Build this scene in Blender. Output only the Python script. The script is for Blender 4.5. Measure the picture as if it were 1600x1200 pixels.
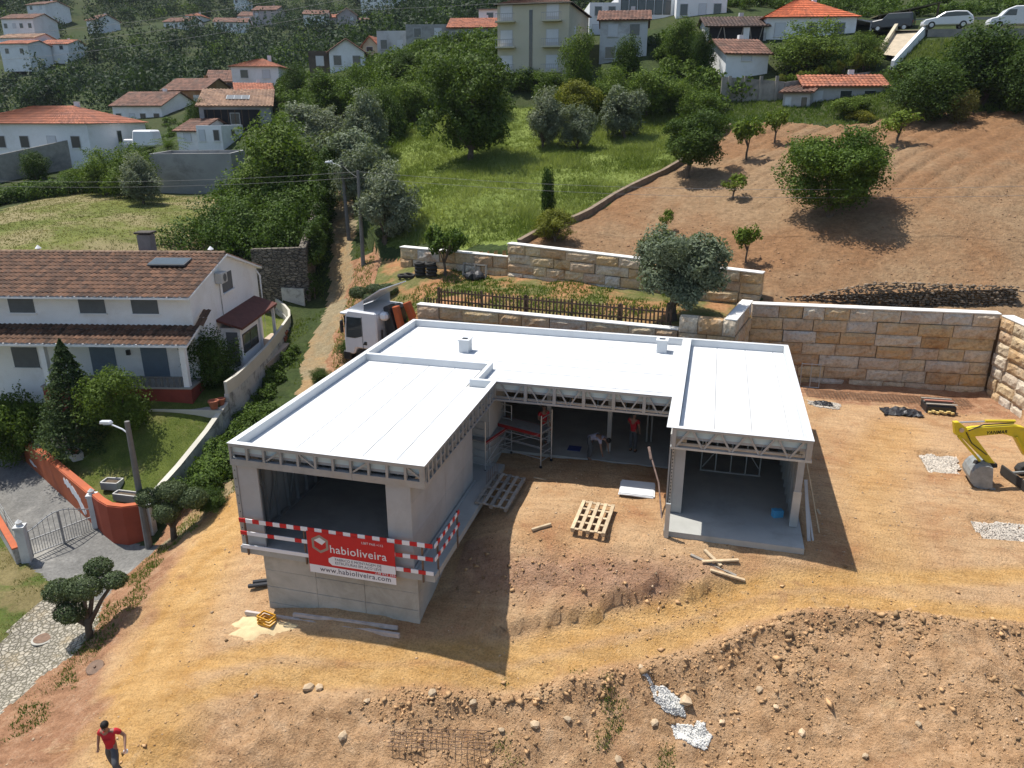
import bpy, bmesh, math, random
import numpy as np
from mathutils import Vector, Matrix, Euler
for _o in list(bpy.data.objects): bpy.data.objects.remove(_o)
SC=bpy.context.scene; COL=SC.collection
PI=math.pi; R=math.radians
# ---------------------------------------------------------------- camera
cam=bpy.data.cameras.new('camera'); camo=bpy.data.objects.new('camera',cam); COL.objects.link(camo); SC.camera=camo
camo.location=(0,0,12.25); camo.rotation_euler=(R(90-19.634),0,R(14.733))
cam.sensor_width=36; cam.sensor_fit='HORIZONTAL'; cam.lens=36*1188.75/1600; cam.clip_start=.1; cam.clip_end=3000
# ---------------------------------------------------------------- sky, sun, exposure
SUN=Vector((.425,-.13,-1)).normalized()          # direction the light travels
elev=math.asin(-SUN.z); azi=math.atan2(-SUN.x,-SUN.y)
wd=bpy.data.worlds.new('World'); SC.world=wd; wd.use_nodes=True
nt=wd.node_tree; bgn=nt.nodes['Background']; sk=nt.nodes.new('ShaderNodeTexSky'); sk.sky_type='NISHITA'; sk.sun_disc=False
sk.sun_elevation=elev; sk.sun_rotation=azi; sk.air_density=1.0; sk.dust_density=1.2; sk.ozone_density=1.0
nt.links.new(sk.outputs[0],bgn.inputs[0]); bgn.inputs[1].default_value=.118
sl=bpy.data.lights.new('sun','SUN'); sl.energy=4.8; sl.angle=R(.53); sl.color=(1,.955,.89)
so=bpy.data.objects.new('sun',sl); COL.objects.link(so); so.rotation_euler=SUN.to_track_quat('-Z','Y').to_euler()
SC.view_settings.view_transform='Standard'; SC.view_settings.look='None'; SC.view_settings.exposure=.4; SC.view_settings.gamma=1
SC.cycles.max_bounces=6; SC.cycles.diffuse_bounces=3; SC.cycles.glossy_bounces=2; SC.cycles.transmission_bounces=3; SC.cycles.transparent_max_bounces=6
SC.cycles.use_adaptive_sampling=True; SC.cycles.use_denoising=True; SC.cycles.caustics_reflective=False; SC.cycles.caustics_refractive=False
# ---------------------------------------------------------------- materials
MATS={}
def nodes(m):
    m.use_nodes=True; t=m.node_tree; return t,t.nodes['Principled BSDF']
def N(t,kind,**kw):
    n=t.nodes.new(kind)
    for k,v in kw.items():
        if k.startswith('i_'): n.inputs[int(k[2:]) if k[2:].isdigit() else k[2:]].default_value=v
        else: setattr(n,k,v)
    return n
def ramp(t,src,stops):
    r=N(t,'ShaderNodeValToRGB'); e=r.color_ramp.elements
    while len(e)<len(stops): e.new(.5)
    for k,(p,c) in enumerate(stops): e[k].position=p; e[k].color=(*c,1) if len(c)==3 else c
    t.links.new(src,r.inputs[0]); return r.outputs[0]
def noise(t,vec,scale,detail=4,rough=.55,dist=0):
    n=N(t,'ShaderNodeTexNoise',i_Scale=scale,i_Detail=detail,i_Roughness=rough,i_Distortion=dist)
    if vec is not None: t.links.new(vec,n.inputs['Vector'])
    return n.outputs['Fac']
def mixc(t,fac,a,b,mode='MIX'):
    m=N(t,'ShaderNodeMix',data_type='RGBA',blend_type=mode)
    for s,v in ((m.inputs[0],fac),(m.inputs[6],a),(m.inputs[7],b)):
        if hasattr(v,'is_linked') or hasattr(v,'links'): t.links.new(v,s)
        elif isinstance(v,(int,float)): s.default_value=v
        else: s.default_value=(*v,1) if len(v)==3 else v
    return m.outputs[2]
def bump(t,b,src,strength=.3,dist=.02):
    n=N(t,'ShaderNodeBump',i_Strength=strength,i_Distance=dist); t.links.new(src,n.inputs['Height']); t.links.new(n.outputs[0],b.inputs['Normal']); return n
def geo(t): return N(t,'ShaderNodeNewGeometry').outputs['Position']
def objc(t): return N(t,'ShaderNodeTexCoord').outputs['Object']
def mat(name,col,rough=.8,var=.18,scale=3,metal=0,bmp=0,bscale=40,island=0,objrand=0,stain=None,sscale=1.2,spec=.3):
    """plain surface with noise-driven variation; island / objrand = value change per loose piece / per object; stain = second colour in patches"""
    if name in MATS: return MATS[name]
    m=bpy.data.materials.new(name); t,b=nodes(m); p=geo(t)
    a=tuple(max(0,c*(1-var)) for c in col); c2=tuple(min(1,c*(1+var)) for c in col)
    o=ramp(t,noise(t,p,scale,5,.6),[(.3,a),(.7,c2)])
    if stain:
        f=ramp(t,noise(t,p,sscale,6,.7,.4),[(.48,(0,0,0)),(.66,(1,1,1))]); o=mixc(t,f,o,stain)
    for amt,src in ((island,'isl'),(objrand,'obj')):
        if amt:
            s=N(t,'ShaderNodeNewGeometry').outputs['Random Per Island'] if src=='isl' else N(t,'ShaderNodeObjectInfo').outputs['Random']
            o=mixc(t,1.0,o,ramp(t,s,[(0,(1-amt,)*3),(1,(1+amt*.6,1+amt*.5,1+amt*.4))]),'MULTIPLY')
    t.links.new(o,b.inputs['Base Color']); b.inputs['Roughness'].default_value=rough; b.inputs['Metallic'].default_value=metal; b.inputs['Specular IOR Level'].default_value=spec
    if bmp: bump(t,b,noise(t,p,bscale,5,.65),bmp)
    MATS[name]=m; return m
# ---------------------------------------------------------------- mesh builder
class MB:
    def __init__(s): s.v=[]; s.f=[]; s.m=[]
    def add(s,vs,fs,mi=0):
        n=len(s.v); s.v+=[tuple(p) for p in vs]; s.f+=[tuple(i+n for i in f) for f in fs]; s.m+=[mi]*len(fs); return s
    def box(s,c,d,rz=0,mi=0,top=1.0,M=None):
        x,y,z=(q/2 for q in d); k=top
        vs=[Vector(p) for p in ((-x,-y,-z),(x,-y,-z),(x,y,-z),(-x,y,-z),(-x*k,-y*k,z),(x*k,-y*k,z),(x*k,y*k,z),(-x*k,y*k,z))]
        mt=M if M is not None else Matrix.Rotation(rz,3,'Z')
        return s.add([mt@p+Vector(c) for p in vs],[(0,3,2,1),(4,5,6,7),(0,1,5,4),(1,2,6,5),(2,3,7,6),(3,0,4,7)],mi)
    def b2(s,lo,hi,mi=0):
        return s.box([(a+b)/2 for a,b in zip(lo,hi)],[abs(b-a) for a,b in zip(lo,hi)],0,mi)
    def bar(s,p,q,w,h=None,mi=0,up=(0,0,1)):
        p=Vector(p);q=Vector(q);h=h or w; d=(q-p); L=d.length
        if L<1e-6: return s
        d/=L; u=Vector(up)
        if abs(d.dot(u))>.98: u=Vector((0,1,0))
        x=d.cross(u).normalized(); y=x.cross(d)
        M=Matrix((x,d,y)).transposed(); return s.box((p+q)/2,(w,L,h),0,mi,1,M)
    def tube(s,pts,r,n=8,mi=0,cap=True):
        pts=[Vector(p) for p in pts]; rr=r if isinstance(r,(list,tuple)) else [r]*len(pts); b=len(s.v); vs=[];fs=[]; ref=None
        for i,p in enumerate(pts):
            d=(pts[min(i+1,len(pts)-1)]-pts[max(i-1,0)]).normalized()
            if ref is None: ref=Vector((0,0,1)) if abs(d.z)<.9 else Vector((1,0,0))
            x=d.cross(ref).normalized(); y=d.cross(x); ref=x.cross(d) if False else ref
            for k in range(n):
                a=2*PI*k/n; vs.append(p+x*math.cos(a)*rr[i]+y*math.sin(a)*rr[i])
        for i in range(len(pts)-1):
            for k in range(n): fs.append((i*n+k,i*n+(k+1)%n,(i+1)*n+(k+1)%n,(i+1)*n+k))
        if cap: fs+= [tuple(range(n-1,-1,-1)),tuple((len(pts)-1)*n+k for k in range(n))]
        return s.add(vs,fs,mi)
    def lathe(s,prof,c=(0,0,0),n=16,mi=0,M=None):
        vs=[];fs=[];c=Vector(c)
        for r,z in prof:
            for k in range(n):
                p=Vector((r*math.cos(2*PI*k/n),r*math.sin(2*PI*k/n),z)); vs.append((M@p if M is not None else p)+c)
        for i in range(len(prof)-1):
            for k in range(n): fs.append((i*n+k,i*n+(k+1)%n,(i+1)*n+(k+1)%n,(i+1)*n+k))
        fs+=[tuple(range(n-1,-1,-1)),tuple((len(prof)-1)*n+k for k in range(n))]
        return s.add(vs,fs,mi)
    def prism(s,poly,z0,z1,mi=0,M=None,off=(0,0,0)):
        n=len(poly); vs=[Vector((x,y,z0)) for x,y in poly]+[Vector((x,y,z1)) for x,y in poly]; o=Vector(off)
        if M is not None: vs=[M@p for p in vs]
        fs=[tuple(range(n-1,-1,-1)),tuple(range(n,2*n))]+[(i,(i+1)%n,n+(i+1)%n,n+i) for i in range(n)]
        return s.add([p+o for p in vs],fs,mi)
    def ball(s,c,r,n=8,mi=0,sq=(1,1,1),M=None):
        prof=[(math.sin(PI*i/n)*1.0,-math.cos(PI*i/n)) for i in range(n+1)]; prof[0]=(.02,-1);prof[-1]=(.02,1)
        S=Matrix.Diagonal(Vector(sq)*r); return s.lathe(prof,c,n+4,mi,(M@S) if M is not None else S)
    def mesh(s,name):
        me=bpy.data.meshes.new(name); me.from_pydata(s.v,[],s.f)
        return me
    def build(s,name,mats,parent=None,smooth=False,off=None,bevel=0,recalc=False):
        if off is not None: o=Vector(off); s.v=[tuple(Vector(p)-o) for p in s.v]
        me=s.mesh(name); mats=mats if isinstance(mats,(list,tuple)) else [mats]
        for m in mats: me.materials.append(m)
        if len(mats)>1: me.polygons.foreach_set('material_index',s.m)
        if smooth: me.polygons.foreach_set('use_smooth',[True]*len(me.polygons))
        me.update(); ob=bpy.data.objects.new(name,me); COL.objects.link(ob)
        if parent is not None: ob.parent=parent
        if bevel:
            bv=ob.modifiers.new('bevel','BEVEL'); bv.width=bevel; bv.segments=1; bv.limit_method='ANGLE'
        return ob
def tag(o,label=None,cat=None,group=None,kind=None):
    if label: o['label']=label
    if cat: o['category']=cat
    if group: o['group']=group
    if kind: o['kind']=kind
    return o
def thing(name,label,cat,loc=(0,0,0),rz=0,group=None,rx=0,ry=0):
    o=bpy.data.objects.new(name,None); o.empty_display_size=.2; COL.objects.link(o); o.location=loc; o.rotation_euler=(rx,ry,rz)
    return tag(o,label,cat,group)
def inst(me,name,parent=None,loc=(0,0,0),rot=(0,0,0),sc=(1,1,1)):
    o=bpy.data.objects.new(name,me); COL.objects.link(o); o.location=loc; o.rotation_euler=rot; o.scale=sc
    if parent is not None: o.parent=parent
    return o
def kids(o): return [c for c in bpy.data.objects if c.parent==o]
def dup(root,loc=None,rz=None,label=None,group=None,sc=None,ch=None):
    r=root.copy(); COL.objects.link(r)
    if loc is not None: r.location=loc
    if rz is not None: r.rotation_euler=(root.rotation_euler[0],root.rotation_euler[1],rz)
    if sc is not None: r.scale=sc if isinstance(sc,(tuple,list)) else (sc,)*3
    if label: r['label']=label
    if group: r['group']=group
    for c in (ch if ch is not None else kids(root)):
        k=c.copy(); COL.objects.link(k); k.parent=r
        for g in kids(c):
            q=g.copy(); COL.objects.link(q); q.parent=k
    return r
def text_mesh(txt,size,extr=.002,align='LEFT',shear=0,spacing=1,offset=0):
    cu=bpy.data.curves.new('lettering','FONT'); cu.body=txt; cu.size=size; cu.extrude=extr; cu.align_x=align; cu.shear=shear; cu.space_character=spacing; cu.offset=offset; cu.resolution_u=3
    ob=bpy.data.objects.new('lettering_source',cu); COL.objects.link(ob); bpy.context.view_layer.update()
    me=bpy.data.meshes.new_from_object(ob.evaluated_get(bpy.context.evaluated_depsgraph_get())); bpy.data.objects.remove(ob); bpy.data.curves.remove(cu); return me
# ---- terrain control points (metres): lower ground, upper fields, far slopes, terrace
CP_LOW=[(-0.65,21.24,-0.1),(3.38,21.31,-0.12),(-4.18,25.19,-0.08),(-5.53,24.23,-0.08),(-5.51,20.17,-0.2),(7.58,29.97,-0.05),(9.87,23.81,-0.1),(13.47,35.47,0.05),(12.48,36.88,0.1),(4.55,36.13,0.1),(5.64,33.41,0.05),(2.02,20.79,-0.2),(-1.35,20.44,-0.3),(-2.38,22.33,-0.15),(-3.81,19.88,-0.4),(-1.3,20.05,-0.5),(-4.69,17.85,-1.95),(-2.92,18.44,-1.75),(-1.14,19.08,-1.5),(2.07,20.18,-0.9),(0.66,19.2,-1.25),(4.14,20.11,-0.7),(7.66,21.23,-0.4),(-7.01,16.14,-2.1),(-12.11,16.17,-2.5),(-13.43,14.9,-2.9),(-13.86,12.74,-3.3),(-18.04,19.28,-3.3),(-17.76,21.98,-2.7),(-18.04,23.82,-2.3),(-7.24,17.26,-1.9),(-7.23,19.49,-1.6),(-7.18,21.37,-0.8),(-12.08,13.9,-2.75),(-5.9,15.64,-2.2),(-2.57,16.54,-1.95),(-0.95,17.24,-1.7),(2.34,18.21,-1.05),(3.94,18.16,-1),(7.1,18.73,-0.8),(8.21,18.03,-0.8),(8.81,20.14,-0.5),(2.44,17.2,-2.4),(2.47,15.95,-3.3),(-3.81,14.5,-3.5),(-0.74,15.98,-3.1),(6.51,15.64,-1.9),(5.38,17.07,-1.6),(-8.6,13.34,-3.6),(-11.24,13.07,-3.6),(-14.92,11.97,-3.9),(-8.16,14.39,-2.8),(-21.07,15.49,-5.3),(-21.62,18.3,-4.9),(-21.21,21.13,-4.6),(-20.97,22.15,-4.45),(-25.3,20.29,-4.6),(-23.83,22.69,-4.3),(-30.23,25.97,-4),(-34.24,27.87,-3.6),(-24.1,18,-4.6),(-18.41,16.68,-4.4),(-20.77,22.97,-4),(-17.93,13.8,-4.6),(-20.22,24.03,-3.3),(-19.36,31.91,-1.2),(-21.56,38.15,-0.5),(-18.56,27.99,-2.2),(-23.22,44.05,0.7),(-24.67,47.3,3),(-17.65,36.06,-0.5),(-17.43,38.03,0.6),(-16.48,41.29,3.2),(-19.08,42.05,2.6),(-16.7,39.25,2.2),(-21.84,45,2.9),(-13.2,24,-1.4),(-13.2,30,-0.4),(-11,33,0),(-5,32.6,0),(1,32.3,0.05),(3.5,34,0.1),(13,30,0),(16,22,-0.1),(18,12,-0.6),(14,4,-2.2),(4,2,-4.3),(-6,2,-4.6),(-18,4,-5.2),(-30,6,-6.2),(-30,14,-5.6),(-38,22,-5),(0,-12,-6),(-30,-12,-8),(25,-12,-4),(-25.5,33,-1.6),(-36,30,-2),(-9,28,-0.1),(-9,20,-0.7),(1.5,27,-0.1),(-28.16,55.23,5.96),(-33.3,63.83,7.19)]
CP_UP=[(-17,44.2,4.5),(-14,43.2,4.6),(-18.7,44.0,3.75),(-19.6,44.9,3.5),(-11.19,42.55,5.31),(-3.83,42.33,4.87),(2.52,39.92,4.46),(8.82,40.04,4.14),(13.94,39.62,4.21),(-16.65,47.14,6.27),(-8.69,49.24,6.27),(-0.69,49,6.55),(6.44,47.57,6.93),(12.81,46.78,7.22),(-20.87,48.72,5.96),(-27.58,62.16,8.2),(-18.18,59.28,8.76),(-10.53,59.07,8.64),(-1.14,58.99,9.02),(7.29,57.54,9.63),(14.72,56.1,9.79),(-16.64,70.05,10.68),(-6.92,69.66,11),(-0.01,68,11.31),(8.17,66.5,11.12),(16.67,64.89,11.41),(20.58,65.86,11.98),(-29.22,72.32,10.85),(16,41,4.5),(30,45,5.8),(40,60,9.5),(30,62,9.6),(-20.5,45.1,3.35),(-28,60,6.4),(-36,76,9)]
CP_FAR=[(-28,80.26,13.88),(-21.62,82.21,16.97),(-15.2,83.63,17.26),(-8.69,83.55,17.75),(-0.18,74,13.1),(6.42,77.74,14.2),(9.53,85.47,18.13),(15.58,88.64,19.68),(20.31,89.73,20.13),(26,88.25,19.85),(-34.66,88.45,16.81),(-44.92,94.9,16.87),(-53.92,98.17,16.32),(-61.33,97.28,13.95),(-60.68,85.69,10.1),(-62.93,77.72,8.17),(-68.84,75.26,7.16),(-72.08,72.17,6.94),(-74.08,67.17,5.89),(-46.79,64.89,5.1),(-49.18,56.62,5.27),(-53.73,47.93,4.57),(-41.35,36.26,3.95),(-38.46,40.71,3.92),(-38.26,48.78,4.4),(-35.97,55.34,4.74),(-44.8,72.24,7.67),(-127.45,127.11,12.93),(-114.38,145.4,14.26),(-95.04,164.52,19.78),(-76.89,184.63,28.87),(-199.99,210.01,36.22),(-174.87,243.76,39.68),(-142.21,297.78,46.23),(-97.97,283.55,49.76),(-229.84,243.72,49.14),(-188.51,306.7,55.46),(-10.56,99.44,22.61),(4.02,104.92,23.47),(19.36,113.36,25.38),(32.81,113.35,24.95),(-26.7,101.55,22.53),(-90,60,3),(-140,120,6),(-260,140,10),(-330,300,60),(-250,420,95),(-80,430,110),(60,420,120),(160,300,110),(110,160,55),(70,110,32),(140,100,45),(60,80,16),(200,200,90)]
CP_TER=[(-18.3,43.4,3.6),(-19.4,44.2,3.4),(-20.4,44.8,3.2),(-14,35.2,3.05),(-1.3,33.6,3.1),(-11.3,40.6,3.35),(2,37.2,3.3),(-16.4,41.3,3.2),(-20,43,3),(-17,38,1.9),(-16,35.2,1.2),(-5,36.5,3.2),(1.6,34.5,3.2)]
# ---------------------------------------------------------------- terrain
def tps(pts,c):
    P=np.array(pts,float); n=len(P); X=P[:,:2]
    A=np.zeros((n+3,n+3)); d=np.sqrt(((X[:,None]-X[None])**2).sum(-1)+c*c); A[:n,:n]=-d+np.eye(n)*.35
    A[:n,n]=1;A[:n,n+1:]=X/100;A[n,:n]=1;A[n+1:,:n]=X.T/100
    w=np.linalg.solve(A,np.r_[P[:,2],0,0,0])
    def f(x,y):
        x=np.asarray(x,float);y=np.asarray(y,float); r=w[n]+w[n+1]*x/100+w[n+2]*y/100
        for i in range(n): r=r-w[i]*np.sqrt((x-X[i,0])**2+(y-X[i,1])**2+c*c)
        return r
    return f
F_LOW=tps(CP_LOW+CP_FAR,1.2); F_UP=tps(CP_UP+CP_FAR,2.0); F_TER=tps(CP_TER,1.5)
CP_GAR=[(-21.9,23.6,-3.4),(-22.2,26.2,-2.4),(-22.1,28.4,-1.35),(-23.3,28.2,-1.0),(-24.6,27.9,-1.0),(-26.8,27.4,-1.05),(-30.5,26.9,-1.7),(-24.6,24.4,-3.3),(-24.2,26.1,-2.2),(-29.2,26.1,-2.85),(-27.5,25.4,-3.0),(-22.3,31.5,-.75),(-23.3,36,-.7),(-24.8,41,-.6),(-30,34,-.7),(-33,38,-.6),(-34,29.3,-1.9),(-38,33,-1.3)]
F_GAR=tps(CP_GAR,1.5)
def inpoly(x,y,poly):
    x=np.asarray(x,float);y=np.asarray(y,float); c=np.zeros(x.shape,bool); n=len(poly); j=n-1
    for i in range(n):
        xi,yi=poly[i];xj,yj=poly[j]
        if yi!=yj: c^=((yi>y)!=(yj>y))&(x<(xj-xi)*(y-yi)/(yj-yi)+xi)
        j=i
    return c
UPPER=[(13.1,37.45),(2.0,36.45),(2.45,37.9),(-11.1,41.5),(-17.8,43.6),(-20.5,45),(-23.5,49),(-27.5,57),(-33,66),(-42,80),(-60,120),(-60,600),(400,600),(400,30),(14,28),(13.9,30)]
TERR=[(-13.8,34.35),(-1.2,32.95),(1.3,32.5),(2.0,36.4),(2.45,37.9),(-11.1,41.5),(-17.8,43.6),(-20.5,45),(-19.8,42.5),(-18.2,38),(-16.6,35)]
GARDEN=[(-21.45,22.9),(-22.5,22.5),(-23.8,22.9),(-24,23),(-29.5,25.85),(-35,28.65),(-38,31),(-40,36),(-34,42),(-27.6,43.7),(-26.2,42.5),(-25,40.8),(-24,37.9),(-23,34.8),(-22.3,32.2),(-21.7,29.5),(-21.75,25.5)]
def hbase(x,y):
    z=F_LOW(x,y); z=np.where(inpoly(x,y,GARDEN),F_GAR(x,y),z); z=np.where(inpoly(x,y,TERR),F_TER(x,y),z); return np.where(inpoly(x,y,UPPER),F_UP(x,y),z)
def vnoise(x,y,s,seed=0):
    x=np.asarray(x,float)/s+seed*17.31;y=np.asarray(y,float)/s+seed*9.77; xi=np.floor(x);yi=np.floor(y);fx=x-xi;fy=y-yi; fx=fx*fx*(3-2*fx);fy=fy*fy*(3-2*fy)
    def h(a,b): q=np.sin(a*127.1+b*311.7+seed*74.7)*43758.5453; return q-np.floor(q)
    return (h(xi,yi)*(1-fx)+h(xi+1,yi)*fx)*(1-fy)+(h(xi,yi+1)*(1-fx)+h(xi+1,yi+1)*fx)*fy-.5
def fbm(x,y,s,o=4,seed=0,g=.5):
    r=0;a=1
    for k in range(o): r=r+a*vnoise(x,y,s/2**k,seed+k); a*=g
    return r
def pdist(x,y,line):
    x=np.asarray(x,float);y=np.asarray(y,float); best=np.full(x.shape,1e9); side=np.zeros(x.shape)
    for (ax,ay),(bx,by) in zip(line[:-1],line[1:]):
        dx,dy=bx-ax,by-ay; t=np.clip(((x-ax)*dx+(y-ay)*dy)/(dx*dx+dy*dy),0,1); px=ax+t*dx;py=ay+t*dy; d=np.hypot(x-px,y-py); sg=np.sign(dx*(y-ay)-dy*(x-ax))
        k=d<best; best=np.where(k,d,best); side=np.where(k,sg,side)
    return best,side
DRIVE=[(-38,31),(-35,28.65),(-24,23),(-23.6,22.6),(-20.5,22.2),(-20.7,20.4),(-20.4,19),(-22.5,19.2),(-25.3,20.3),(-29,22.5),(-42,30)]
COBBLE=[(-20.7,20.4),(-20.4,19),(-19.5,17.4),(-19.8,15.8),(-19.9,14.2),(-20,9),(-24,8),(-23.4,14),(-22.7,16.5),(-22.8,18.3),(-22.5,19.2)]
LANE=[(-20.2,20.5),(-19.5,22.5),(-18.6,25),(-17.9,28.5),(-18.3,31),(-20.2,34.8),(-21.4,37.8),(-22.4,41.5),(-24,46.3),(-25.6,50),(-28.3,56),(-31,61),(-35,68)]
MOWN=[(-40,33.5),(-56,44),(-60,61),(-51.6,62),(-42.9,60),(-38.7,55),(-33,47),(-32.4,43.5),(-36,40)]
CURB=[(-10.6,42),(-8.8,45.7),(-6.6,51.7),(-2.9,57.8),(-1.2,61.5),(.5,67.1)]
MEADOW=CURB+[(-2,72),(-30,76),(-28,62),(-24,52),(-20.5,46),(-14,43.1)]
TILLED=[(-10.6,41.3),(2.45,37.9),(2,36.4),(13.1,37.4),(14.2,36),(46,44),(46,64),(21.4,67.2),(13.8,68.3),(9.6,67),(3.5,68.7)]+CURB[::-1]
VERGE=[(-25.3,20.3),(-22.5,19.2),(-22.8,18.3),(-22.7,16.5),(-23.4,14),(-24,8),(-50,0),(-62,24),(-42,30),(-29,22.5)]
T1=[(-12.2,9),(-13.2,12.4),(-15.2,15.4),(-16.4,19),(-17.2,22.3),(-17,25)]
T2=[(-16,12.5),(-13,14.0),(-11.2,15.1),(-7.7,15.6),(-4.3,16.4),(-1.0,17.8),(1.5,19.1),(4.1,19.9),(9.0,20.2),(16,20.6)]
T3=[(-16,14.5),(-12.9,15.3),(-11.1,16.1),(-8.0,16.2),(-4.5,17.1),(-2.0,18.3),(.6,19.4),(2.4,20.2),(6.0,21.1),(9.6,22.0),(16,23)]
T4=[(6.0,21),(5.8,25),(6.8,29),(8,32)]
PITS=[[(8.4,30.0),(9.9,30.2),(9.5,28.4),(8.3,28.2)],[(8.8,24.9),(10.6,25.1),(10.4,23.8),(8.9,23.6)]]
def steps(a,b,lo,hi,fine,grow,mx):
    out=[]; x=(lo+hi)/2
    def run(x,sgn,end):
        r=[]
        while (end-x)*sgn>0:
            inside=lo<=x<=hi
            s=fine if inside else min(mx,fine+grow*(lo-x if x<lo else x-hi)); x+=sgn*s; r.append(x)
        return r
    return np.array(run(x,-1,a)[::-1]+[x]+run(x,1,b))
gx=np.concatenate([steps(-420,-22,-40,-22.2,.2,.05,9)[:-1],steps(-22,330,-21.9,11,.11,.05,9)]); gx=gx[np.concatenate([[True],np.diff(gx)>.03])]; gy=np.concatenate([steps(-30,24,11.4,24,.1,.09,2)[:-1],steps(24,48,24,46,.17,.05,1)[:-1],steps(48,560,48,68,.26,.035,9)])
gy=gy[np.concatenate([[True],np.diff(gy)>.03])]
X,Y=np.meshgrid(gx,gy); Z=hbase(X,Y)
d1,_=pdist(X,Y,T1);d2,s2=pdist(X,Y,T2);d3,_=pdist(X,Y,T3);d4,_=pdist(X,Y,T4);dl,_=pdist(X,Y,LANE)
ZN={}
ZN['garden']=inpoly(X,Y,GARDEN);ZN['terr']=inpoly(X,Y,TERR);ZN['upper']=inpoly(X,Y,UPPER)
near=(~ZN['garden'])&(~ZN['terr'])&(~ZN['upper'])
jx=X+fbm(X,Y,1.1,3,5)*.5;jy=Y+fbm(X,Y,1.1,3,9)*.5
nx_=fbm(X,Y,1.6,5,1); n2=fbm(X,Y,.5,3,21); n3=fbm(X,Y,6,3,31)
rough=np.clip((-(s2*d2)-.35)/.7,0,1)*np.clip((X+14.2)/1.5,0,1)*(Y<24)*near           # loose spoil on the camera side of the track
track=np.maximum.reduce([np.exp(-(d1/1.7)**2),np.exp(-((d2-.0)/.42)**2),np.exp(-(d3/.45)**2),.6*np.exp(-(d4/1.6)**2)])*near
bank=np.clip(1-np.abs(Z+1.0)/.75,0,1)*(X>-6.9)*(X<1.2)*(Y>16.8)*(Y<20.6)*near*(1-track)
site=near&(X>-18.6)&(Y<40)
SCARP=[(-5.2,17.5),(-4.5,17.75),(-3.7,18.0),(-3.0,18.15),(-2.1,18.75),(-1.3,19.05),(-.3,19.3),(.6,19.6),(1.5,20.0)]
ds,ss=pdist(X+fbm(X,Y,.8,4,61)*.7,Y+fbm(X,Y,.8,4,67)*.7,SCARP); sgn=ds*ss
Z=Z+np.where(site,.34*np.clip(sgn/.10,0,1)*np.clip(1-sgn/2.0,0,1)*np.clip((X+6)/.8,0,1)*np.clip((1.6-X)/1.0,0,1),0)            # broken scarp at the foot of the courtyard fill
lowd=-(s2*d2)+fbm(X,Y,.7,3,63)*.35; Z=Z+np.where(near&(X>-9)&(Y<24),.20*np.exp(-((lowd-.75)/.28)**2)*np.clip((X+9)/3,0,1),0)           # pushed-up berm beside the track
Z=Z+np.where(site,nx_*.09*(1-.6*track)+n2*.03,0)-.07*track*site*(np.abs(X)<30)
Z=Z+rough*(nx_*.34+np.abs(n2)*.16+n3*.25+.12*np.maximum(0,fbm(X,Y,.35,2,77)))
Z=Z+bank*(nx_*.3+n2*.12)
Z=Z+rough*(.16*np.abs(fbm(X,Y,.45,3,99))+.10*np.maximum(0,fbm(X,Y,.26,2,101)))+bank*.12*np.abs(fbm(X,Y,.4,3,103))+np.where(site,.035*fbm(X,Y,.3,2,105)*(1-.7*track),0)
Z=Z-np.where(site&(d2<.42),.02*(np.sin((X*.9+Y*.45)*2*PI/.16)>.2),0)                     # tread lugs in the wheel track
for k,pg in enumerate(PITS): Z=Z-np.where(inpoly(jx*.3+X*.7,jy*.3+Y*.7,pg),.22,0)
til=inpoly(X,Y,TILLED)&ZN['upper']; mea=inpoly(jx,jy,MEADOW)&ZN['upper']
fr=(X*.84-Y*.54)/1.35; fr=np.abs((fr-np.floor(fr))-.5)*2
Z=Z+np.where(til,nx_*.12+n2*.05-.2*np.exp(-((1-fr)/.24)**2)*np.clip((Y-46)/5,0,1)*np.clip((X+2)/8,.15,1),0)+np.where(mea,nx_*.2,0)+np.where(ZN['terr'],nx_*.12,0)+np.where(ZN['garden'],nx_*.05,0)
far=np.clip((Y-75)/40,0,1); Z=Z+far*fbm(X,Y,22,4,3)*3
for lo,hi in (((-12.9,17.5),(-6.8,25.9)),((-12.9,25.9),(-.7,31.45)),((-.7,21.35),(3.4,31.45))): Z=np.where((X>lo[0])&(X<hi[0])&(Y>lo[1])&(Y<hi[1]),np.minimum(Z,-.14),Z)      # stripped level under the slabs
NX,NY=len(gx),len(gy)
def HG(x,y):
    """height of the built ground mesh"""
    i=min(max(np.searchsorted(gx,x)-1,0),NX-2); j=min(max(np.searchsorted(gy,y)-1,0),NY-2); a=(x-gx[i])/(gx[i+1]-gx[i]);b=(y-gy[j])/(gy[j+1]-gy[j])
    return float((Z[j,i]*(1-a)+Z[j,i+1]*a)*(1-b)+(Z[j+1,i]*(1-a)+Z[j+1,i+1]*a)*b)
def HGv(x,y):
    x=np.asarray(x,float);y=np.asarray(y,float); i=np.clip(np.searchsorted(gx,x)-1,0,NX-2);j=np.clip(np.searchsorted(gy,y)-1,0,NY-2); a=(x-gx[i])/(gx[i+1]-gx[i]);b=(y-gy[j])/(gy[j+1]-gy[j])
    return (Z[j,i]*(1-a)+Z[j,i+1]*a)*(1-b)+(Z[j+1,i]*(1-a)+Z[j+1,i+1]*a)*b
fx=(X[:-1,:-1]+X[1:,1:])/2;fy=(Y[:-1,:-1]+Y[1:,1:])/2; jfx=fx+fbm(fx,fy,.9,3,5)*.45;jfy=fy+fbm(fx,fy,.9,3,9)*.45
zone=np.full(fx.shape,0)                                             # 0 hillside
fl,_=pdist(jfx,jfy,LANE)
A=lambda pg,j=True: inpoly(jfx,jfy,pg) if j else inpoly(fx,fy,pg)
inU=A(UPPER,False);inT=A(TERR,False);inG=A(GARDEN,False)
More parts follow.
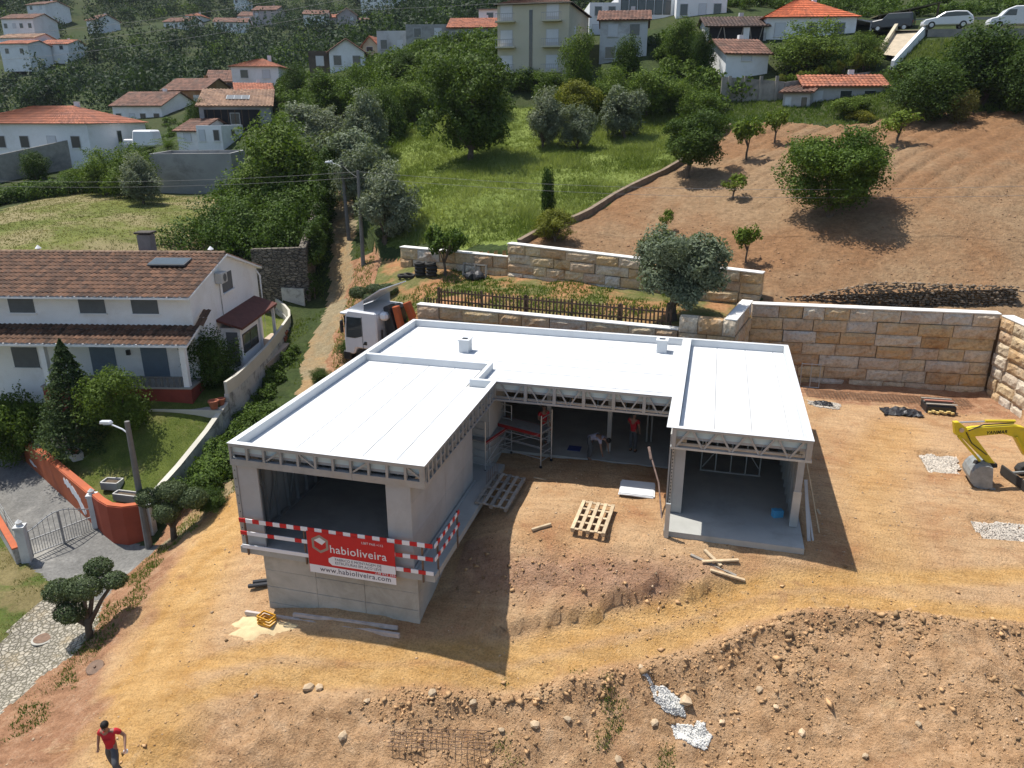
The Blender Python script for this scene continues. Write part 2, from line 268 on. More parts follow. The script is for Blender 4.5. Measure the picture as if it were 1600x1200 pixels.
_,fside=pdist(fx,fy,LANE); lowsite=(~inU)&(~inT)&(~inG)&(((fy<24)&(jfx>-20.9))|((fy>=24)&(fside<0)&(fy<46.5)&(jfx>-24)))&(fx<40)&(fy<47)
zone[lowsite]=1
zone[A(VERGE)&~inG]=9
zone[(~inU)&(~inT)&(~inG)&(fl<.75)&(fy>22)]=2
zone[A(COBBLE)]=3; zone[A(DRIVE,False)&~inG]=4; zone[inG]=5; zone[A(MOWN)]=6; zone[A(MEADOW)&inU]=7; zone[A(TILLED)&inU]=8; zone[inT]=10
def earth_mat():
    m=bpy.data.materials.new('site_earth'); t,b=nodes(m); p=geo(t)
    at=lambda n:N(t,'ShaderNodeAttribute',attribute_name=n).outputs['Fac']
    big=noise(t,p,.35,6,.62,.3); mid=noise(t,p,2.2,6,.7); fine=noise(t,p,16,5,.7)
    c=ramp(t,big,[(.28,(0.370,0.179,0.074)),(.42,(0.450,0.275,0.119)),(.56,(0.520,0.352,0.168)),(.66,(0.470,0.289,0.127)),(.76,(0.390,0.188,0.082))])
    c=mixc(t,ramp(t,at('rough'),[(.1,(0,0,0)),(.8,(0.850,0.850,0.850))]),c,ramp(t,mid,[(.28,(0.280,0.159,0.070)),(.44,(0.410,0.256,0.115)),(.58,(0.490,0.323,0.156)),(.74,(0.560,0.405,0.217))]))
    c=mixc(t,ramp(t,at('bank'),[(.1,(0,0,0)),(.8,(0.800,0.800,0.800))]),c,ramp(t,mid,[(.35,(0.300,0.169,0.090)),(.65,(0.420,0.265,0.152))]))
    c=mixc(t,ramp(t,at('track'),[(.25,(0,0,0)),(.85,(0.900,0.900,0.900))]),c,ramp(t,noise(t,p,1.3,5,.65),[(.35,(0.470,0.270,0.074)),(.65,(0.580,0.372,0.131))]))
    c=mixc(t,ramp(t,at('redsoil'),[(.15,(0,0,0)),(.8,(.85,.85,.85))]),c,ramp(t,mid,[(.33,(.23,.115,.055)),(.5,(.33,.175,.085)),(.68,(.43,.27,.145))]))
    pale=ramp(t,noise(t,p,.9,7,.75,.6),[(.58,(0,0,0)),(.7,(0.700,0.700,0.700))]); c=mixc(t,pale,c,(0.580,0.425,0.209))
    c=mixc(t,1.0,c,ramp(t,fine,[(.28,(0.580,0.560,0.540)),(.5,(1,1,1)),(.75,(1.22,1.2,1.18))]),'MULTIPLY')
    mp=N(t,'ShaderNodeMapping'); mp.inputs['Rotation'].default_value=(0,0,R(-17)); mp.inputs['Scale'].default_value=(.5,4.2,1); t.links.new(p,mp.inputs[0])
    c=mixc(t,1.0,c,ramp(t,noise(t,mp.outputs[0],1.1,6,.7),[(.3,(0.800,0.780,0.750)),(.5,(1,1,1)),(.72,(1.16,1.16,1.15))]),'MULTIPLY')
    c=mixc(t,ramp(t,noise(t,p,.55,6,.72,.8),[(.6,(0,0,0)),(.68,(0.550,0.550,0.550))]),c,(0.300,0.159,0.070))
    spk=N(t,'ShaderNodeTexVoronoi',i_Scale=9.0); t.links.new(p,spk.inputs['Vector'])
    c=mixc(t,ramp(t,spk.outputs['Distance'],[(.05,(0.750,0.750,0.750)),(.13,(0,0,0))]),c,ramp(t,N(t,'ShaderNodeTexWhiteNoise').outputs[0],[(0,(0.200,0.125,0.066)),(1,(0.500,0.405,0.262))]))
    c=mixc(t,1.0,c,(1.03,1.0,1.16),'MULTIPLY')
    t.links.new(c,b.inputs['Base Color']); b.inputs['Roughness'].default_value=.95; b.inputs['Specular IOR Level'].default_value=.15
    s=N(t,'ShaderNodeMath',operation='ADD'); t.links.new(mid,s.inputs[0]); t.links.new(fine,s.inputs[1]); bump(t,b,s.outputs[0],1.0,.10)
    return m
def blend_mat(name,stops,scale,b_s=.5,b_sc=14,stops2=None,sc2=.3,thr=(.45,.6),bd=.05,island=False):
    m=bpy.data.materials.new(name); t,b=nodes(m); p=geo(t)
    c=ramp(t,noise(t,p,scale,7,.7),stops)
    if stops2: c=mixc(t,ramp(t,noise(t,p,sc2,6,.65,.4),[(thr[0],(0,0,0)),(thr[1],(1,1,1))]),c,ramp(t,noise(t,p,scale*1.7,6,.7),stops2))
    c=mixc(t,1.0,c,ramp(t,noise(t,p,b_sc,5,.7),[(.3,(.7,.7,.7)),(.7,(1.2,1.2,1.2))]),'MULTIPLY')
    t.links.new(c,b.inputs['Base Color']); b.inputs['Roughness'].default_value=.95; b.inputs['Specular IOR Level'].default_value=.12
    bump(t,b,noise(t,p,b_sc,5,.7),b_s,bd); return m
def cobble_mat():
    m=bpy.data.materials.new('cobbles'); t,b=nodes(m); p=geo(t)
    v=N(t,'ShaderNodeTexVoronoi',feature='DISTANCE_TO_EDGE',i_Scale=6.5); t.links.new(p,v.inputs['Vector']); v2=N(t,'ShaderNodeTexVoronoi',i_Scale=6.5); t.links.new(p,v2.inputs['Vector'])
    c=mixc(t,1.0,ramp(t,noise(t,p,3,5,.6),[(.3,(.26,.235,.19)),(.7,(.40,.365,.29))]),ramp(t,v2.outputs['Color'],[(.2,(.72,.71,.69)),(.8,(1.15,1.14,1.12))]),'MULTIPLY')
    c=mixc(t,ramp(t,v.outputs['Distance'],[(.02,(1,1,1)),(.1,(0,0,0))]),c,(.13,.115,.075)); c=mixc(t,ramp(t,noise(t,p,.8,6,.7),[(.55,(0,0,0)),(.7,(.8,.8,.8))]),c,(.30,.235,.14))
    t.links.new(c,b.inputs['Base Color']); b.inputs['Roughness'].default_value=.9; bump(t,b,ramp(t,v.outputs['Distance'],[(0,(0,0,0)),(.15,(1,1,1))]),.9,.04); return m
GM={0:blend_mat('scrub_ground',[(.3,(.020,.032,.010)),(.7,(.05,.072,.022))],1.5,.6,6,[(.3,(.035,.045,.016)),(.7,(.065,.075,.028))],.12),
 1:earth_mat(),2:blend_mat('lane_gravel',[(.3,(.17,.135,.08)),(.7,(.30,.245,.15))],3,.7,10,[(.3,(.27,.165,.085)),(.7,(.33,.24,.12))],.5),3:cobble_mat(),
 4:blend_mat('driveway_concrete',[(.3,(.12,.118,.11)),(.7,(.21,.205,.19))],.9,.25,9,[(.3,(.25,.24,.215)),(.7,(.32,.31,.28))],.35,(.52,.66),.02),
 5:blend_mat('lawn',[(.3,(.062,.085,.016)),(.7,(.125,.15,.032))],1.6,.9,22,[(.3,(.15,.145,.045)),(.7,(.19,.175,.07))],.7,(.5,.68)),
 6:blend_mat('mown_field',[(.3,(.085,.105,.022)),(.7,(.16,.17,.045))],.35,.8,7,[(.3,(.19,.165,.075)),(.7,(.25,.21,.11))],.16,(.44,.58)),
 7:blend_mat('meadow_ground',[(.3,(.11,.15,.03)),(.7,(.19,.23,.06))],.6,.8,8),
 8:blend_mat('tilled_soil',[(.3,(.19,.10,.048)),(.7,(.285,.16,.08))],.9,1.0,4,[(.3,(.225,.142,.078)),(.7,(.31,.21,.12))],.09,(.42,.58),.16),
 9:blend_mat('verge',[(.3,(.12,.10,.04)),(.7,(.22,.18,.085))],1.1,.8,11,[(.3,(.05,.075,.016)),(.7,(.10,.13,.03))],.5,(.47,.6)),
 10:blend_mat('terrace_soil',[(.3,(.27,.125,.055)),(.7,(.38,.215,.105))],1.0,.8,7,[(.3,(.07,.095,.02)),(.7,(.19,.16,.07))],.32,(.43,.55),.08)}
GN={0:'hillside',1:'ground',2:'lane',3:'cobbled_path',4:'driveway',5:'lawn',6:'mown_field',7:'meadow_ground',8:'tilled_field',9:'verge',10:'terrace_ground'}
PTS=np.stack([X,Y,Z],-1).reshape(-1,3); idx=np.arange(NX*NY).reshape(NY,NX)
Q=np.stack([idx[:-1,:-1],idx[:-1,1:],idx[1:,1:],idx[1:,:-1]],-1).reshape(-1,4); zf=zone.reshape(-1)
for k,nm in GN.items():
    q=Q[zf==k]
    if not len(q): continue
    used,inv=np.unique(q,return_inverse=True); me=bpy.data.meshes.new(nm); me.vertices.add(len(used)); me.vertices.foreach_set('co',PTS[used].astype(np.float32).ravel())
    me.loops.add(q.size); me.loops.foreach_set('vertex_index',inv.astype(np.int32).ravel()); me.polygons.add(len(q)); me.polygons.foreach_set('loop_start',np.arange(0,q.size,4,dtype=np.int32))
    me.update(calc_edges=True); me.polygons.foreach_set('use_smooth',[True]*len(q)); me.materials.append(GM[k])
    if k==1:
        red=np.maximum(np.clip((d1-1.1+fbm(X,Y,1.2,3,81)*1.2)/.9,0,1)*np.clip((-14.6-X+fbm(X,Y,1.5,3,83))/1.0,0,1),np.clip((Y-34.3+fbm(X,Y,1.0,3,85)*.8)/.5,0,1)*(X>4))*near
        for an,ar in (('track',track),('rough',rough),('bank',bank),('redsoil',red)):
            a=me.attributes.new(an,'FLOAT','POINT'); a.data.foreach_set('value',ar.reshape(-1)[used].astype(np.float32))
    o=bpy.data.objects.new(nm,me); COL.objects.link(o); o['kind']='structure'
# ---------------------------------------------------------------- the steel-framed house under construction
xA,xB,xE,xF,yA,yC,yE,yG,zr=-12.94,-6.95,-.70,3.30,17.19,24.24,21.58,31.5,3.35
M_BOARD=mat('white_board',(.60,.615,.62),.6,.03,.6,objrand=.06,stain=(.56,.57,.57),sscale=.9)
M_PARA=mat('parapet_board',(.60,.62,.63),.6,.05,1.2)
M_GALV=mat('galvanised_steel',(.37,.385,.385),.48,.14,2.5,metal=.4,stain=(.36,.35,.32),sscale=.8)
M_GALVL=mat('galvanised_light',(.47,.49,.48),.42,.12,2.5,metal=.4)
M_FIB=mat('fibre_cement',(.40,.40,.385),.8,.08,1.3,bmp=.1,bscale=14,objrand=.06,stain=(.36,.345,.32),sscale=.7)
M_INS=mat('insulation',(.50,.60,.60),.8,.08,1.5)
M_CONC=mat('concrete',(.43,.41,.355),.9,.14,1.1,bmp=.25,bscale=18,stain=(.33,.315,.265),sscale=.9)
M_SLAB=mat('concrete_slab',(.37,.37,.34),.88,.10,.9,bmp=.15,bscale=20,stain=(.31,.31,.28),sscale=.6)
M_OSB=mat('brown_board',(.20,.13,.075),.8,.2,9)
M_DARK=mat('dark_gap',(.02,.02,.022),.9,.1)
HC=(-5,24,0); H=thing('unfinished_house','U-shaped steel-frame house under construction with flat white board roof','house',HC)
def hb(mb,name,m,parent=None,**k): return mb.build(name,m,parent or H,off=HC,**k)
# floors
for lo,hi in (((xA,17.15,-.22),(-6.75,24.6,0)),((xA,25.85,-.2),(-.72,31.5,.0)),((-.72,21.28,-.2),(3.42,31.5,0)),((xA,24.6,-.22),(-7.2,25.85,-.0))):
    hb(MB().b2(lo,hi),'floor_slab',M_SLAB)
# basement, board-marked concrete lifts
for r,(z0,z1) in enumerate(((-3.2,-2.0),(-1.99,-1.42),(-1.41,-.83),(-.82,-.225))):
    for x0,x1 in ((-12.32,-10.62),(-10.612,-9.05),(-9.042,-7.35)):
        hb(MB().b2((x0,17.33+.004*((r+int(x0*3))%3),z0),(x1,17.6,z1)),'concrete_panel',M_CONC,bevel=.006)
hb(MB().b2((-12.3,17.62,-3.2),(-12.1,24,-.225)),'basement_side_wall',M_CONC); hb(MB().b2((-7.55,17.62,-3.2),(-7.36,24,-.225)),'basement_side_wall',M_CONC)
# roof decks
for lo,hi in (((xA+.06,yA+.14,2.95),(xB-.14,26.28,3.04)),((xA+.06,26.28,2.95),(xE,yG-.02,3.04)),((xB-.14,yC+.14,2.95),(xE,26.28,3.04)),((xE,yE+.14,2.95),(xF-.06,yG-.02,3.04))):
    hb(MB().b2(lo,hi),'roof_deck',M_FIB)
random.seed(4)
def boards(x0,x1,y0,y1,along,L,off):
    """one strip of roof boards between the given edges, joints staggered by off"""
    g=.011 if along=='y' else .017; a,b=(y0,y1) if along=='y' else (x0,x1); p=a; q=a+L*off if off else a+L
    while p<b-.05:
        q=min(q,b)
        if b-q<.4: q=b
        e=.003; lo,hi=((x0+g,p+e),(x1-g,q-e)) if along=='y' else ((p+e,y0+g),(q-e,y1-g))
        hb(MB().b2((*lo,3.045),(*hi,3.07+random.uniform(-.0015,.0015))),'roof_board',M_BOARD); p=q; q=p+L
le=[-12.78,-11.2,-10.13,-9.1,-8.06]
for i in range(4): boards(le[i],le[i+1],yA+.16,26.1,'y',3.0,(.55,1,.4,.8)[i])
boards(-8.06,-7.11,yA+.16,24.2,'y',3.0,.6)
ry=[24.4,25.35,26.3,27.3,28.3,29.3,30.3,31.34]
for i in range(7): boards(-7.65 if ry[i]<26.2 else -12.78,-.86,ry[i],ry[i+1],'x',2.5,(.5,.9,.3,.7,.2,.6,.4)[i])
re=[-.52,.54,1.65,2.73,3.14]
for i in range(4): boards(re[i],re[i+1],yE+.16,31.34,'y',2.6,(.9,.45,.7,.3)[i])
# parapets (each run is a part)
for lo,hi in (((xA,yA+.14,3.04),(xA+.16,yG,zr)),((xA+.16,yG-.16,3.04),(-.86,yG,zr)),((-.86,yC+.16,3.04),(-.53,yG,zr)),((-.70,yE+.14,3.04),(-.53,yC+.16,zr)),((-.53,yG-.16,3.04),(xF,yG,zr)),((xF-.16,yE+.14,3.04),(xF,yG-.16,zr)),
              ((xA+.16,26.1,3.04),(-7.8,26.28,zr)),((-7.8,24.4,3.04),(-7.65,26.3,zr)),((-7.94,24.24,3.04),(xB-.16,24.4,zr))):
    hb(MB().b2(lo,hi),'parapet',M_PARA,bevel=.008)
# white metal capping on the parapet tops
for lo,hi in (((xA-.015,yA-.015),(xA+.17,yG)),((xA+.17,yG-.17),(xF+.01,yG+.01)),((xF-.17,yE),(xF+.015,yG-.17)),((-.87,yE-.015),(xF+.015,yE)),((xA+.17,yA-.015),(xB+.015,yA+.17)),((xB-.17,yA+.17),(xB+.015,yC)),((xB-.17,yC-.015),(-.87,yC+.17)),((-.87,yE),(-.52,yG-.17)),((-.52,yE),(xF-.17,yE+.17))):
    hb(MB().b2((*lo,zr),(*hi,zr+.012)),'capping',M_BOARD)
# chimney vents
for cx,cy in ((-9.4,28.28),(-1.64,30.26)):
    v=hb(MB().b2((cx-.2,cy-.25,3.07),(cx+.2,cy+.25,3.57)),'roof_vent',M_PARA)
    mb=MB()
    for a,b in (((cx-.24,cy-.29),(cx+.24,cy-.12)),((cx-.24,cy+.12),(cx+.24,cy+.29)),((cx-.24,cy-.12),(cx-.12,cy+.12)),((cx+.12,cy-.12),(cx+.24,cy+.12))): mb.b2((*a,3.57),(*b,3.61))
    mb.build('vent_cap',M_PARA,v,off=HC); MB().b2((cx-.119,cy-.119,3.572),(cx+.119,cy+.119,3.578)).build('flue_opening',M_DARK,v,off=HC)
def frame(name,fn,m=M_GALV): mb=MB(); fn(mb); return hb(mb,name,m)
S=M_GALV
# left wing front: chord, beam, studs, diagonals, insulation behind
frame('top_chord',lambda q:q.b2((xA+.01,yA+.002,3.25),(xB-.01,yA+.1,3.335)))
for x0,x1 in ((xA+.005,-9.1),(-9.09,xB-.005)): frame('beam',lambda q:q.b2((x0,yA+.004,2.66),(x1,yA+.16,2.87)))
xs=[xA+.03+i*(xB-xA-.06)/11 for i in range(12)]
for i,x in enumerate(xs): frame('stud',lambda q:q.b2((x-.025 if 0<i<11 else x-.02 if i==0 else x-.12,yA+.006,2.872),(x+.045 if i<11 else x+.015,yA+.1,3.248)))
for i,s in ((2,1),(4,-1),(7,1),(10,-1)):
    a,b=xs[i]+.05,xs[i+1]-.03; frame('brace',lambda q:q.bar((a,yA+.05,2.89 if s>0 else 3.23),(b,yA+.05,3.23 if s>0 else 2.89),.03,.05))
frame('insulation_panel',lambda q:q.b2((xA+.02,yA+.125,3.04),(xB-.13,yA+.158,zr-.004)),M_INS); frame('joist',lambda q:q.b2((xA+.12,yA+.2,2.67),(xB-.2,yA+.26,2.76)),M_GALVL)
# left wing court side
frame('top_chord',lambda q:q.b2((xB-.1,yA+.11,3.25),(xB-.004,yC-.01,3.335))); frame('beam',lambda q:q.b2((xB-.16,yA+.165,2.66),(xB-.006,19.4,2.76))); frame('beam',lambda q:q.b2((xB-.15,19.41,2.67),(xB-.02,yC-.02,2.74)))
for i in range(21):
    y=yA+.3+i*.335; frame('stud',lambda q:q.b2((xB-.09,y-.02,2.765),(xB-.008,y+(.05 if i%3 else .1),3.248)))
    if i%3!=1: frame('noggin',lambda q:q.b2((xB-.08,y+.06,2.98),(xB-.02,y+.31,3.02)))
frame('brace',lambda q:q.bar((xB-.04,yA+.14,2.78),(xB-.04,yA+.29,3.23),.03,.04))
frame('insulation_panel',lambda q:q.b2((xB-.158,yA+.16,3.04),(xB-.125,yC+.12,zr-.004)),M_INS)
# connector front: W-truss
frame('top_chord',lambda q:q.b2((xB+.01,yC+.002,3.26),(-.72,yC+.09,3.335))); frame('bottom_chord',lambda q:q.b2((xB-.1,yC+.002,2.62),(-.72,yC+.1,2.69)))
n=6; w=(-.72-xB)/n
for i in range(n+1):
    x=xB+.03+i*w*.992
    if i: frame('post',lambda q:q.b2((x-.06,yC+.006,2.692),(x+.05,yC+.09,3.258)))
    if i<n:
        for a,b in ((x+.14,x+.46),(x+w-.16,x+.56)): frame('brace',lambda q:q.bar((a,yC+.045,3.25),(b,yC+.045,2.70),.035,.05))
frame('insulation_panel',lambda q:q.b2((xB-.12,yC+.125,3.04),(-.72,yC+.158,zr-.004)),M_INS); frame('joist',lambda q:q.b2((xB-.1,yC+.25,2.63),(-.75,yC+.3,2.72)),M_GALVL); frame('joist',lambda q:q.b2((xB+.1,yC+.3,2.9),(-.8,yC+.35,2.98)),M_GALV)
# garage front: W-truss between board posts
frame('top_chord',lambda q:q.b2((xE+.005,yE+.002,3.27),(xF-.005,yE+.09,3.335))); frame('bottom_chord',lambda q:q.b2((xE-.02,yE+.002,2.66),(xF+.02,yE+.16,2.73)),M_GALVL)
for a,b in ((xE+.006,xE+.13),(xF-.17,xF-.006)): frame('end_post',lambda q:q.b2((a,yE+.006,2.732),(b,yE+.1,3.268)))
n=4; x0=xE+.15; w=(xF-.19-x0)/4.5
for i in range(5):
    x=x0+i*w; frame('brace',lambda q:q.bar((x+.0,yE+.05,2.74),(x+w*.42,yE+.05,3.26),.04,.06))
    if i<4: frame('brace',lambda q:q.bar((x+w*.58,yE+.05,3.26),(x+w*.94,yE+.05,2.74),.04,.06))
frame('insulation_panel',lambda q:q.b2((xE+.02,yE+.125,3.04),(xF-.02,yE+.138,zr-.004)),M_INS); frame('joist',lambda q:q.b2((xE+.2,yE+.3,2.66),(xF-.2,yE+.36,2.76)),M_GALVL)
for x in (.3,1.2,2.1): frame('joist',lambda q:q.b2((x,yE+.5,2.7),(x+.05,31.2,2.94)))
for y in (19,20.5,22): frame('joist',lambda q:q.b2((xA+.3,y,2.7),(-7.6,y+.05,2.94)))
# side fascia boards and outer cladding
frame('fascia',lambda q:q.b2((xA+.002,yA+.17,2.66),(xA+.05,yG-.02,3.335))); frame('fascia',lambda q:q.b2((xF-.05,yE+.1,2.66),(xF-.002,yG-.02,3.335)),M_FIB); frame('fascia',lambda q:q.b2((xE+.002,yE+.1,2.62),(xE+.05,yC-.01,3.335)),M_FIB); frame('fascia',lambda q:q.b2((xA+.06,yG-.06,2.66),(xF-.06,yG-.003,3.04)),M_FIB)
def boards_v(name,p0,p1,z0,z1,th,m=M_FIB,n=3):
    for i in range(n):
        a=[p0[k]+(p1[k]-p0[k])*i/n for k in (0,1)];b=[p0[k]+(p1[k]-p0[k])*(i+1)/n for k in (0,1)]; d=Vector((p1[0]-p0[0],p1[1]-p0[1])).normalized()*.004; nn=(-d.y/.004*th,d.x/.004*th)
        hb(MB().b2((a[0]+d.x,a[1]+d.y,z0),(b[0]-d.x+nn[0],b[1]-d.y+nn[1],z1)),name,m)
boards_v('wall_board',(-12.86,17.4),(-12.86,31.4),.0,2.66,.05,n=5)
# returns either side of the big opening
frame('corner_post',lambda q:q.b2((-12.93,17.25,.002),(-12.80,17.42,2.66)))
for z in [.3+i*.27 for i in range(9)]: hb(MB().b2((-12.87,17.244,z),(-12.845,17.25,z+.035)),'slot',M_DARK)
for x0,x1 in ((-12.798,-12.14),(-8.15,-7.42)):
    hb(MB().b2((x0,17.28,.002),(x1,17.34,2.66)),'wall_board',M_FIB)
hb(MB().b2((-8.15,17.341,.002),(-8.1,17.7,2.66)),'wall_board',M_FIB)
for z0,z1,n,x in ((.002,.95,2,-7.47),(.956,2.0,2,-7.47),(2.006,2.66,2,-7.47)): boards_v('wall_board',(x,17.36),(x,23.0),z0,z1,.05,n=n)
frame('base_profile',lambda q:q.b2((-7.418,17.3,.002),(-7.36,23.0,.05)),M_GALVL)
# studs inside
for i in range(9):
    y=17.8+i*.6; frame('stud',lambda q:q.b2((-12.79,y,.002),(-12.68,y+.05,2.66)))
    if i in (0,1,3,5): frame('brace',lambda q:q.bar((-12.73,y+.05,.1 if i%2 else 2.5),(-12.73,y+.6,1.3),.05,.08))
frame('base_rail',lambda q:q.b2((-12.79,17.45,.002),(-12.66,22.6,.06)))
for i in range(9):
    x=-12.5+i*.58; frame('stud',lambda q:q.b2((x,22.6,.06),(x+.05,22.7,2.66)))
frame('base_rail',lambda q:q.b2((-12.6,22.6,.002),(-7.5,22.72,.06)))
for x in (-11.5,-9.0): frame('brace',lambda q:q.bar((x,22.65,.1),(x+.8,22.65,2.5),.05,.06))
hb(MB().b2((-11.4,22.72,.6),(-10.2,22.74,2.4)),'wall_board',M_OSB)
hb(MB().b2((-12.6,24.3,.0),(-7.3,24.36,2.66)),'wall_board',M_FIB)
# connector columns and rear studs
for x,y in ((-5.61,27.05),(-3.2,26.8)):
    c=frame('column',lambda q:q.b2((x-.08,y-.08,.002),(x+.08,y+.08,2.62)),M_FIB); MB().b2((x-.09,y-.09,1.25),(x+.09,y+.09,1.28)).build('band',M_GALV,c,off=HC)
for dx in (0,.17): frame('stud',lambda q:q.b2((-1.9+dx,28.0,.002),(-1.84+dx,28.1,2.62)))
for i in range(19):
    x=-12.4+i*.62; frame('stud',lambda q:q.b2((x,31.35,.002),(x+.05,31.44,2.66)))
boards_v('wall_board',(-12.5,31.46),(-.8,31.46),.002,2.66,.03,M_OSB,5)
frame('partition',lambda q:q.b2((-7.3,24.4,.0),(-7.24,26.5,2.62)),M_FIB)
# garage
c=frame('column',lambda q:q.b2((-.6,22.5,.03),(-.26,22.66,2.66)),M_FIB); c2=frame('column',lambda q:q.b2((3.08,22.5,.03),(3.28,22.66,2.66)),M_FIB); frame('column_splice',lambda q:q.b2((3.06,22.485,.03),(3.30,22.5,1.25)),M_GALVL)
frame('slotted_profile',lambda q:q.b2((-.68,22.44,.0),(-.602,22.6,2.66)))
for i in range(20): hb(MB().b2((-.662,22.434,.25+i*.118),(-.628,22.44,.29+i*.118)),'slot',M_DARK)
frame('steel_post',lambda q:q.b2((-.70,21.2,-.25),(-.56,21.28,.98)),M_GALVL)
boards_v('wall_board',(3.22,22.7),(3.22,31.4),.0,2.66,.05,n=4); boards_v('wall_board',(-.72,22.62),(-.72,31.4),.0,2.70,.05,n=4)
for i in range(14):
    y=22.9+i*.6; frame('stud',lambda q:q.b2((3.08,y,.002),(3.17,y+.05,2.66)))
for i in range(7):
    x=-.5+i*.6; frame('stud',lambda q:q.b2((x,31.3,.002),(x+.05,31.4,2.66)))
boards_v('wall_board',(-.6,31.42),(3.2,31.42),.002,2.66,.03,M_OSB,2)
# low stud panel standing in the garage
sp=thing('stud_frame_panel','low galvanised stud panel with diagonal braces standing in the garage','frame',(1.3,25.95,0)); m=M_GALVL
for x in (-1.03,-.52,0,.52,1.0): MB().b2((x-.02,-.04,.0),(x+.02,.04,1.3)).build('stud',m,sp)
for z in (0,1.3): MB().b2((-1.06,-.045,z),(1.05,.045,z+.05)).build('rail',m,sp)
MB().bar((-.98,0,.15),(-.55,0,.8),.03,.03).build('brace',m,sp); MB().bar((.56,0,.9),(.96,0,.3),.03,.03).build('brace',m,sp)
# ---------------------------------------------------------------- guard rail and banner
M_RED=mat('sign_red',(.52,.02,.022),.55,.06,2); M_WHT=mat('sign_white',(.74,.74,.74),.6,.04,2); M_NAVY=mat('sign_navy',(.09,.085,.11),.6,.04); M_RUST=mat('rusty_steel',(.16,.10,.065),.7,.3,8)
GR=thing('guard_rail','red and white striped guard rail along the concrete balcony edge','guard rail',(-9.7,17.1,0)); GO=(-9.7,17.1,0)
for x,y in ((-12.66,17.12),(-10.72,17.11),(-7.94,17.11),(-7.08,17.11),(-6.77,17.5),(-6.73,19.1)):
    MB().b2((x-.022,y-.022,-.24),(x+.022,y+.022,1.02)).build('post',M_RUST,GR,off=GO)
def stripe(p,q,h,t,seg,ph=0):
    mb=MB(); p=Vector(p);q=Vector(q);L=(q-p).length;n=int(L/seg)
    for i in range(n): mb.bar(p.lerp(q,i/n),p.lerp(q,(i+1)/n),t,h,mi=(i+ph)%2 if not (h<.125 and p.x<-12 and i<10 and i%4) else 0)
    mb.build('rail',[M_WHT,M_RED],GR,off=GO)
for z in (.98,.56,.10): stripe((-12.8,17.06,z-.02),(-6.75,17.06,z+.02),.13 if z>.9 else .12,.025,.22,1 if z>.5 else 0)
for z in (.98,.56): stripe((-6.70,17.1,z),(-6.68,19.15,z),.12,.025,.2)
BO=(-9.24,17.035,-.42); bn=thing('banner','red and white company banner with hexagon logo hung on the guard rail','banner',BO)
BW,BH=2.72,1.36
def flat(name,poly,m,y,parent=bn): return MB().prism(poly,0,.003,M=Matrix(((1,0,0),(0,0,-1),(0,1,0))),off=(0,y,0)).build(name,m,parent)
def wavy(): 
    mb=MB(); nx=28; vs=[];fs=[]
    for s in (0,1):
        for j in range(2):
            for i in range(nx+1): x=-BW/2+BW*i/nx; vs.append((x,(.006*math.sin(i*.9)+.004*math.sin(i*2.1))*0+s*.006,j*BH))
    a=nx+1
    for i in range(nx): fs+=[(i,i+1,a+i+1,a+i),(2*a+i+1,2*a+i,3*a+i,3*a+i+1)]
    fs+=[(0,a,3*a,2*a),(nx,2*a+nx,3*a+nx,a+nx),(a,a+nx,3*a+nx,3*a),(0,2*a,2*a+nx,nx)]
    return mb.add(vs,fs)
wavy().build('sheet',M_RED,bn)
flat('white_strip',[(-BW/2+.01,.0),(BW/2,.0),(BW/2,.235),(-BW/2+.01,.265)],M_WHT,-.001)
flat('white_arrow',[(-.72,.42),(-.62,.33),(BW/2,.34),(BW/2,.60),(-.58,.62),(-.72,.54)],M_WHT,-.001)
def hexa(r,c,sq=1): return [(c[0]+r*math.sin(PI/3*k),c[1]+r*math.cos(PI/3*k)*sq) for k in range(6)]
hc=(-.95,.98); ho=hexa(.30,hc); hi=hexa(.215,hc)
lg=flat('logo_ring',ho,mat('logo_grey',(.30,.25,.2),.6,.1),-.0015); flat('logo_core',hi,M_RED,-.003,bn); flat('logo_roof',[hi[5],hi[0],hi[1],(hc[0]+.06,hc[1]-.02)],M_WHT,-.0045)
def letter(txt,size,x,z,m,name='lettering',align='LEFT',sp=1,bold=0):
    me=text_mesh(txt,size,.001,align,0,sp,bold); me.materials.append(m); return inst(me,name,bn,(x,-.0062,z),(R(90),0,0))
letter('habioliveira',.36,-.66,.75,M_WHT,bold=.002,sp=1.06); letter('www.habioliveira.com',.225,-1.02,.075,M_NAVY,bold=.002,sp=1.1)
letter('FABRICO E MONTAGEM DE',.118,-.52,.50,M_NAVY); letter('ESTRUTURAS EM AÇO LEVE',.118,-.52,.385,M_NAVY); letter('238 692 265',.125,.72,.265,M_WHT); letter('LSBT PAIS +112',.10,.36,1.19,M_WHT)
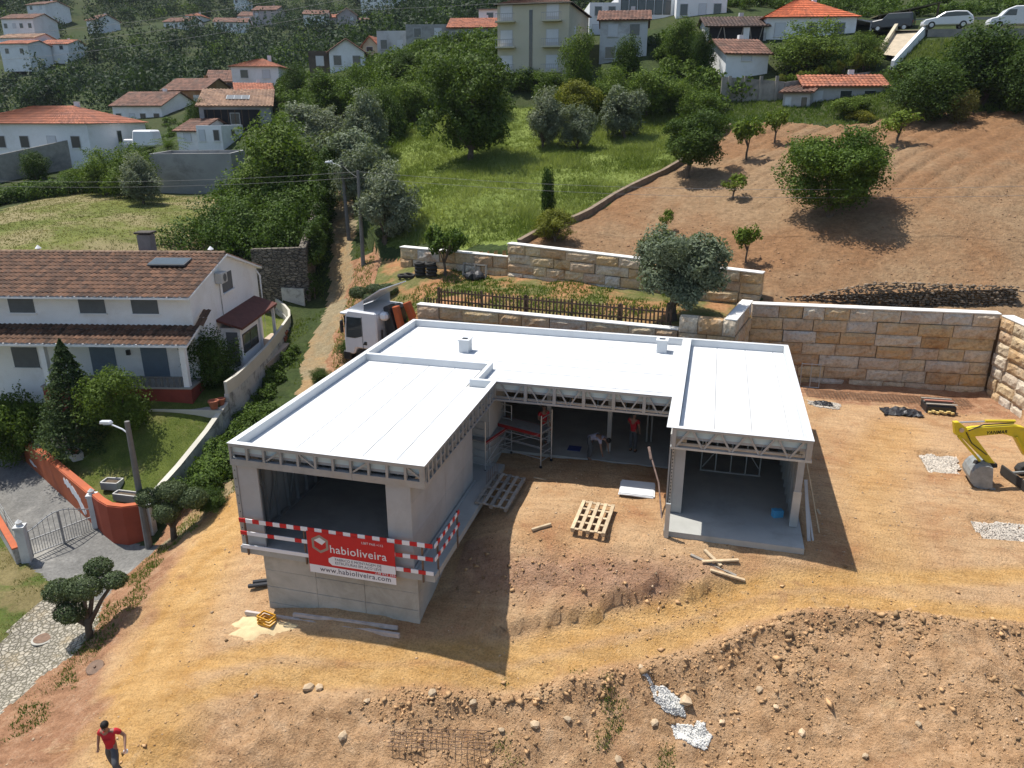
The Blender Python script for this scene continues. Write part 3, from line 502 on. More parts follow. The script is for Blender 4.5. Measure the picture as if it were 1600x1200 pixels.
# ---------------------------------------------------------------- stone retaining walls, block by block
def stone_mat():
    m=bpy.data.materials.new('sandstone'); t,b=nodes(m); p=geo(t); rnd=N(t,'ShaderNodeObjectInfo').outputs['Random']
    base=ramp(t,rnd,[(0,(.60,.56,.48)),(.16,(.60,.45,.25)),(.3,(.47,.29,.14)),(.44,(.66,.59,.47)),(.58,(.56,.37,.18)),(.72,(.57,.535,.475)),(.86,(.50,.32,.17)),(1,(.67,.54,.33))])
    c=mixc(t,ramp(t,noise(t,p,1.7,6,.7,.5),[(.45,(0,0,0)),(.66,(.8,.8,.8))]),base,ramp(t,noise(t,p,1.1,4,.6),[(.35,(.30,.15,.055)),(.65,(.62,.55,.43))]))
    c=mixc(t,1.0,c,ramp(t,noise(t,p,9,6,.75),[(.28,(.55,.53,.5)),(.5,(1,1,1)),(.75,(1.25,1.24,1.22))]),'MULTIPLY')
    t.links.new(c,b.inputs['Base Color']); b.inputs['Roughness'].default_value=.92; b.inputs['Specular IOR Level'].default_value=.15
    bump(t,b,noise(t,p,7,7,.75),.9,.09); return m
M_STONE=stone_mat(); M_CAP=mat('white_cap',(.70,.68,.63),.85,.08,1.5,bmp=.2,bscale=16)
rs=np.random.RandomState(7)
def block_mesh(k):
    r=np.random.RandomState(50+k); nx,nz=7,4; vs=[];fs=[]
    for j in range(nz+1):
        for i in range(nx+1):
            u,v=i/nx,j/nz; e=min(u,1-u,v,1-v); y=.055 if e<1e-6 else -.02-.09*r.rand()+(.03 if e<.2 else 0)
            du=dv=0
            if 1e-6<e: du,dv=(r.rand(2)-.5)*[.07,.12]
            vs.append((u+du+(.006 if u==0 else -.006 if u==1 else 0),y,v+dv+(.012 if v==0 else -.012 if v==1 else 0)))
    a=nx+1
    for j in range(nz):
        for i in range(nx): fs.append((j*a+i,j*a+i+1,(j+1)*a+i+1,(j+1)*a+i))
    n=len(vs); vs+=[(.006,1,.012),(.994,1,.012),(.994,1,.988),(.006,1,.988)]
    fs+=[tuple([n]+[n+1]+[nx-i for i in range(nx+1)]),tuple([n+2,n+3]+[nz*a+i for i in range(nx+1)]),tuple([n+3,n]+[j*a for j in range(nz+1)]),tuple([n+1,n+2]+[(nz-j)*a+nx for j in range(nz+1)])]
    me=bpy.data.meshes.new('stone_block'); me.from_pydata(vs,[],fs); me.materials.append(M_STONE); me.update(); return me
BLK=[block_mesh(k) for k in range(8)]
def stone_wall(label,p0,p1,z0,ztop,nc,bl=(1.1,2.1),th=.55,cap=True,skip=0,rise=0,capw=.5,group=None):
    """courses of blocks from p0 to p1; the outer face is on the right hand of p0->p1"""
    p0=Vector((*p0,0));p1=Vector((*p1,0)); d=p1-p0; L=d.length; a=math.atan2(d.y,d.x); w=thing('retaining_wall',label,'wall',(p0.x,p0.y,z0),a,group); hgt=(ztop-z0)/nc
    for c in range(skip,nc):
        x=-rs.rand()*.5*(c%2)
        while x<L-.05:
            l=rs.uniform(*bl); x1=x+l
            if L-x1<bl[0]*.6: x1=L
            xa=max(x,0)
            if x1-xa>.12: inst(BLK[rs.randint(8)],'stone',w,(xa,rs.uniform(-.05,.05),c*hgt+rise*xa/L),(0,rs.uniform(-.004,.004),0),(x1-xa-.012,th,hgt*rs.uniform(.965,.995)))
            x=x1
    if cap: MB().add(*(lambda q:(q,[(0,3,2,1),(4,5,6,7),(0,1,5,4),(1,2,6,5),(2,3,7,6),(3,0,4,7)]))([(-.02,-.02,ztop-z0),(L+.02,-.02,ztop-z0+rise),(L+.02,capw,ztop-z0+rise),(-.02,capw,ztop-z0),(-.02,-.02,ztop-z0+.07),(L+.02,-.02,ztop-z0+.07+rise),(L+.02,capw,ztop-z0+.07+rise),(-.02,capw,ztop-z0+.07)])).build('cap',M_CAP,w,bevel=.015)
    return w
stone_wall('tall ochre stone retaining wall with white cap behind the garage','(' and (2.05,36.35),(12.62,37.2),-.15,3.8,7,(.9,2.0))
stone_wall('sunlit stone retaining wall meeting the tall wall at a corner beside the excavator',(12.66,37.15),(14.9,27.0),-.15,3.75,7,(.8,1.6))
stone_wall('low stone terrace wall with white cap close behind the white roof',(-13.85,34.25),(-1.15,32.8),-.3,3.3,6,(1.1,2.2),skip=2,capw=.42)
stone_wall('short stone wall front of the terrace corner beside the olive tree',(-1.12,32.75),(1.25,32.55),-.3,3.95,6,(.7,1.3),cap=False)
stone_wall('stone return wall with thick white cap closing the terrace corner',(1.26,32.56),(2.03,36.35),-.3,3.95,6,(.9,1.5),capw=.5)
stone_wall('upper rough stone wall holding the tilled field above the picket fence',(-11.1,41.2),(2.4,37.6),2.7,5.32,5,(.8,1.9),rise=-.3)
stone_wall('lower end of the upper stone wall behind the tyre stack',(-18.3,42.9),(-11.15,41.35),2.6,4.55,3,(1.0,2.0))
# old dry-stone wall, dark, behind the tall wall: small stones beyond counting
def rock_mesh(r,n=0,flat=.7):
    ph=np.random.RandomState(n); bm=bmesh.new(); bmesh.ops.create_icosphere(bm,subdivisions=1,radius=1)
    for v in bm.verts: v.co*=1+ph.uniform(-.28,.22)
    for v in bm.verts: v.co.z*=flat
    me=bpy.data.meshes.new('rock'); bm.to_mesh(me); bm.free(); return me
def rock_cloud(name,P,S,m,label=None,cat=None,kind='stuff',flat=.7,seed=0,tint=None,parent=None,smooth=False):
    """many small irregular stones as one mesh; P (n,3) centres, S (n,) radii"""
    r=np.random.RandomState(seed); P=np.asarray(P,float);S=np.asarray(S,float); n=len(P); tv=[]
    for k in range(6):
        rr=np.random.RandomState(seed*10+k); v=np.array([(1,0,0),(-1,0,0),(0,1,0),(0,-1,0),(0,0,1),(0,0,-1)],float)*rr.uniform(.65,1.25,(6,1))+rr.normal(0,.22,(6,3)); tv.append((v,np.array([(0,2,4),(2,1,4),(1,3,4),(3,0,4),(2,0,5),(1,2,5),(3,1,5),(0,3,5)])))
    V=[];Fc=[];o=0
    for i in range(n):
        v,f=tv[r.randint(6)]; a=r.rand()*6.28; c,s=math.cos(a),math.sin(a); q=v*S[i]*[r.uniform(.8,1.35),r.uniform(.7,1.05),flat*r.uniform(.7,1.2)]
        V.append(np.stack([q[:,0]*c-q[:,1]*s,q[:,0]*s+q[:,1]*c,q[:,2]],-1)+P[i]); Fc.append(f+o); o+=len(v)
    V=np.concatenate(V);Fc=np.concatenate(Fc); me=bpy.data.meshes.new(name); me.vertices.add(len(V)); me.vertices.foreach_set('co',V.astype(np.float32).ravel()); me.loops.add(Fc.size); me.loops.foreach_set('vertex_index',Fc.astype(np.int32).ravel()); me.polygons.add(len(Fc)); me.polygons.foreach_set('loop_start',np.arange(0,Fc.size,3,dtype=np.int32)); me.update(calc_edges=True)
    if smooth: me.polygons.foreach_set('use_smooth',[True]*len(Fc))
    me.materials.append(m); ob=bpy.data.objects.new(name,me); COL.objects.link(ob)
    if parent is not None: ob.parent=parent
    return tag(ob,label,cat,None,kind)
M_SLATE=mat('slate_stone',(.21,.165,.12),.9,.3,3,island=.6)
dw=thing('dry_stone_wall','dark old dry-stone wall along the foot of the tilled field','wall',(8,38.6,3.6))
q=[];s_=[]
for row in range(13):
    x=3.4
    while x<13.8:
        top=.3+.85*min(1,max(0,(x-4)/3.5)); z=row*.095
        if z<top: q.append((x-8,rs.uniform(-.05,.05)+z*.16+(x-8)*.085-.3,z+rs.uniform(-.02,.02))); s_.append(rs.uniform(.09,.17))
        x+=rs.uniform(.13,.26)
rock_cloud('stone_courses',q,s_,M_SLATE,flat=.5,seed=3,parent=dw); MB().add([(-4.3,-.45,-.6),(5.7,.4,-.6),(5.7,1.0,-.6),(-4.3,.6,-.6),(-4.3,-.4,.3),(5.7,.45,1.05),(5.7,1.0,1.05),(-4.3,.6,.3)],[(0,1,5,4),(1,2,6,5),(2,3,7,6),(3,0,4,7),(4,5,6,7)]).build('earth_core',GM[8],dw)
# low kerb between meadow and tilled field
kb=thing('field_kerb','low dark stone kerb dividing the meadow from the tilled field','kerb',(0,0,0)); 
for (ax,ay),(bx,by) in zip(CURB[:-1],CURB[1:]):
    n=max(1,int(math.hypot(bx-ax,by-ay)/1.5))
    for i in range(n):
        a=(ax+(bx-ax)*i/n,ay+(by-ay)*i/n);b=(ax+(bx-ax)*(i+1)/n,ay+(by-ay)*(i+1)/n)
        MB().bar((*a,HG(*a)+.12),(*b,HG(*b)+.12),.3,.5).build('kerb_stone',M_SLATE,kb)
# ---------------------------------------------------------------- picket fence
M_PICK=mat('dark_timber',(.10,.066,.045),.85,.3,6,island=.0,objrand=.35)
f0=Vector((-13.05,35.15,3.15));f1=Vector((-1.55,33.74,3.12)); fd=(f1-f0); FL=fd.length; fa=math.atan2(fd.y,fd.x)
fn=thing('picket_fence','dark brown wooden picket fence on top of the low stone wall','fence',f0,fa)
pk=MB().b2((-.038,-.012,0),(.038,.012,.86)).mesh('picket'); pk.materials.append(M_PICK)
for i in range(64): inst(pk,'picket',fn,(FL*i/63+rs.uniform(-.012,.012),0,rs.uniform(-.03,.02)),(0,rs.uniform(-.02,.02),0))
for i in range(5): inst(pk,'picket',fn,(-.75+i*.16,0,-.32),(0,rs.uniform(-.02,.02),0),(1,1,.75))
for z in (.22,.66): MB().b2((0,.012,z),(FL,.045,z+.07)).build('rail',M_PICK,fn)
for i in range(6): MB().b2((FL*i/5-.05,.046,-.1),(FL*i/5+.05,.12,.9)).build('post',M_PICK,fn)
# ---------------------------------------------------------------- things on the site
M_WOOD=mat('pine_timber',(.50,.39,.25),.8,.2,5,objrand=.2); M_WOODG=mat('weathered_timber',(.27,.245,.21),.85,.25,5,objrand=.25); M_ALU=mat('aluminium',(.52,.53,.53),.4,.08,metal=.6); M_BLACK=mat('black_plastic',(.018,.018,.02),.5,.2,4,spec=.5)
def pallet(label,loc,rz,m,L=1.55,W=1.0,rx=0,ry=0,nt=5,group=None):
    t=thing('pallet',label,'pallet',loc,rz,group,rx,ry); n=nt
    for i in range(n): x=-W/2+.06+i*(W-.12)/(n-1); MB().b2((x-.055,-L/2,.115),(x+.055,L/2,.137)).build('slat',m,t)
    for j in range(5 if L>1.3 else 3):
        y=-L/2+.05+j*(L-.1)/(4 if L>1.3 else 2); MB().b2((-W/2,y-.045,.09),(W/2,y+.045,.113)).build('stringer',m,t)
        for x in (-W/2+.07,0,W/2-.07): MB().b2((x-.06,y-.045,.015),(x+.06,y+.045,.088)).build('block',m,t)
    for x in (-W/2+.07,0,W/2-.07): MB().b2((x-.05,-L/2,0),(x+.05,L/2,.013)).build('runner',m,t)
    return t
pallet('pale new wooden pallet lying on sunlit soil in the courtyard',(-2.95,21.45,HG(-2.95,21.45)+.06),R(-3),M_WOOD,1.7,1.1,rx=R(4))
pallet('grey weathered pallet tipped against the balcony slab edge in shade',(-6.3,22.45,-.02),R(-2),M_WOODG,2.2,1.15,rx=R(2),ry=R(5))
pallet('grey pallet frame leaning against the upper stone wall above black bags',(-13.0,41.15,3.5),R(-13),M_WOODG,1.3,1.6,rx=R(80),nt=3)
wb=thing('board_stack','stack of white boards lying in the courtyard beside the garage','boards',(-1.78,23.8,HG(-1.78,23.8)),R(2))
for i in range(4): MB().box((rs.uniform(-.03,.03),rs.uniform(-.04,.04),.02+i*.022),(1.2-.02*i,1.0,.018),R(rs.uniform(-2,2))).build('board',M_BOARD,wb)
tag(MB().tube([(-.8,21.95,-.15),(-1.05,23.0,.75),(-1.5,23.9,1.55)],.028,6).tube([(-1.38,23.6,1.3),(-1.5,23.92,1.6)],.05,6).build('screed_pole',mat('pole_red_grey',(.17,.12,.10),.6,.4,9)),'long thin pole leaning with its foot beside the garage corner post','pole')
for i,(a,b,l) in enumerate((((.15,20.55),(1.5,20.25),'weathered plank at the bottom of the crossed pile before the garage'),((.55,20.85),(1.05,20.38),'short pale plank pointing out of the crossed pile before the garage'),((.5,20.3),(1.55,20.72),'pale plank lying on top of the crossed pile before the garage'),((.75,20.08),(1.75,20.2),'single plank lying just in front of the crossed planks'))):
    za,zb=HG(*a),HG(*b); k=.05+.045*(i==2); tag(MB().bar((*a,za+k),(*b,zb+k),.1,.05).build('plank',M_WOOD if i else M_WOODG),l,'plank')
tag(MB().bar((-4.75,20.5,HG(-4.75,20.5)+.06),(-4.2,20.85,HG(-4.2,20.85)+.06),.09,.09).build('timber_offcut',M_WOOD,bevel=.01),'short thick timber offcut on the courtyard soil left of the pale pallet','timber')
tag(MB().bar((-5.5,24.0,HG(-5.5,24.0)+.03),(-5.05,23.9,HG(-5.05,23.9)+.03),.08,.03).build('timber_strip',M_WOOD),'thin pale timber strip at the edge of the roof shadow','timber')
bx=thing('blue_box','small light blue box standing on the garage floor','box',(2.75,23.1,0),R(25)); mb_=mat('blue_paint',(.10,.38,.62),.6,.1)
MB().b2((-.17,-.1,.0),(.17,.1,.24)).build('carton',mb_,bx,bevel=.01); MB().b2((-.18,-.105,.24),(.0,.105,.262)).build('flap',mb_,bx)
for k,(p,q,w,l) in enumerate((((3.62,21.95,-.1),(3.42,22.9,1.5),.10,'wide grey profile leaning on the garage side wall'),((3.74,22.0,-.1),(3.45,22.95,1.25),.06,'narrow grey profile leaning on the garage side wall beside the wide one'),((3.98,22.5,-.1),(3.42,23.8,2.0),.035,'long pale batten leaning on the garage side wall'),((4.2,23.2,-.08),(4.05,23.9,.02),.08,'short board lying in the shade beside the garage'))):
    tag(MB().bar(p,q,w,.03).build('profile' if k<2 else 'batten',M_FIB if k<2 else M_WOOD),l,'profile' if k<2 else 'batten')
# mobile scaffold towers
def scaffold(label,loc,rz,L=2.1,W=.75,Hh=2.1,deck=1.35):
    t=thing('scaffold_tower',label,'scaffold',loc,rz)
    for s in (-1,1):
        fr=MB()
        for y in (-W/2,W/2): fr.tube([(s*L/2,y,.12),(s*L/2,y,Hh)],.024,6)
        fo=fr.build('ladder_frame',M_ALU,t)
        for k in range(7): MB().tube([(s*L/2,-W/2,.3+k*.28),(s*L/2,W/2,.3+k*.28)],.019,6).build('rung',M_ALU,fo)
        for y in (-W/2,W/2): MB().lathe([(.06,-.02),(.065,0),(.06,.02)],(s*L/2,y,.065),10,M=Matrix.Rotation(PI/2,3,'X')).build('castor',M_BLACK,t)
    MB().b2((-L/2,-W/2+.04,deck),(L/2,W/2-.04,deck+.04)).build('platform',mat('plywood_grey',(.24,.235,.22),.8,.15,6),t)
    for s in (-1,1):
        MB().b2((-L/2+.03,s*W/2-.012,deck-.09),(L/2-.03,s*W/2+.012,deck+.03)).build('toe_board',mat('toe_board_red',(.24,.02,.018),.6,.12,4),t)
        for z in (.4,.85,1.15): MB().tube([(-L/2,s*W/2,z),(L/2,s*W/2,z)],.018,6).build('brace',M_ALU,t)
        MB().tube([(-L/2,s*W/2,.35),(L/2*.9,s*W/2,deck)],.016,6).build('diagonal_brace',M_ALU,t)
    return t
scaffold('aluminium scaffold tower with red toe boards inside the open middle wing',(-6.3,25.5,-.12),R(-19))
scaffold('aluminium scaffold tower standing by the end of the grey side wall',(-7.45,24.95,-.1),R(75),1.9,.85,2.0,1.2)
# rebar starter bars at the slab end
sb=thing('starter_bars','row of thin steel starter bars at the end of the balcony slab','rebar',(-6.85,22.6,0))
for i in range(7): MB().tube([(.02*i,i*.16,-.1),(.02*i+.02,i*.16,.62)],.008,5).build('bar',M_RUST,sb)
# timber, crate and pipes at the foot of the basement wall
for a,b,h,l in (((-13.0,17.05),(-7.75,16.75),.13,'long pale formwork board along the foot of the concrete basement'),((-11.3,17.0),(-7.9,16.98),.10,'second formwork board lying against the foot of the concrete basement')):
    tag(MB().bar((*a,HG(*a)+.1),(*b,HG(*b)+.1),.09,h).build('formwork_board',mat('formwork_timber',(.46,.40,.36),.85,.2,5)),l,'board')
# yellow end cap on the board
cr=thing('plastic_crate','small orange-yellow plastic crate on pale sand by the basement','crate',(-12.05,16.72,HG(-12.05,16.72)+.02),R(-12)); mo=mat('orange_plastic',(.60,.30,.02),.5,.1)
for z in (.02,.13,.24):
    for s in (-1,1): MB().b2((-.24,s*.15-.012,z),(.24,s*.15+.012,z+.06)).build('side_slat',mo,cr); MB().b2((s*.24-.012,-.14,z),(s*.24+.012,.14,z+.06)).build('end_slat',mo,cr)
MB().b2((-.24,-.15,0),(.24,.15,.02)).build('base',mo,cr)
for i in range(3): tag(MB().tube([(-13.55+.1*i,18.1+.14*i,HG(-13.5,18.2)+.11+.08*(i==1)),(-12.4+.05*i,18.25+.14*i,HG(-12.6,18.2)+.13+.08*(i==1))],.07,10).build('plastic_pipe',M_BLACK),['black plastic pipe lying lowest in the bundle beside the concrete basement','black plastic pipe lying on top of the bundle beside the concrete basement','black plastic pipe at the back of the bundle beside the concrete basement'][i],'pipe','black pipes by the basement')
# excavator (boom, stick and bucket in view; machine stands to the right)
M_YEL=mat('excavator_yellow',(.66,.50,.012),.42,.10,2,stain=(.50,.38,.03),sscale=1.5,spec=.5); M_STEEL=mat('bucket_steel',(.27,.285,.28),.55,.25,4,metal=.3); M_RUB=mat('rubber',(.035,.033,.03),.8,.2,5)
EX=thing('mini_excavator','yellow mini excavator with its bucket lowered onto the bare earth','excavator',(12.6,28.2,-.06),R(14.7)); EI=Matrix.Rotation(-R(14.7),4,'Z')@Matrix.Translation((-12.6,-28.2,.06))
def e(x,z,y=0):
    # x, z in the boom plane: world plane through (9.9,27.6) along (.967,.254)
    p=EI@Vector((9.9+(x-9.9),27.6+(x-9.9)*.263,z)); return Vector((p.x,p.y+y,p.z))
def plate(poly,w,name,m=M_YEL,parent=EX,y=0,bev=.015):
    mb=MB(); n=len(poly); a=[e(*p,y=y-w/2) for p in poly];b=[e(*p,y=y+w/2) for p in poly]
    mb.add(a+b,[tuple(range(n)),tuple(range(2*n-1,n-1,-1))]+[((i+1)%n,i,n+i,n+(i+1)%n) for i in range(n)]); return mb.build(name,m,parent,bevel=bev)
boom=plate([(8.95,2.0),(9.1,1.72),(10.2,1.84),(10.62,1.7),(11.1,1.0),(11.7,.55),(11.95,.75),(11.35,1.45),(10.85,2.08),(10.5,2.15),(9.2,2.06)],.22,'boom')
stick=plate([(8.5,2.26),(8.66,2.27),(9.05,1.98),(9.25,1.78),(10.25,.62),(10.12,.54),(9.9,.72),(8.95,1.62),(8.62,1.8)],.17,'stick')
me=text_mesh('YANMAR',.17,.002,sp if False else 'LEFT',.1,1.05,.004); me.materials.append(M_DARK); a_=e(9.62,1.82,-.113); inst(me,'lettering',EX,a_,(R(90),R(-4),0))
def cyl(p,q,r,name,m): MB().tube([e(*p),e(*q)],r,10).build(name,m,EX)
for p,q,r,n_,m_ in (((9.55,2.27,0),(10.55,2.27,0),.055,'stick_cylinder',M_YEL),((8.62,2.22,0),(9.6,2.26,0),.028,'piston_rod',M_ALU),((9.0,1.98,-.15),(9.5,2.16,-.05),.02,'hydraulic_hose',M_RUB),((9.5,2.16,-.05),(10.5,2.22,-.05),.022,'hydraulic_hose',M_RUB),((10.62,1.75,-.16),(11.3,.75,-.16),.05,'boom_cylinder',M_YEL),((8.72,1.75,-.1),(9.62,.82,-.1),.045,'bucket_cylinder',M_YEL),((9.58,.86,-.1),(9.8,.66,-.05),.03,'piston_rod',M_ALU),((8.95,1.9,-.11),(9.2,1.5,-.12),.016,'hydraulic_hose',M_RUB),((9.2,1.5,-.12),(9.8,1.05,-.11),.016,'hydraulic_hose',M_RUB)): cyl(p,q,r,n_,m_)
MB().lathe([(.07,-.13),(.08,-.13),(.08,.13),(.07,.13)],e(8.78,1.98),12,M=Matrix.Rotation(PI/2,3,'X')).build('pivot_pin',mat('pin_pale',(.55,.42,.30),.5,.1),EX)
plate([(9.55,.78),(10.25,.7),(10.28,.55),(9.85,.5),(9.5,.62)],.2,'bucket_link',M_RUB)
bk=MB(); prof=[(-.05,.5),(-.22,.52),(-.4,.46),(-.53,.33),(-.6,.15),(-.6,-.04),(-.52,-.2),(-.36,-.32),(-.15,-.36),(.05,-.3),(.2,-.18)]; W=.52; vs=[]
for s in (-1,1):
    for x,z in prof: vs.append((x,s*W,z))
    for x,z in prof: vs.append((x*.93,s*W*.97,z*.93+.01))
n=len(prof); fs=[]
for i in range(n-1): fs+=[(i,i+1,2*n+i+1,2*n+i),(n+i+1,n+i,3*n+i,3*n+i+1)]
fs+=[tuple(range(n-1,-1,-1)),tuple(range(2*n,3*n)),(0,2*n,3*n,n),(n-1,2*n-1,4*n-1,3*n-1)]
bo=bk.add(vs,fs).build('bucket',M_STEEL,EX); bo.location=e(9.95,.22); bo.rotation_euler=(0,R(12),R(-16))
for i in range(4): MB().b2((.16,-.42+i*.28-.04,-.3),(.34,-.42+i*.28+.04,-.22)).build('tooth',M_STEEL,bo)
for s in (-1,1):
    tk=MB().prism([(-1.1,.25),(-1.0,.06),(-.8,0),(.8,0),(1.0,.06),(1.1,.25),(1.0,.42),(.8,.48),(-.8,.48),(-1.0,.42)],-.16,.16,M=Matrix(((1,0,0),(0,0,-1),(0,1,0)))).build('track',M_RUB,EX,bevel=.03); tk.location=(-.15,s*.65,0)
    MB().prism([(-.75,.12),(.75,.12),(.75,.36),(-.75,.36)],-.175,.175,M=Matrix(((1,0,0),(0,0,-1),(0,1,0)))).build('track_frame',M_STEEL,tk)
MB().b2((-1.75,-.75,.03),(-1.68,.75,.38)).build('dozer_blade',M_RUB,EX,bevel=.02); [MB().bar((-1.7,s,.2),(-1.0,s,.25),.08).build('blade_arm',M_STEEL,EX) for s in (-.4,.4)]
MB().b2((-.7,-.75,.55),(1.1,.75,1.15)).build('upper_body',M_YEL,EX,bevel=.06); cb=MB().b2((-.55,-.72,1.15),(.5,.2,2.45)).build('cab',M_BLACK,EX,bevel=.05); MB().b2((-.57,-.6,1.35),(-.555,.08,2.3)).build('windscreen',mat('cab_glass',(.05,.06,.065),.1,.05,spec=.8),cb); MB().b2((.5,-.7,1.15),(1.08,.7,1.55)).build('counterweight',M_YEL,EX,bevel=.05)
# things by the tall wall
for x,y,s,l in ((8.55,34.0,.62,'black plastic sheet bunched over a hole near the tall wall'),(5.3,34.0,.34,'small torn black plastic sheet on pale gravel by the tall wall')):
    bm=bmesh.new(); bmesh.ops.create_grid(bm,x_segments=14,y_segments=9,size=1); r_=np.random.RandomState(int(x))
    for v in bm.verts:
        d=math.hypot(v.co.x,v.co.y); v.co.z=max(0,.30-.26*d*d)+r_.uniform(-.09,.09); v.co.x*=1.15+.2*r_.rand(); v.co.y*=.62+.15*r_.rand()
    me=bpy.data.meshes.new('plastic_sheet'); bm.to_mesh(me); bm.free(); me.materials.append(M_BLACK); o=inst(me,'plastic_sheet',None,(x,y,HG(x,y)+.05),(0,0,.1),(s,s,s)); tag(o,l,'plastic sheet')
lf=thing('steel_ladder_frame','light grey steel frame leaning against the tall stone wall','frame',(4.95,36.05,.1),R(4),None,R(-8))
for x in (-.42,.02,.42): MB().tube([(x,0,0),(x,0,1.15)],.022,6).build('upright',M_GALVL,lf)
for z in (0,1.1): MB().tube([(-.44,0,z),(.44,0,z)],.022,6).build('rung',M_GALVL,lf)
pl=thing('stacked_pallet','stacked pallet carrying black boxes near the wall corner','pallet',(10.15,34.75,HG(10.15,34.75)),R(4))
for z in (.0,.42): 
    for i in range(3): MB().b2((-.62,-.4+i*.36,z),(.62,-.28+i*.36,z+.03)).build('slat',M_WOODG,pl)
MB().b2((-.6,-.42,.03),(.6,.42,.36)).build('load',M_BLACK,pl,bevel=.03)
for i in range(7): MB().box((-.48+i*.15,-.5,.1+.05*(i%2)),(.1,.16,.08),R(20*i)).build('yellow_clip',mat('yellow_clip',(.60,.45,.18),.6,.1),pl)
MB().b2((-.6,-.1,.455),(.55,.05,.50)).build('plank',mat('red_plank',(.30,.13,.09),.8,.2),pl)
rm=thing('rebar_mat','rusty reinforcement mesh mats laid along the foot of the tall wall','rebar',(8.2,35.55,.06),R(4))
for i in range(46): MB().bar((-3.4+i*.15,-.55,.02),(-3.4+i*.15,.45,.02),.016,.016).build('cross_bar',M_RUST,rm)
for i in range(7): MB().bar((-3.5,-.5+i*.15,.036),(3.5,-.5+i*.15,.036),.016,.016).build('long_bar',M_RUST,rm)
rb=thing('rebar_cage','rusty reinforcement mesh half buried in loose spoil in the foreground','rebar',(-5.7,14.35,HG(-5.7,14.35)+.12),R(12))
for i in range(17): MB().bar((-1.25+i*.155,-.35,.02*math.sin(i)),(-1.2+i*.155,.3,.02*math.cos(i)),.012).build('cross_bar',M_RUST,rb)
for i in range(6): MB().bar((-1.3,-.33+i*.12,.02),(1.35,-.36+i*.125,.03+.03*(i%2)),.012).build('long_bar',M_RUST,rb)
# gravel in the two shallow pits, spilled lime, gravel strips: beyond counting
M_GRAV=mat('pale_gravel',(.47,.43,.37),.9,.15,4,island=.35); M_LIME=mat('spilled_lime',(.60,.59,.55),.95,.12,3,island=.2)
def poly_scatter(pg,n,rr,sink=False):
    xs_=[p[0] for p in pg];ys_=[p[1] for p in pg]; x=rs.uniform(min(xs_),max(xs_),n*3);y=rs.uniform(min(ys_),max(ys_),n*3); k=inpoly(x+fbm(x,y,.3,2,4)*.3,y+fbm(x,y,.3,2,8)*.3,pg); x=x[k][:n];y=y[k][:n]; z=hbase(x,y)-.19 if sink else HGv(x,y); return np.stack([x,y,z+.01],-1),rs.uniform(*rr,len(x))
for k,pg in enumerate(PITS):
    P,S_=poly_scatter(pg,2600,(.02,.05),True); rock_cloud('gravel_bed',P,S_,M_GRAV,['pale gravel filling the shallow pit left of the excavator bucket','pale gravel filling the shallow pit in front of the excavator'][k],'gravel',seed=20+k)
P1,S1=poly_scatter([(-.85,17.02),(-.4,17.0),(.0,16.97),(.3,16.85),(.38,16.66),(.2,16.5),(-.1,16.5),(-.35,16.7),(-.6,16.88)],2400,(.018,.04)); P2,S2=poly_scatter([(.05,16.35),(.45,16.48),(.9,16.42),(1.12,16.2),(.95,15.98),(.5,15.92),(.2,16.05)],2600,(.018,.04)); rock_cloud('lime_spill',np.concatenate([P1,P2]),np.concatenate([S1,S2]),M_LIME,'white lime spilled over the loose spoil','lime',seed=31)
P,S_=poly_scatter([(4.7,34.3),(6.2,34.4),(6.0,33.6),(4.9,33.4)],900,(.02,.05)); rock_cloud('gravel_patch',P,S_,M_GRAV,'pale gravel patch around the torn black sheet','gravel',seed=33)
sd_pts=[];sd_f=[]; nr,na=7,26
for a in range(nr+1):
    for b in range(na):
        th=2*PI*b/na; rr=(a/nr)*(1+.28*math.sin(3*th+1)+.16*math.sin(7*th)+.08*math.sin(13*th)); x=-12.3+rr*1.05*math.cos(th); y=16.6+rr*.42*math.sin(th); sd_pts.append((x,y,HG(x,y)+.085*(1-(a/nr)**2)+.018*math.sin(x*17)*math.sin(y*23)-.012))
for a in range(nr):
    for b in range(na): sd_f.append((a*na+b,a*na+(b+1)%na,(a+1)*na+(b+1)%na,(a+1)*na+b))
tag(MB().add(sd_pts,[f[::-1] for f in sd_f]).build('sand_heap',mat('pale_sand',(.56,.43,.24),.95,.14,5,bmp=.6,bscale=30),smooth=True),'pale sand spread at the corner of the concrete basement','sand',None,'stuff')
# spoil clods and stones
M_CLOD=mat('clods',(.42,.27,.14),.95,.2,5,island=.55); M_ROCK=mat('pale_rock',(.47,.36,.235),.9,.2,6,objrand=.3,bmp=.4,bscale=20)
cx=rs.uniform(-15,10.5,150000);cy=rs.uniform(10.5,21.5,150000); dd,ss=pdist(cx,cy,T2); rr_=np.clip((-(ss*dd)-.25)/.6,0,1)*(cx>-13.8); bkm=np.clip(1-np.abs(hbase(cx,cy)+1.0)/.8,0,1)*(cx>-6.8)*(cx<1.2)*(cy>16.8)
pr_=rr_*np.clip(.25+fbm(cx,cy,1.4,3,41)*1.2+.9*np.exp(-((dd-.7)/.5)**2)*(cx>-8),0.03,1)+bkm*.35+.012
k=rs.rand(150000)<pr_*.62; cx=cx[k];cy=cy[k]; sz=np.exp(rs.normal(-4.0,.62,len(cx))); sz=np.clip(sz,.008,.13)
cc=np.exp(-(((cx-2.4)/1.5)**2+((cy-17.9)/.55)**2))+.7*np.exp(-((dd[k]-.75)/.25)**2)*(ss[k]<0)*(cx>-8); big=rs.rand(len(cx))<cc*.35; sz=np.where(big,np.clip(sz*2.1,.03,.14),sz)
rock_cloud('soil_clods',np.stack([cx,cy,HGv(cx,cy)+sz*.25],-1),sz,M_CLOD,'loose clods and stones over the spoil bank','soil',seed=40)
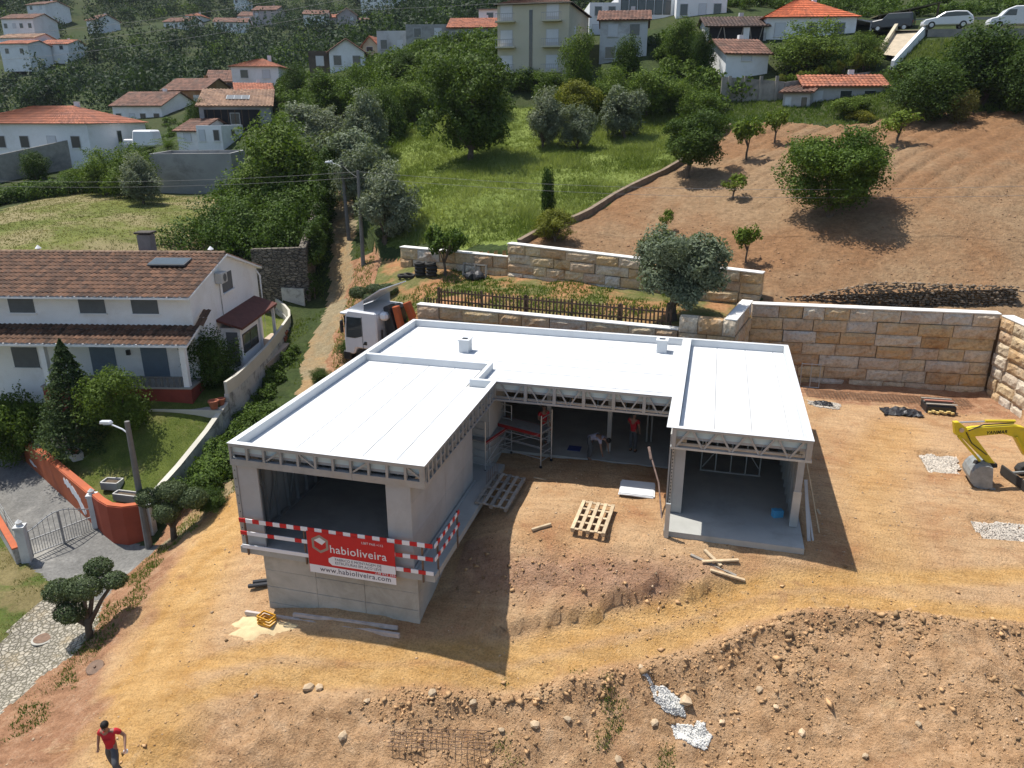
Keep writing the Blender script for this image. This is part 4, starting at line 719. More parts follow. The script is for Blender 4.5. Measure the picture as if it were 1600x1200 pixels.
n_=7000; cx=rs.uniform(-18,14,n_);cy=rs.uniform(11,36,n_); t_=np.minimum(pdist(cx,cy,T1)[0],np.minimum(pdist(cx,cy,T2)[0],pdist(cx,cy,T3)[0])); k=(hbase(cx,cy)<.3)&((t_>.5)|(rs.rand(n_)<.25))&~((cx>xA-.3)&(cx<-6.6)&(cy>17))&~((cx>xA)&(cx<3.5)&(cy>25.7))&~((cx>-.8)&(cx<3.5)&(cy>21.1)); cx=cx[k];cy=cy[k]; sz=np.clip(np.exp(rs.normal(-4.0,.5,len(cx))),.01,.06)
rock_cloud('scattered_pebbles',np.stack([cx,cy,HGv(cx,cy)+sz*.2],-1),sz,mat('pebbles',(.44,.33,.22),.95,.2,4,island=.5),'small stones strewn over the bare site','stones',seed=41)
n_=11000; cx=rs.uniform(-10,16,n_);cy=rs.uniform(38,54,n_); k=inpoly(cx,cy,TILLED)&(rs.rand(n_)<np.clip((54-cy)/12,0,1)*np.clip(.6+fbm(cx,cy,2.5,3,6)*1.3,.1,1)); cx=cx[k];cy=cy[k]; sz=np.clip(np.exp(rs.normal(-3.75,.5,len(cx))),.012,.11); rock_cloud('field_clods',np.stack([cx,cy,HGv(cx,cy)+sz*.15],-1),sz,mat('field_clod',(.30,.185,.11),.95,.2,4,island=.4),'earth clods on the tilled field','soil',seed=42)
RK=[rock_mesh(1,k+200,.75) for k in range(6)]
for m_ in RK: m_.materials.append(M_ROCK)
for x,y,s in ((-9.75,15.0,.2),(-9.45,15.05,.13),(-8.2,13.9,.14),(-6.2,15.25,.15),(-3.4,15.3,.16),(-2.6,15.6,.13),(-5.1,15.35,.14),(.35,16.75,.2),(3.2,16.35,.12),(4.6,15.9,.09),(2.2,17.3,.12),(-.4,16.2,.14),(-7.9,14.8,.1),(-.9,17.1,.1),(5.8,16.6,.1),(-1.2,15.1,.13),(-4.2,14.9,.1),(1.3,16.6,.11),(2.6,16.9,.1)):
    o=inst(RK[rs.randint(6)],'rock',None,(x,y,HG(x,y)+s*.3),(0,0,rs.rand()*6),(s,s*.85,s*.8)); tag(o,'pale boulder half sunk in the loose spoil of the foreground','rock','boulders in the spoil')

mc=thing('manhole_cover','round rusty manhole cover set in the cobbled path','manhole',(-21.4,17.1,HG(-21.4,17.1))); MB().lathe([(.36,-.02),(.36,.02),(.30,.03)],(0,0,0),24).build('rim',M_CONC,mc); MB().lathe([(.29,0),(.29,.035),(.25,.04)],(0,0,0),24).build('lid',M_RUST,mc)
ml=thing('metal_lid','old brown round lid leaning on earth in the shade of the path olive','lid',(-17.75,15.65,HG(-17.75,15.65)+.08),0,None,R(18)); MB().lathe([(.26,-.02),(.28,0),(.26,.02)],(0,0,0),20).build('disc',M_RUST,ml); MB().lathe([(.05,.02),(.04,.06)],(0,0,0),8).build('knob',M_RUST,ml)
# ---------------------------------------------------------------- the neighbour's white house, garden, gate
M_WALL=mat('white_render',(.80,.80,.785),.85,.04,.7,bmp=.08,bscale=12,stain=(.70,.69,.66),sscale=.5)
M_CREAM=mat('cream_render',(.50,.475,.40),.85,.08,.9); M_DIRTY=mat('stained_render',(.46,.45,.42),.9,.12,1.2,bmp=.15,stain=(.16,.155,.145),sscale=1.6)
M_SHUT=mat('grey_shutter',(.115,.125,.13),.6,.1,3); M_SHUTB=mat('blue_shutter',(.13,.17,.21),.6,.06,3); M_TILE=mat('old_roof_tile',(.118,.062,.036),.85,.25,2.2,island=.5,stain=(.072,.046,.032),sscale=1.6)
M_ORANGE=mat('orange_paint',(.40,.105,.042),.8,.12,1.4,stain=(.33,.09,.045),sscale=.8); M_BRICKRED=mat('dark_red_paint',(.22,.045,.03),.8,.15,2); M_GLASS=mat('window_glass',(.04,.05,.055),.08,.1,spec=.7)
M_PAV=mat('paving',(.30,.28,.25),.9,.12,2); M_TERRA=mat('terracotta',(.33,.115,.065),.8,.2,5,objrand=.2)
def tiles(w,l,per=.24,row=.40,amp=.045,seed=0,m=None):
    """barrel-tile sheet, x across 0..w, y up the slope 0..l, rows overlapping"""
    mb=MB(); nc=max(1,int(w/per)); nr=max(1,int(l/row)); r=random.Random(seed); pw=w/nc; rl=l/nr
    prof=[(0,0),(.18,.75),(.36,1),(.54,.75),(.72,0),(1,-.1)]
    for j in range(nr):
        for i in range(nc):
            x=i*pw; y0=j*rl-.03; y1=(j+1)*rl; h=r.uniform(-.006,.008); vs=[]
            for (u,z) in prof: vs+=[(x+u*pw,y0,z*amp+.035+h),(x+u*pw,y1,z*amp+h)]
            mb.add(vs,[(2*k,2*k+2,2*k+3,2*k+1) for k in range(len(prof)-1)])
    return mb
def roof_plane(p,ux,uy,w,l,parent,m,per=.24,row=.40,name='roof_tiles',seed=0):
    """lay a tile sheet with its lower-left corner at p, ux across, uy up the slope (local frame of parent)"""
    mb=tiles(w,l,per,row,.045 if per<.35 else per*.17,seed); ux=Vector(ux).normalized();uy=Vector(uy).normalized();uz=ux.cross(uy); p=Vector(p)
    mb.v=[tuple(p+ux*a+uy*b+uz*c) for a,b,c in mb.v]; o=mb.build(name,m,parent,smooth=True); o['kind']='stuff'; return o
NH=thing('white_house','white two-storey house with weathered brown tile roof above the lawn','house',(-23.55,29.83,0),R(12.6)); LW=13.5; Z0=-.85
B=lambda lo,hi,name,m,par=None,bev=0: MB().b2(lo,hi).build(name,m,par or NH,bevel=bev)
mb=MB(); yb=9.3; zr_,ze=5.3,4.1
mb.add([(-LW,.45,Z0-.6),(-.1,.45,Z0-.6),(-.1,yb,Z0-.6),(-LW,yb,Z0-.6),(-LW,.45,ze),(-.1,.45,ze),(-.1,yb,ze-.35),(-LW,yb,ze-.35),(-.1,4.9,zr_-.12),(-LW,4.9,zr_-.12)],[(0,1,5,4),(1,2,6,8,5),(2,3,7,6),(3,0,4,9,7),(4,5,8,9),(6,7,9,8),(0,3,2,1)]); mb.build('wall',M_WALL,NH)
up=(0,4.95,1.2); L_=math.hypot(4.95,1.2)
roof=MB().add([(-LW-.1,-.03,ze+.0),(.12,-.03,ze),(.12,4.9,zr_),(-LW-.1,4.9,zr_),(-LW-.1,-.03,ze-.1),(.12,-.03,ze-.1),(.12,4.9,zr_-.1),(-LW-.1,4.9,zr_-.1)],[(0,1,2,3),(7,6,5,4),(0,4,5,1),(1,5,6,2),(2,6,7,3),(3,7,4,0)]).build('roof',M_WALL,NH)
MB().add([(-LW-.1,9.6,3.72),(.12,9.6,3.72),(.12,4.902,zr_),(-LW-.1,4.902,zr_),(-LW-.1,9.6,3.62),(.12,9.6,3.62),(.12,4.902,zr_-.1),(-LW-.1,4.902,zr_-.1)],[(1,0,3,2),(4,5,6,7),(4,0,1,5),(5,1,2,6),(0,4,7,3)]).build('roof_slab',M_WALL,roof)
roof_plane((-LW-.1,-.06,ze+.01),(1,0,0),up,LW+.2,L_+.05,roof,M_TILE,.25,.40,seed=1); roof_plane((.12,9.63,3.73),(-1,0,0),(0,-4.75,1.58),LW+.2,5.0,roof,M_TILE,.25,.40,seed=2)
rg=MB(); 
for i in range(36): rg.tube([(-LW+i*.375,4.9,zr_+.05),(-LW+.39+i*.375,4.9,zr_+.07)],.09,6)
o=rg.build('ridge_tiles',mat('ridge_tile',(.33,.22,.15),.85,.25,4,island=.3),roof); o['kind']='stuff'
B((-LW-.1,-.12,ze-.09),(.12,-.035,ze-.01),'gutter',M_WALL,roof)
for i in range(15): B((-.3-i*.63,-.135,ze+.0),(-.24-i*.63,-.07,ze+.045),'tile_clip',M_WHT,roof)
so_=thing('solar_collector','dark flat solar collector lying on the brown tile roof','solar panel',(0,0,0)); so_.parent=None
sc_M=Matrix.Translation((-23.55,29.83,0))@Matrix.Rotation(R(12.6),4,'Z'); so_.location=sc_M@Vector((-2.3,3.5,4.12+3.5*.2425+.16)); so_.rotation_euler=(R(10),0,R(12.6))
MB().b2((-.95,-.5,-.06),(.95,.5,.04)).build('casing',M_SHUT,so_,bevel=.015); MB().b2((-.9,-.45,.041),(.9,.45,.05)).build('glass_cover',mat('collector_glass',(.045,.06,.062),.25,.1,spec=.6),so_)
ch=B((-5.25,6.2,4.6),(-4.55,6.8,6.05),'chimney',mat('grey_chimney',(.22,.21,.20),.9,.15,3),roof); 
B((-5.35,6.1,6.1),(-4.45,6.9,6.2),'chimney_cap',mat('dark_cap',(.07,.06,.05),.9,.2),roof,.02)
for x in (-10.2,-.9): MB().lathe([(.06,4.9),(.06,5.45),(.16,5.46),(.02,5.62)],(x,5.3,0),10).build('flue',M_WHT,roof)
def win(x0,x1,z0,z1,m,par=NH,y=.45,name='window',sill=True):
    w=B((x0,y-.03,z0),(x1,y+.02,z1),name,m,par); 
    if sill: MB().b2((x0-.06,y-.09,z0-.06),(x1+.06,y+.01,z0)).build('sill',M_WALL,w)
    n=int((z1-z0)/.07)
    for k in range(1,n,2): MB().b2((x0+.02,y-.036,z0+k*(z1-z0)/n),(x1-.02,y-.031,z0+(k+.6)*(z1-z0)/n)).build('shutter_slat',m,w)
    return w
for x0,x1 in ((-8.95,-7.72),(-5.51,-4.25),(-2.95,-1.68),(-12.4,-11.2)): win(x0,x1,3.2,3.97,M_SHUT)
win(-9.34,-8.07,.42,1.45,M_SHUT); win(-12.6,-11.4,.42,1.45,M_SHUT)
for x0,x1 in ((-5.43,-4.19),(-2.89,-1.61)): win(x0,x1,-.02,1.75,M_SHUTB,name='door',sill=False)
lt=B((-3.55,.28,1.15),(-3.4,.44,1.4),'wall_lamp',M_BLACK)
# porch roof and balcony
pr=MB().add([(-LW,-1.05,2.12),(.2,-1.05,2.12),(.2,.46,2.62),(-LW,.46,2.62),(-LW,-1.05,2.02),(.2,-1.05,2.02),(.2,.46,2.5),(-LW,.46,2.5)],[(0,1,2,3),(7,6,5,4),(0,4,5,1),(1,5,6,2),(3,7,4,0)]).build('porch_roof',M_WALL,NH)
roof_plane((-LW,-1.1,2.12),(1,0,0),(0,1.5,.5),LW+.2,1.62,pr,M_TILE,.25,.40,seed=3); B((-LW,-1.16,2.0),(.2,-1.06,2.1),'gutter',M_WALL,pr)
roof_plane((.0,.4,2.62),(1,0,0),(0,1.2,.6),.42,1.2,pr,M_TILE,.21,.40,seed=5)
for i in range(15): B((-.3-i*.63,-1.2,2.09),(-.24-i*.63,-1.13,2.15),'tile_clip',M_WHT,pr)
B((-7.2,-.95,Z0-.6),(.0,.449,-.1),'porch_base',M_BRICKRED); B((-7.25,-1.0,-.1),(.05,.449,-.02),'porch_floor',M_PAV)
for x in (-6.9,-.2): B((x-.13,-.9,-.02),(x+.13,-.64,2.03),'porch_pillar',M_WALL)
bal=B((-6.75,-.95,.42),(-.35,-.88,.50),'balustrade',mat('grey_concrete_rail',(.13,.13,.125),.85,.15,3))
for i in range(22): MB().lathe([(.05,0),(.07,.12),(.04,.3),(.05,.44)],(-6.6+i*.29,-.91,-.02),6).build('baluster',MATS['grey_concrete_rail'],bal)
# gable window, air conditioner, pipe
g=B((-.11,4.3,3.35),(-.07,5.6,4.3),'gable_window',M_SHUT); MB().b2((-.12,4.2,3.28),(.02,5.7,3.34)).build('sill',M_WALL,g)
ac=B((-.08,3.45,4.0),(.28,4.2,4.55),'air_conditioner',mat('ac_white',(.5,.5,.48),.6,.06),None,.02); MB().lathe([(.2,0),(.21,.01)],(.282,3.85,4.27),14,M=Matrix.Rotation(PI/2,3,'Y')).build('fan_grille',M_SHUT,ac)
MB().tube([(-.06,3.9,4.0),(-.06,3.9,2.2)],.02,6).build('drain_pipe',M_DIRTY,NH); MB().tube([(-.05,9.1,3.6),(.1,9.2,3.3),(.1,9.2,-.6)],.05,8).build('downpipe',M_WALL,NH)
# side annex
B((-.1,3.3,Z0-.3),(.95,5.9,1.72),'annex_wall',M_WALL); aw=B((.952,3.55,.35),(.975,5.6,1.25),'annex_window',M_GLASS)
for y0,y1,z0,z1 in ((3.5,5.65,.28,.35),(3.5,5.65,1.25,1.32),(3.5,3.56,.35,1.25),(5.59,5.65,.35,1.25),(4.55,4.61,.35,1.25)): MB().b2((.96,y0,z0),(.985,y1,z1)).build('window_bar',M_BLACK,aw)
B((.2,3.27,-.3),(.8,3.3,1.5),'annex_door',M_SHUT)
an=MB().add([(-.1,3.0,2.25),(1.2,3.0,1.82),(1.2,8.5,1.82),(-.1,8.5,2.25),(-.1,3.0,2.12),(1.2,3.0,1.7),(1.2,8.5,1.7),(-.1,8.5,2.12)],[(0,1,2,3),(7,6,5,4),(0,4,5,1),(1,5,6,2),(2,6,7,3)]).build('annex_roof',mat('dark_red_roof',(.12,.045,.035),.8,.2,3),NH)
for y in (6.1,8.35): B((.85,y,-.55),(1.0,y+.14,1.7),'annex_post',M_WALL)
B((-.1,2.4,-1.3),(1.75,10.5,-.58),'terrace_floor',mat('terrace_tile',(.42,.33,.25),.8,.1,2))
# path with edging in front of the porch
B((-4.2,-1.55,-1.8),(1.55,-.98,-.98),'front_path',M_PAV,None); B((-4.2,-1.63,-1.9),(1.6,-1.55,-.9),'path_kerb',M_CREAM)
# terracotta pots
def pot(loc,s,label,plant=False):
    t=thing('terracotta_pot',label,'pot',loc); MB().lathe([(.14*s,0),(.2*s,.3*s),(.23*s,.3*s),(.23*s,.37*s),(.19*s,.37*s),(.17*s,.3*s)],(0,0,0),14).build('pot',M_TERRA,t); return t
for x,y,z,s,l in ((1.25,-1.5,-.85,1.1,'round terracotta jar at the end of the front path by the garden wall'),(1.45,-1.1,-.82,.9,'smaller terracotta jar beside the round jar at the garden wall'),(1.1,9.3,-.58,1.3,'large terracotta pot on the side terrace behind the annex'),(1.35,8.7,-.58,.8,'small terracotta pot on the side terrace beside the large pot')):
    p=sc_M@Vector((x,y,z)); pot(p,s,l)
# curved boundary wall: cream parapet above stained base
CW=[(-21.62,29.3),(-21.75,30.4),(-22.2,32.2),(-22.9,34.8),(-23.9,37.9),(-24.9,40.8),(-25.5,41.8),(-26.2,42.5),(-27.3,43.3)]
def strip_wall(name,label,pts,zb,zt,th,m,cat='wall',capm=None,capz=.0,parts=None):
    t=thing(name,label,cat,(pts[0][0],pts[0][1],zb[0]));o=Vector((pts[0][0],pts[0][1],zb[0]))
    n=len(pts); nr=[]
    for i in range(n):
        a=Vector(pts[max(i-1,0)]);b=Vector(pts[min(i+1,n-1)]);d=(b-a).normalized(); nr.append(Vector((-d.y,d.x)))
    def run(z0,z1,th,m,nm,sh=0):
        vs=[];fs=[]
        for i in range(n):
            p=Vector(pts[i]);q=p+nr[i]*(th+sh);p=p-nr[i]*sh
            vs+=[(p.x,p.y,z0[i]),(q.x,q.y,z0[i]),(q.x,q.y,z1[i]),(p.x,p.y,z1[i])]
        for i in range(n-1):
            k=4*i
            for a,b in ((0,1),(1,2),(2,3),(3,0)): fs.append((k+a,k+4+a,k+4+b,k+b))
        fs+=[(0,1,2,3),(4*n-1,4*n-2,4*n-3,4*n-4)]
        mbx=MB().add(vs,fs); ob=mbx.build(nm,m,t,off=o)
        bm=bmesh.new(); bm.from_mesh(ob.data); bmesh.ops.recalc_face_normals(bm,faces=bm.faces); bm.to_mesh(ob.data); bm.free(); return ob
    if parts:
        for z0,z1,th_,m_,nm,sh in parts: run(z0,z1,th_,m_,nm,sh)
    else: run(zb,zt,th,m,'wall_body')
    if capm: run([z for z in zt],[z+capz for z in zt],th,capm,'coping',.03)
    return t
n=len(CW); ztc=[.22+.03*i for i in range(n)]; ztc=[.28]*4+[.34,.42,.5,.62,.8]; zbc=[-3.0,-3,-2.6,-2.4,-1.8,-1.2,-1,-.6,-.3]
strip_wall('curved_wall','curved garden wall with cream parapet over a mould-stained base beside the lane',CW,zbc,ztc,.22,M_DIRTY,parts=[(zbc,[z-.62 for z in ztc],.22,M_DIRTY,'wall_base',0),([z-.62 for z in ztc],ztc,.18,M_CREAM,'parapet',-.015)])
GW=[(-21.45,23.0),(-21.75,25.5),(-21.7,27.6),(-21.64,29.2)]
strip_wall('garden_wall','low stained straight garden wall between lawn and lane hedge',GW,[-4.6,-4.2,-3.6,-3.2],[-2.75,-2.35,-1.55,-.75],.2,M_DIRTY,capm=M_CREAM,capz=.04)
# orange wall and gate
OW=[(-21.4,22.68),(-22.1,22.28),(-22.8,22.24),(-23.5,22.52),(-24.1,22.85)]
strip_wall('orange_wall','curved dark orange wall beside the lamp post at the gate',OW,[-4.9]*5,[-2.75]*5,-.32,mat('orange_dark',(.27,.055,.028),.8,.12,1.4),capm=M_ORANGE,capz=.05)
OW2=[(-24.45,22.98),(-29.62,25.66),(-35.1,28.45),(-38.1,30.3)]
ow=strip_wall('orange_wall','long orange painted wall with peeled white patch along the driveway',OW2,[-5.0,-4.8,-4.4,-4.0],[-2.75,-2.72,-2.68,-2.6],-.36,M_ORANGE,capm=M_ORANGE,capz=.04)
dv=Vector((-29.62+24.45,25.66-22.98)).normalized(); nv=Vector((dv.y,-dv.x)); nv=-nv if nv.y>0 else nv
def patch(s0,pts,m=M_WHT):
    mb=MB(); b=Vector((-24.45,22.98)); vs=[]
    for s,z in pts: p=b+dv*(s0+s)+nv*.004; vs.append((p.x,p.y,z))
    q=[]
    for s,z in pts: p=b+dv*(s0+s)+nv*.012; q.append((p.x,p.y,z))
    k=len(vs); mb.add(vs+q,[tuple(range(k)),tuple(range(2*k-1,k-1,-1))]+[(i,(i+1)%k,k+(i+1)%k,k+i) for i in range(k)]); return mb.build('peeled_patch',m,ow,off=(-24.45,22.98,-5.0))
def jag(pts,n=5,a=.07):
    r=random.Random(9); o=[]
    for (p,q) in zip(pts,pts[1:]+pts[:1]):
        for k in range(n): t=k/n; o.append((p[0]+(q[0]-p[0])*t+r.uniform(-a,a),p[1]+(q[1]-p[1])*t+r.uniform(-a,a)))
    return o
patch(.5,jag([(0,-3.9),(.35,-4.05),(.9,-3.6),(1.5,-3.35),(2.1,-3.2),(2.3,-2.98),(1.9,-2.9),(1.3,-3.0),(.7,-3.2),(.3,-3.5)])); patch(6.5,jag([(0,-3.7),(.6,-3.75),(1.6,-3.55),(2.2,-3.35),(1.4,-3.4),(.5,-3.55)],4,.04))
M_PILL=mat('pillar_white',(.55,.56,.55),.8,.1,2,stain=(.42,.42,.40)); M_IRON=mat('grey_iron',(.34,.345,.345),.5,.15,5,metal=.3)
def pillar(x,y,z0,h,label):
    t=thing('gate_pillar',label,'pillar',(x,y,z0),R(27)); MB().b2((-.17,-.17,-.3),(.17,.17,h)).build('shaft',M_PILL,t,bevel=.015); MB().box((0,0,h+.05),(.4,.4,.1)).build('cap_slab',M_PILL,t); MB().lathe([(.13,h+.1),(.1,h+.17),(.13,h+.25),(.02,h+.36)],(0,0,0),10).build('finial',M_PILL,t); return t
pillar(-25.35,20.45,-4.55,1.45,'white gate pillar beside the dry grass verge'); pillar(-24.2,22.98,-4.35,1.5,'white gate pillar where the orange walls meet'); 
tag(MB().b2((-.13,-.13,-.5),(.13,.13,1.3)).build('wall_pier',M_PILL,None,bevel=.01),'white pier at the end of the curved orange wall behind the lamp post','pier').location=(-21.42,22.95,-4.1)
ga=Vector((-25.27,20.63));gb=Vector((-24.27,22.83)); gd=gb-ga; gl=gd.length; gt=thing('iron_gate','grey double-leaf iron gate with arched top across the driveway','gate',(ga.x,ga.y,-4.5),math.atan2(gd.y,gd.x))
for k in range(2):
    lf_=thing('gate_leaf','x','x'); del lf_['label'];del lf_['category']; lf_.parent=gt; x0=k*gl/2+.02; x1=(k+1)*gl/2-.02
    top=lambda x: 1.12+.42*math.sin(PI*(x)/gl)**1.5
    MB().tube([(x0+(x1-x0)*i/8,0,top(x0+(x1-x0)*i/8)) for i in range(9)],.022,6).build('top_rail',M_IRON,lf_)
    for z in (.08,.72): MB().b2((x0,-.02,z),(x1,.02,z+.04)).build('rail',M_IRON,lf_)
    for x in (x0,x1): MB().b2((x-.025,-.025,0),(x+.025,.025,top(x))).build('stile',M_IRON,lf_)
    for i in range(1,12): x=x0+(x1-x0)*i/12; MB().b2((x-.009,-.009,.1),(x+.009,.009,.72 if i%2 else top(x)+.08)).build('bar',M_IRON,lf_)
# low left wall with mesh fence
LWp=[(-25.5,20.3),(-29,22.5),(-38,28)]
strip_wall('roadside_wall','low rendered wall with orange coping along the verge',LWp,[-5.6,-5.4,-5.2],[-3.95,-3.85,-3.6],.18,M_DIRTY,capm=M_ORANGE,capz=.06)
mf=thing('mesh_fence','thin wire fence on posts above the low roadside wall','fence',(-25.5,20.4,-3.9))
for i in range(7): x,y=-25.5-i*1.75+25.5,i*1.08; MB().tube([(x,y,0),(x,y,.85)],.02,6).build('post',M_GALVL,mf)
for z in (.3,.6,.82): MB().tube([(0,0,z),(-10.5,6.48,z)],.006,4).build('wire',M_GALVL,mf)
# planters
def trough(x,y,rz,L,W,label,soil):
    t=thing('planter_trough',label,'planter',(x,y,HG(x,y)),rz); m=mat('planter_concrete',(.42,.41,.38),.9,.1,3)
    for s in (-1,1): MB().b2((-L/2,s*W/2-.03,0),(L/2,s*W/2+.03,.34)).build('long_side',m,t); MB().b2((s*L/2-.03,-W/2+.03,0),(s*L/2+.03,W/2-.03,.34)).build('end',m,t)
    MB().b2((-L/2+.03,-W/2+.03,.0),(L/2-.03,W/2-.03,.26)).build('soil',soil,t); return t
soil=mat('soil',(.10,.075,.05),.95,.3,8); trough(-29.0,26.35,R(150),1.15,.4,'empty grey planter trough behind the orange wall',soil); t_=trough(-27.6,25.75,R(148),1.1,.42,'planter trough filled with broken roof tiles behind the orange wall',soil)
for i in range(9): MB().box((rs.uniform(-.42,.42),rs.uniform(-.12,.12),.29),(.16,.12,.04),rs.rand()*3).build('tile_shard',M_TERRA,t_)
trough(-24.5,24.45,R(8),.75,.5,'square white planter at the curve of the orange wall',soil); trough(-23.2,23.9,R(2),1.3,.36,'long white planter with weeds at the curve of the orange wall',soil)
# lamp posts and poles
M_POLE=mat('concrete_pole',(.16,.155,.145),.9,.15,4); M_LAMP=mat('lamp_housing',(.62,.64,.65),.4,.05,metal=.2)
def lamp(x,y,z,h,label,lean=(0,0),arm=True,ad=(-1,.25),sc=1.0):
    t=thing('street_lamp' if arm else 'utility_pole',label,'lamp post' if arm else 'pole',(x,y,z)); MB().tube([(0,0,-.4),(lean[0],lean[1],h)],[.15*sc,.095*sc],8).build('post',M_POLE,t)
    if arm:
        d=Vector((*ad,0)).normalized(); b=Vector((lean[0],lean[1],h-.55)); MB().tube([b,b+d*.3+Vector((0,0,.18)),b+d*.85+Vector((0,0,.3))],.03*sc,6).build('arm',M_LAMP,t)
        hd=MB().box((0,0,0),(.62*sc,.2*sc,.13*sc),0,0,.8).build('lamp_head',M_LAMP,t,bevel=.03); hd.location=b+d*1.1+Vector((0,0,.36)); hd.rotation_euler=(0,R(-8),math.atan2(-d.y,-d.x)); MB().b2((-.1*sc,-.08*sc,-.09*sc),(.25*sc,.08*sc,-.062*sc)).build('lens',mat('lens',(.5,.55,.6),.2,.05),hd)
    return t
lamp(-21.05,22.2,-4.5,5.65,'leaning concrete street lamp beside the curved orange wall',(.0,.05),True,(-1,.1))
lamp(-24.7,49.0,HG(-24.7,49.0),5.4,'street lamp on the steep lane among the olive trees',(-.15,0),True,(-1,.2)); lamp(-22.0,45.4,HG(-22,45.4),6.0,'bare utility pole standing beside the lane near the tyre stack',(.05,0),False)
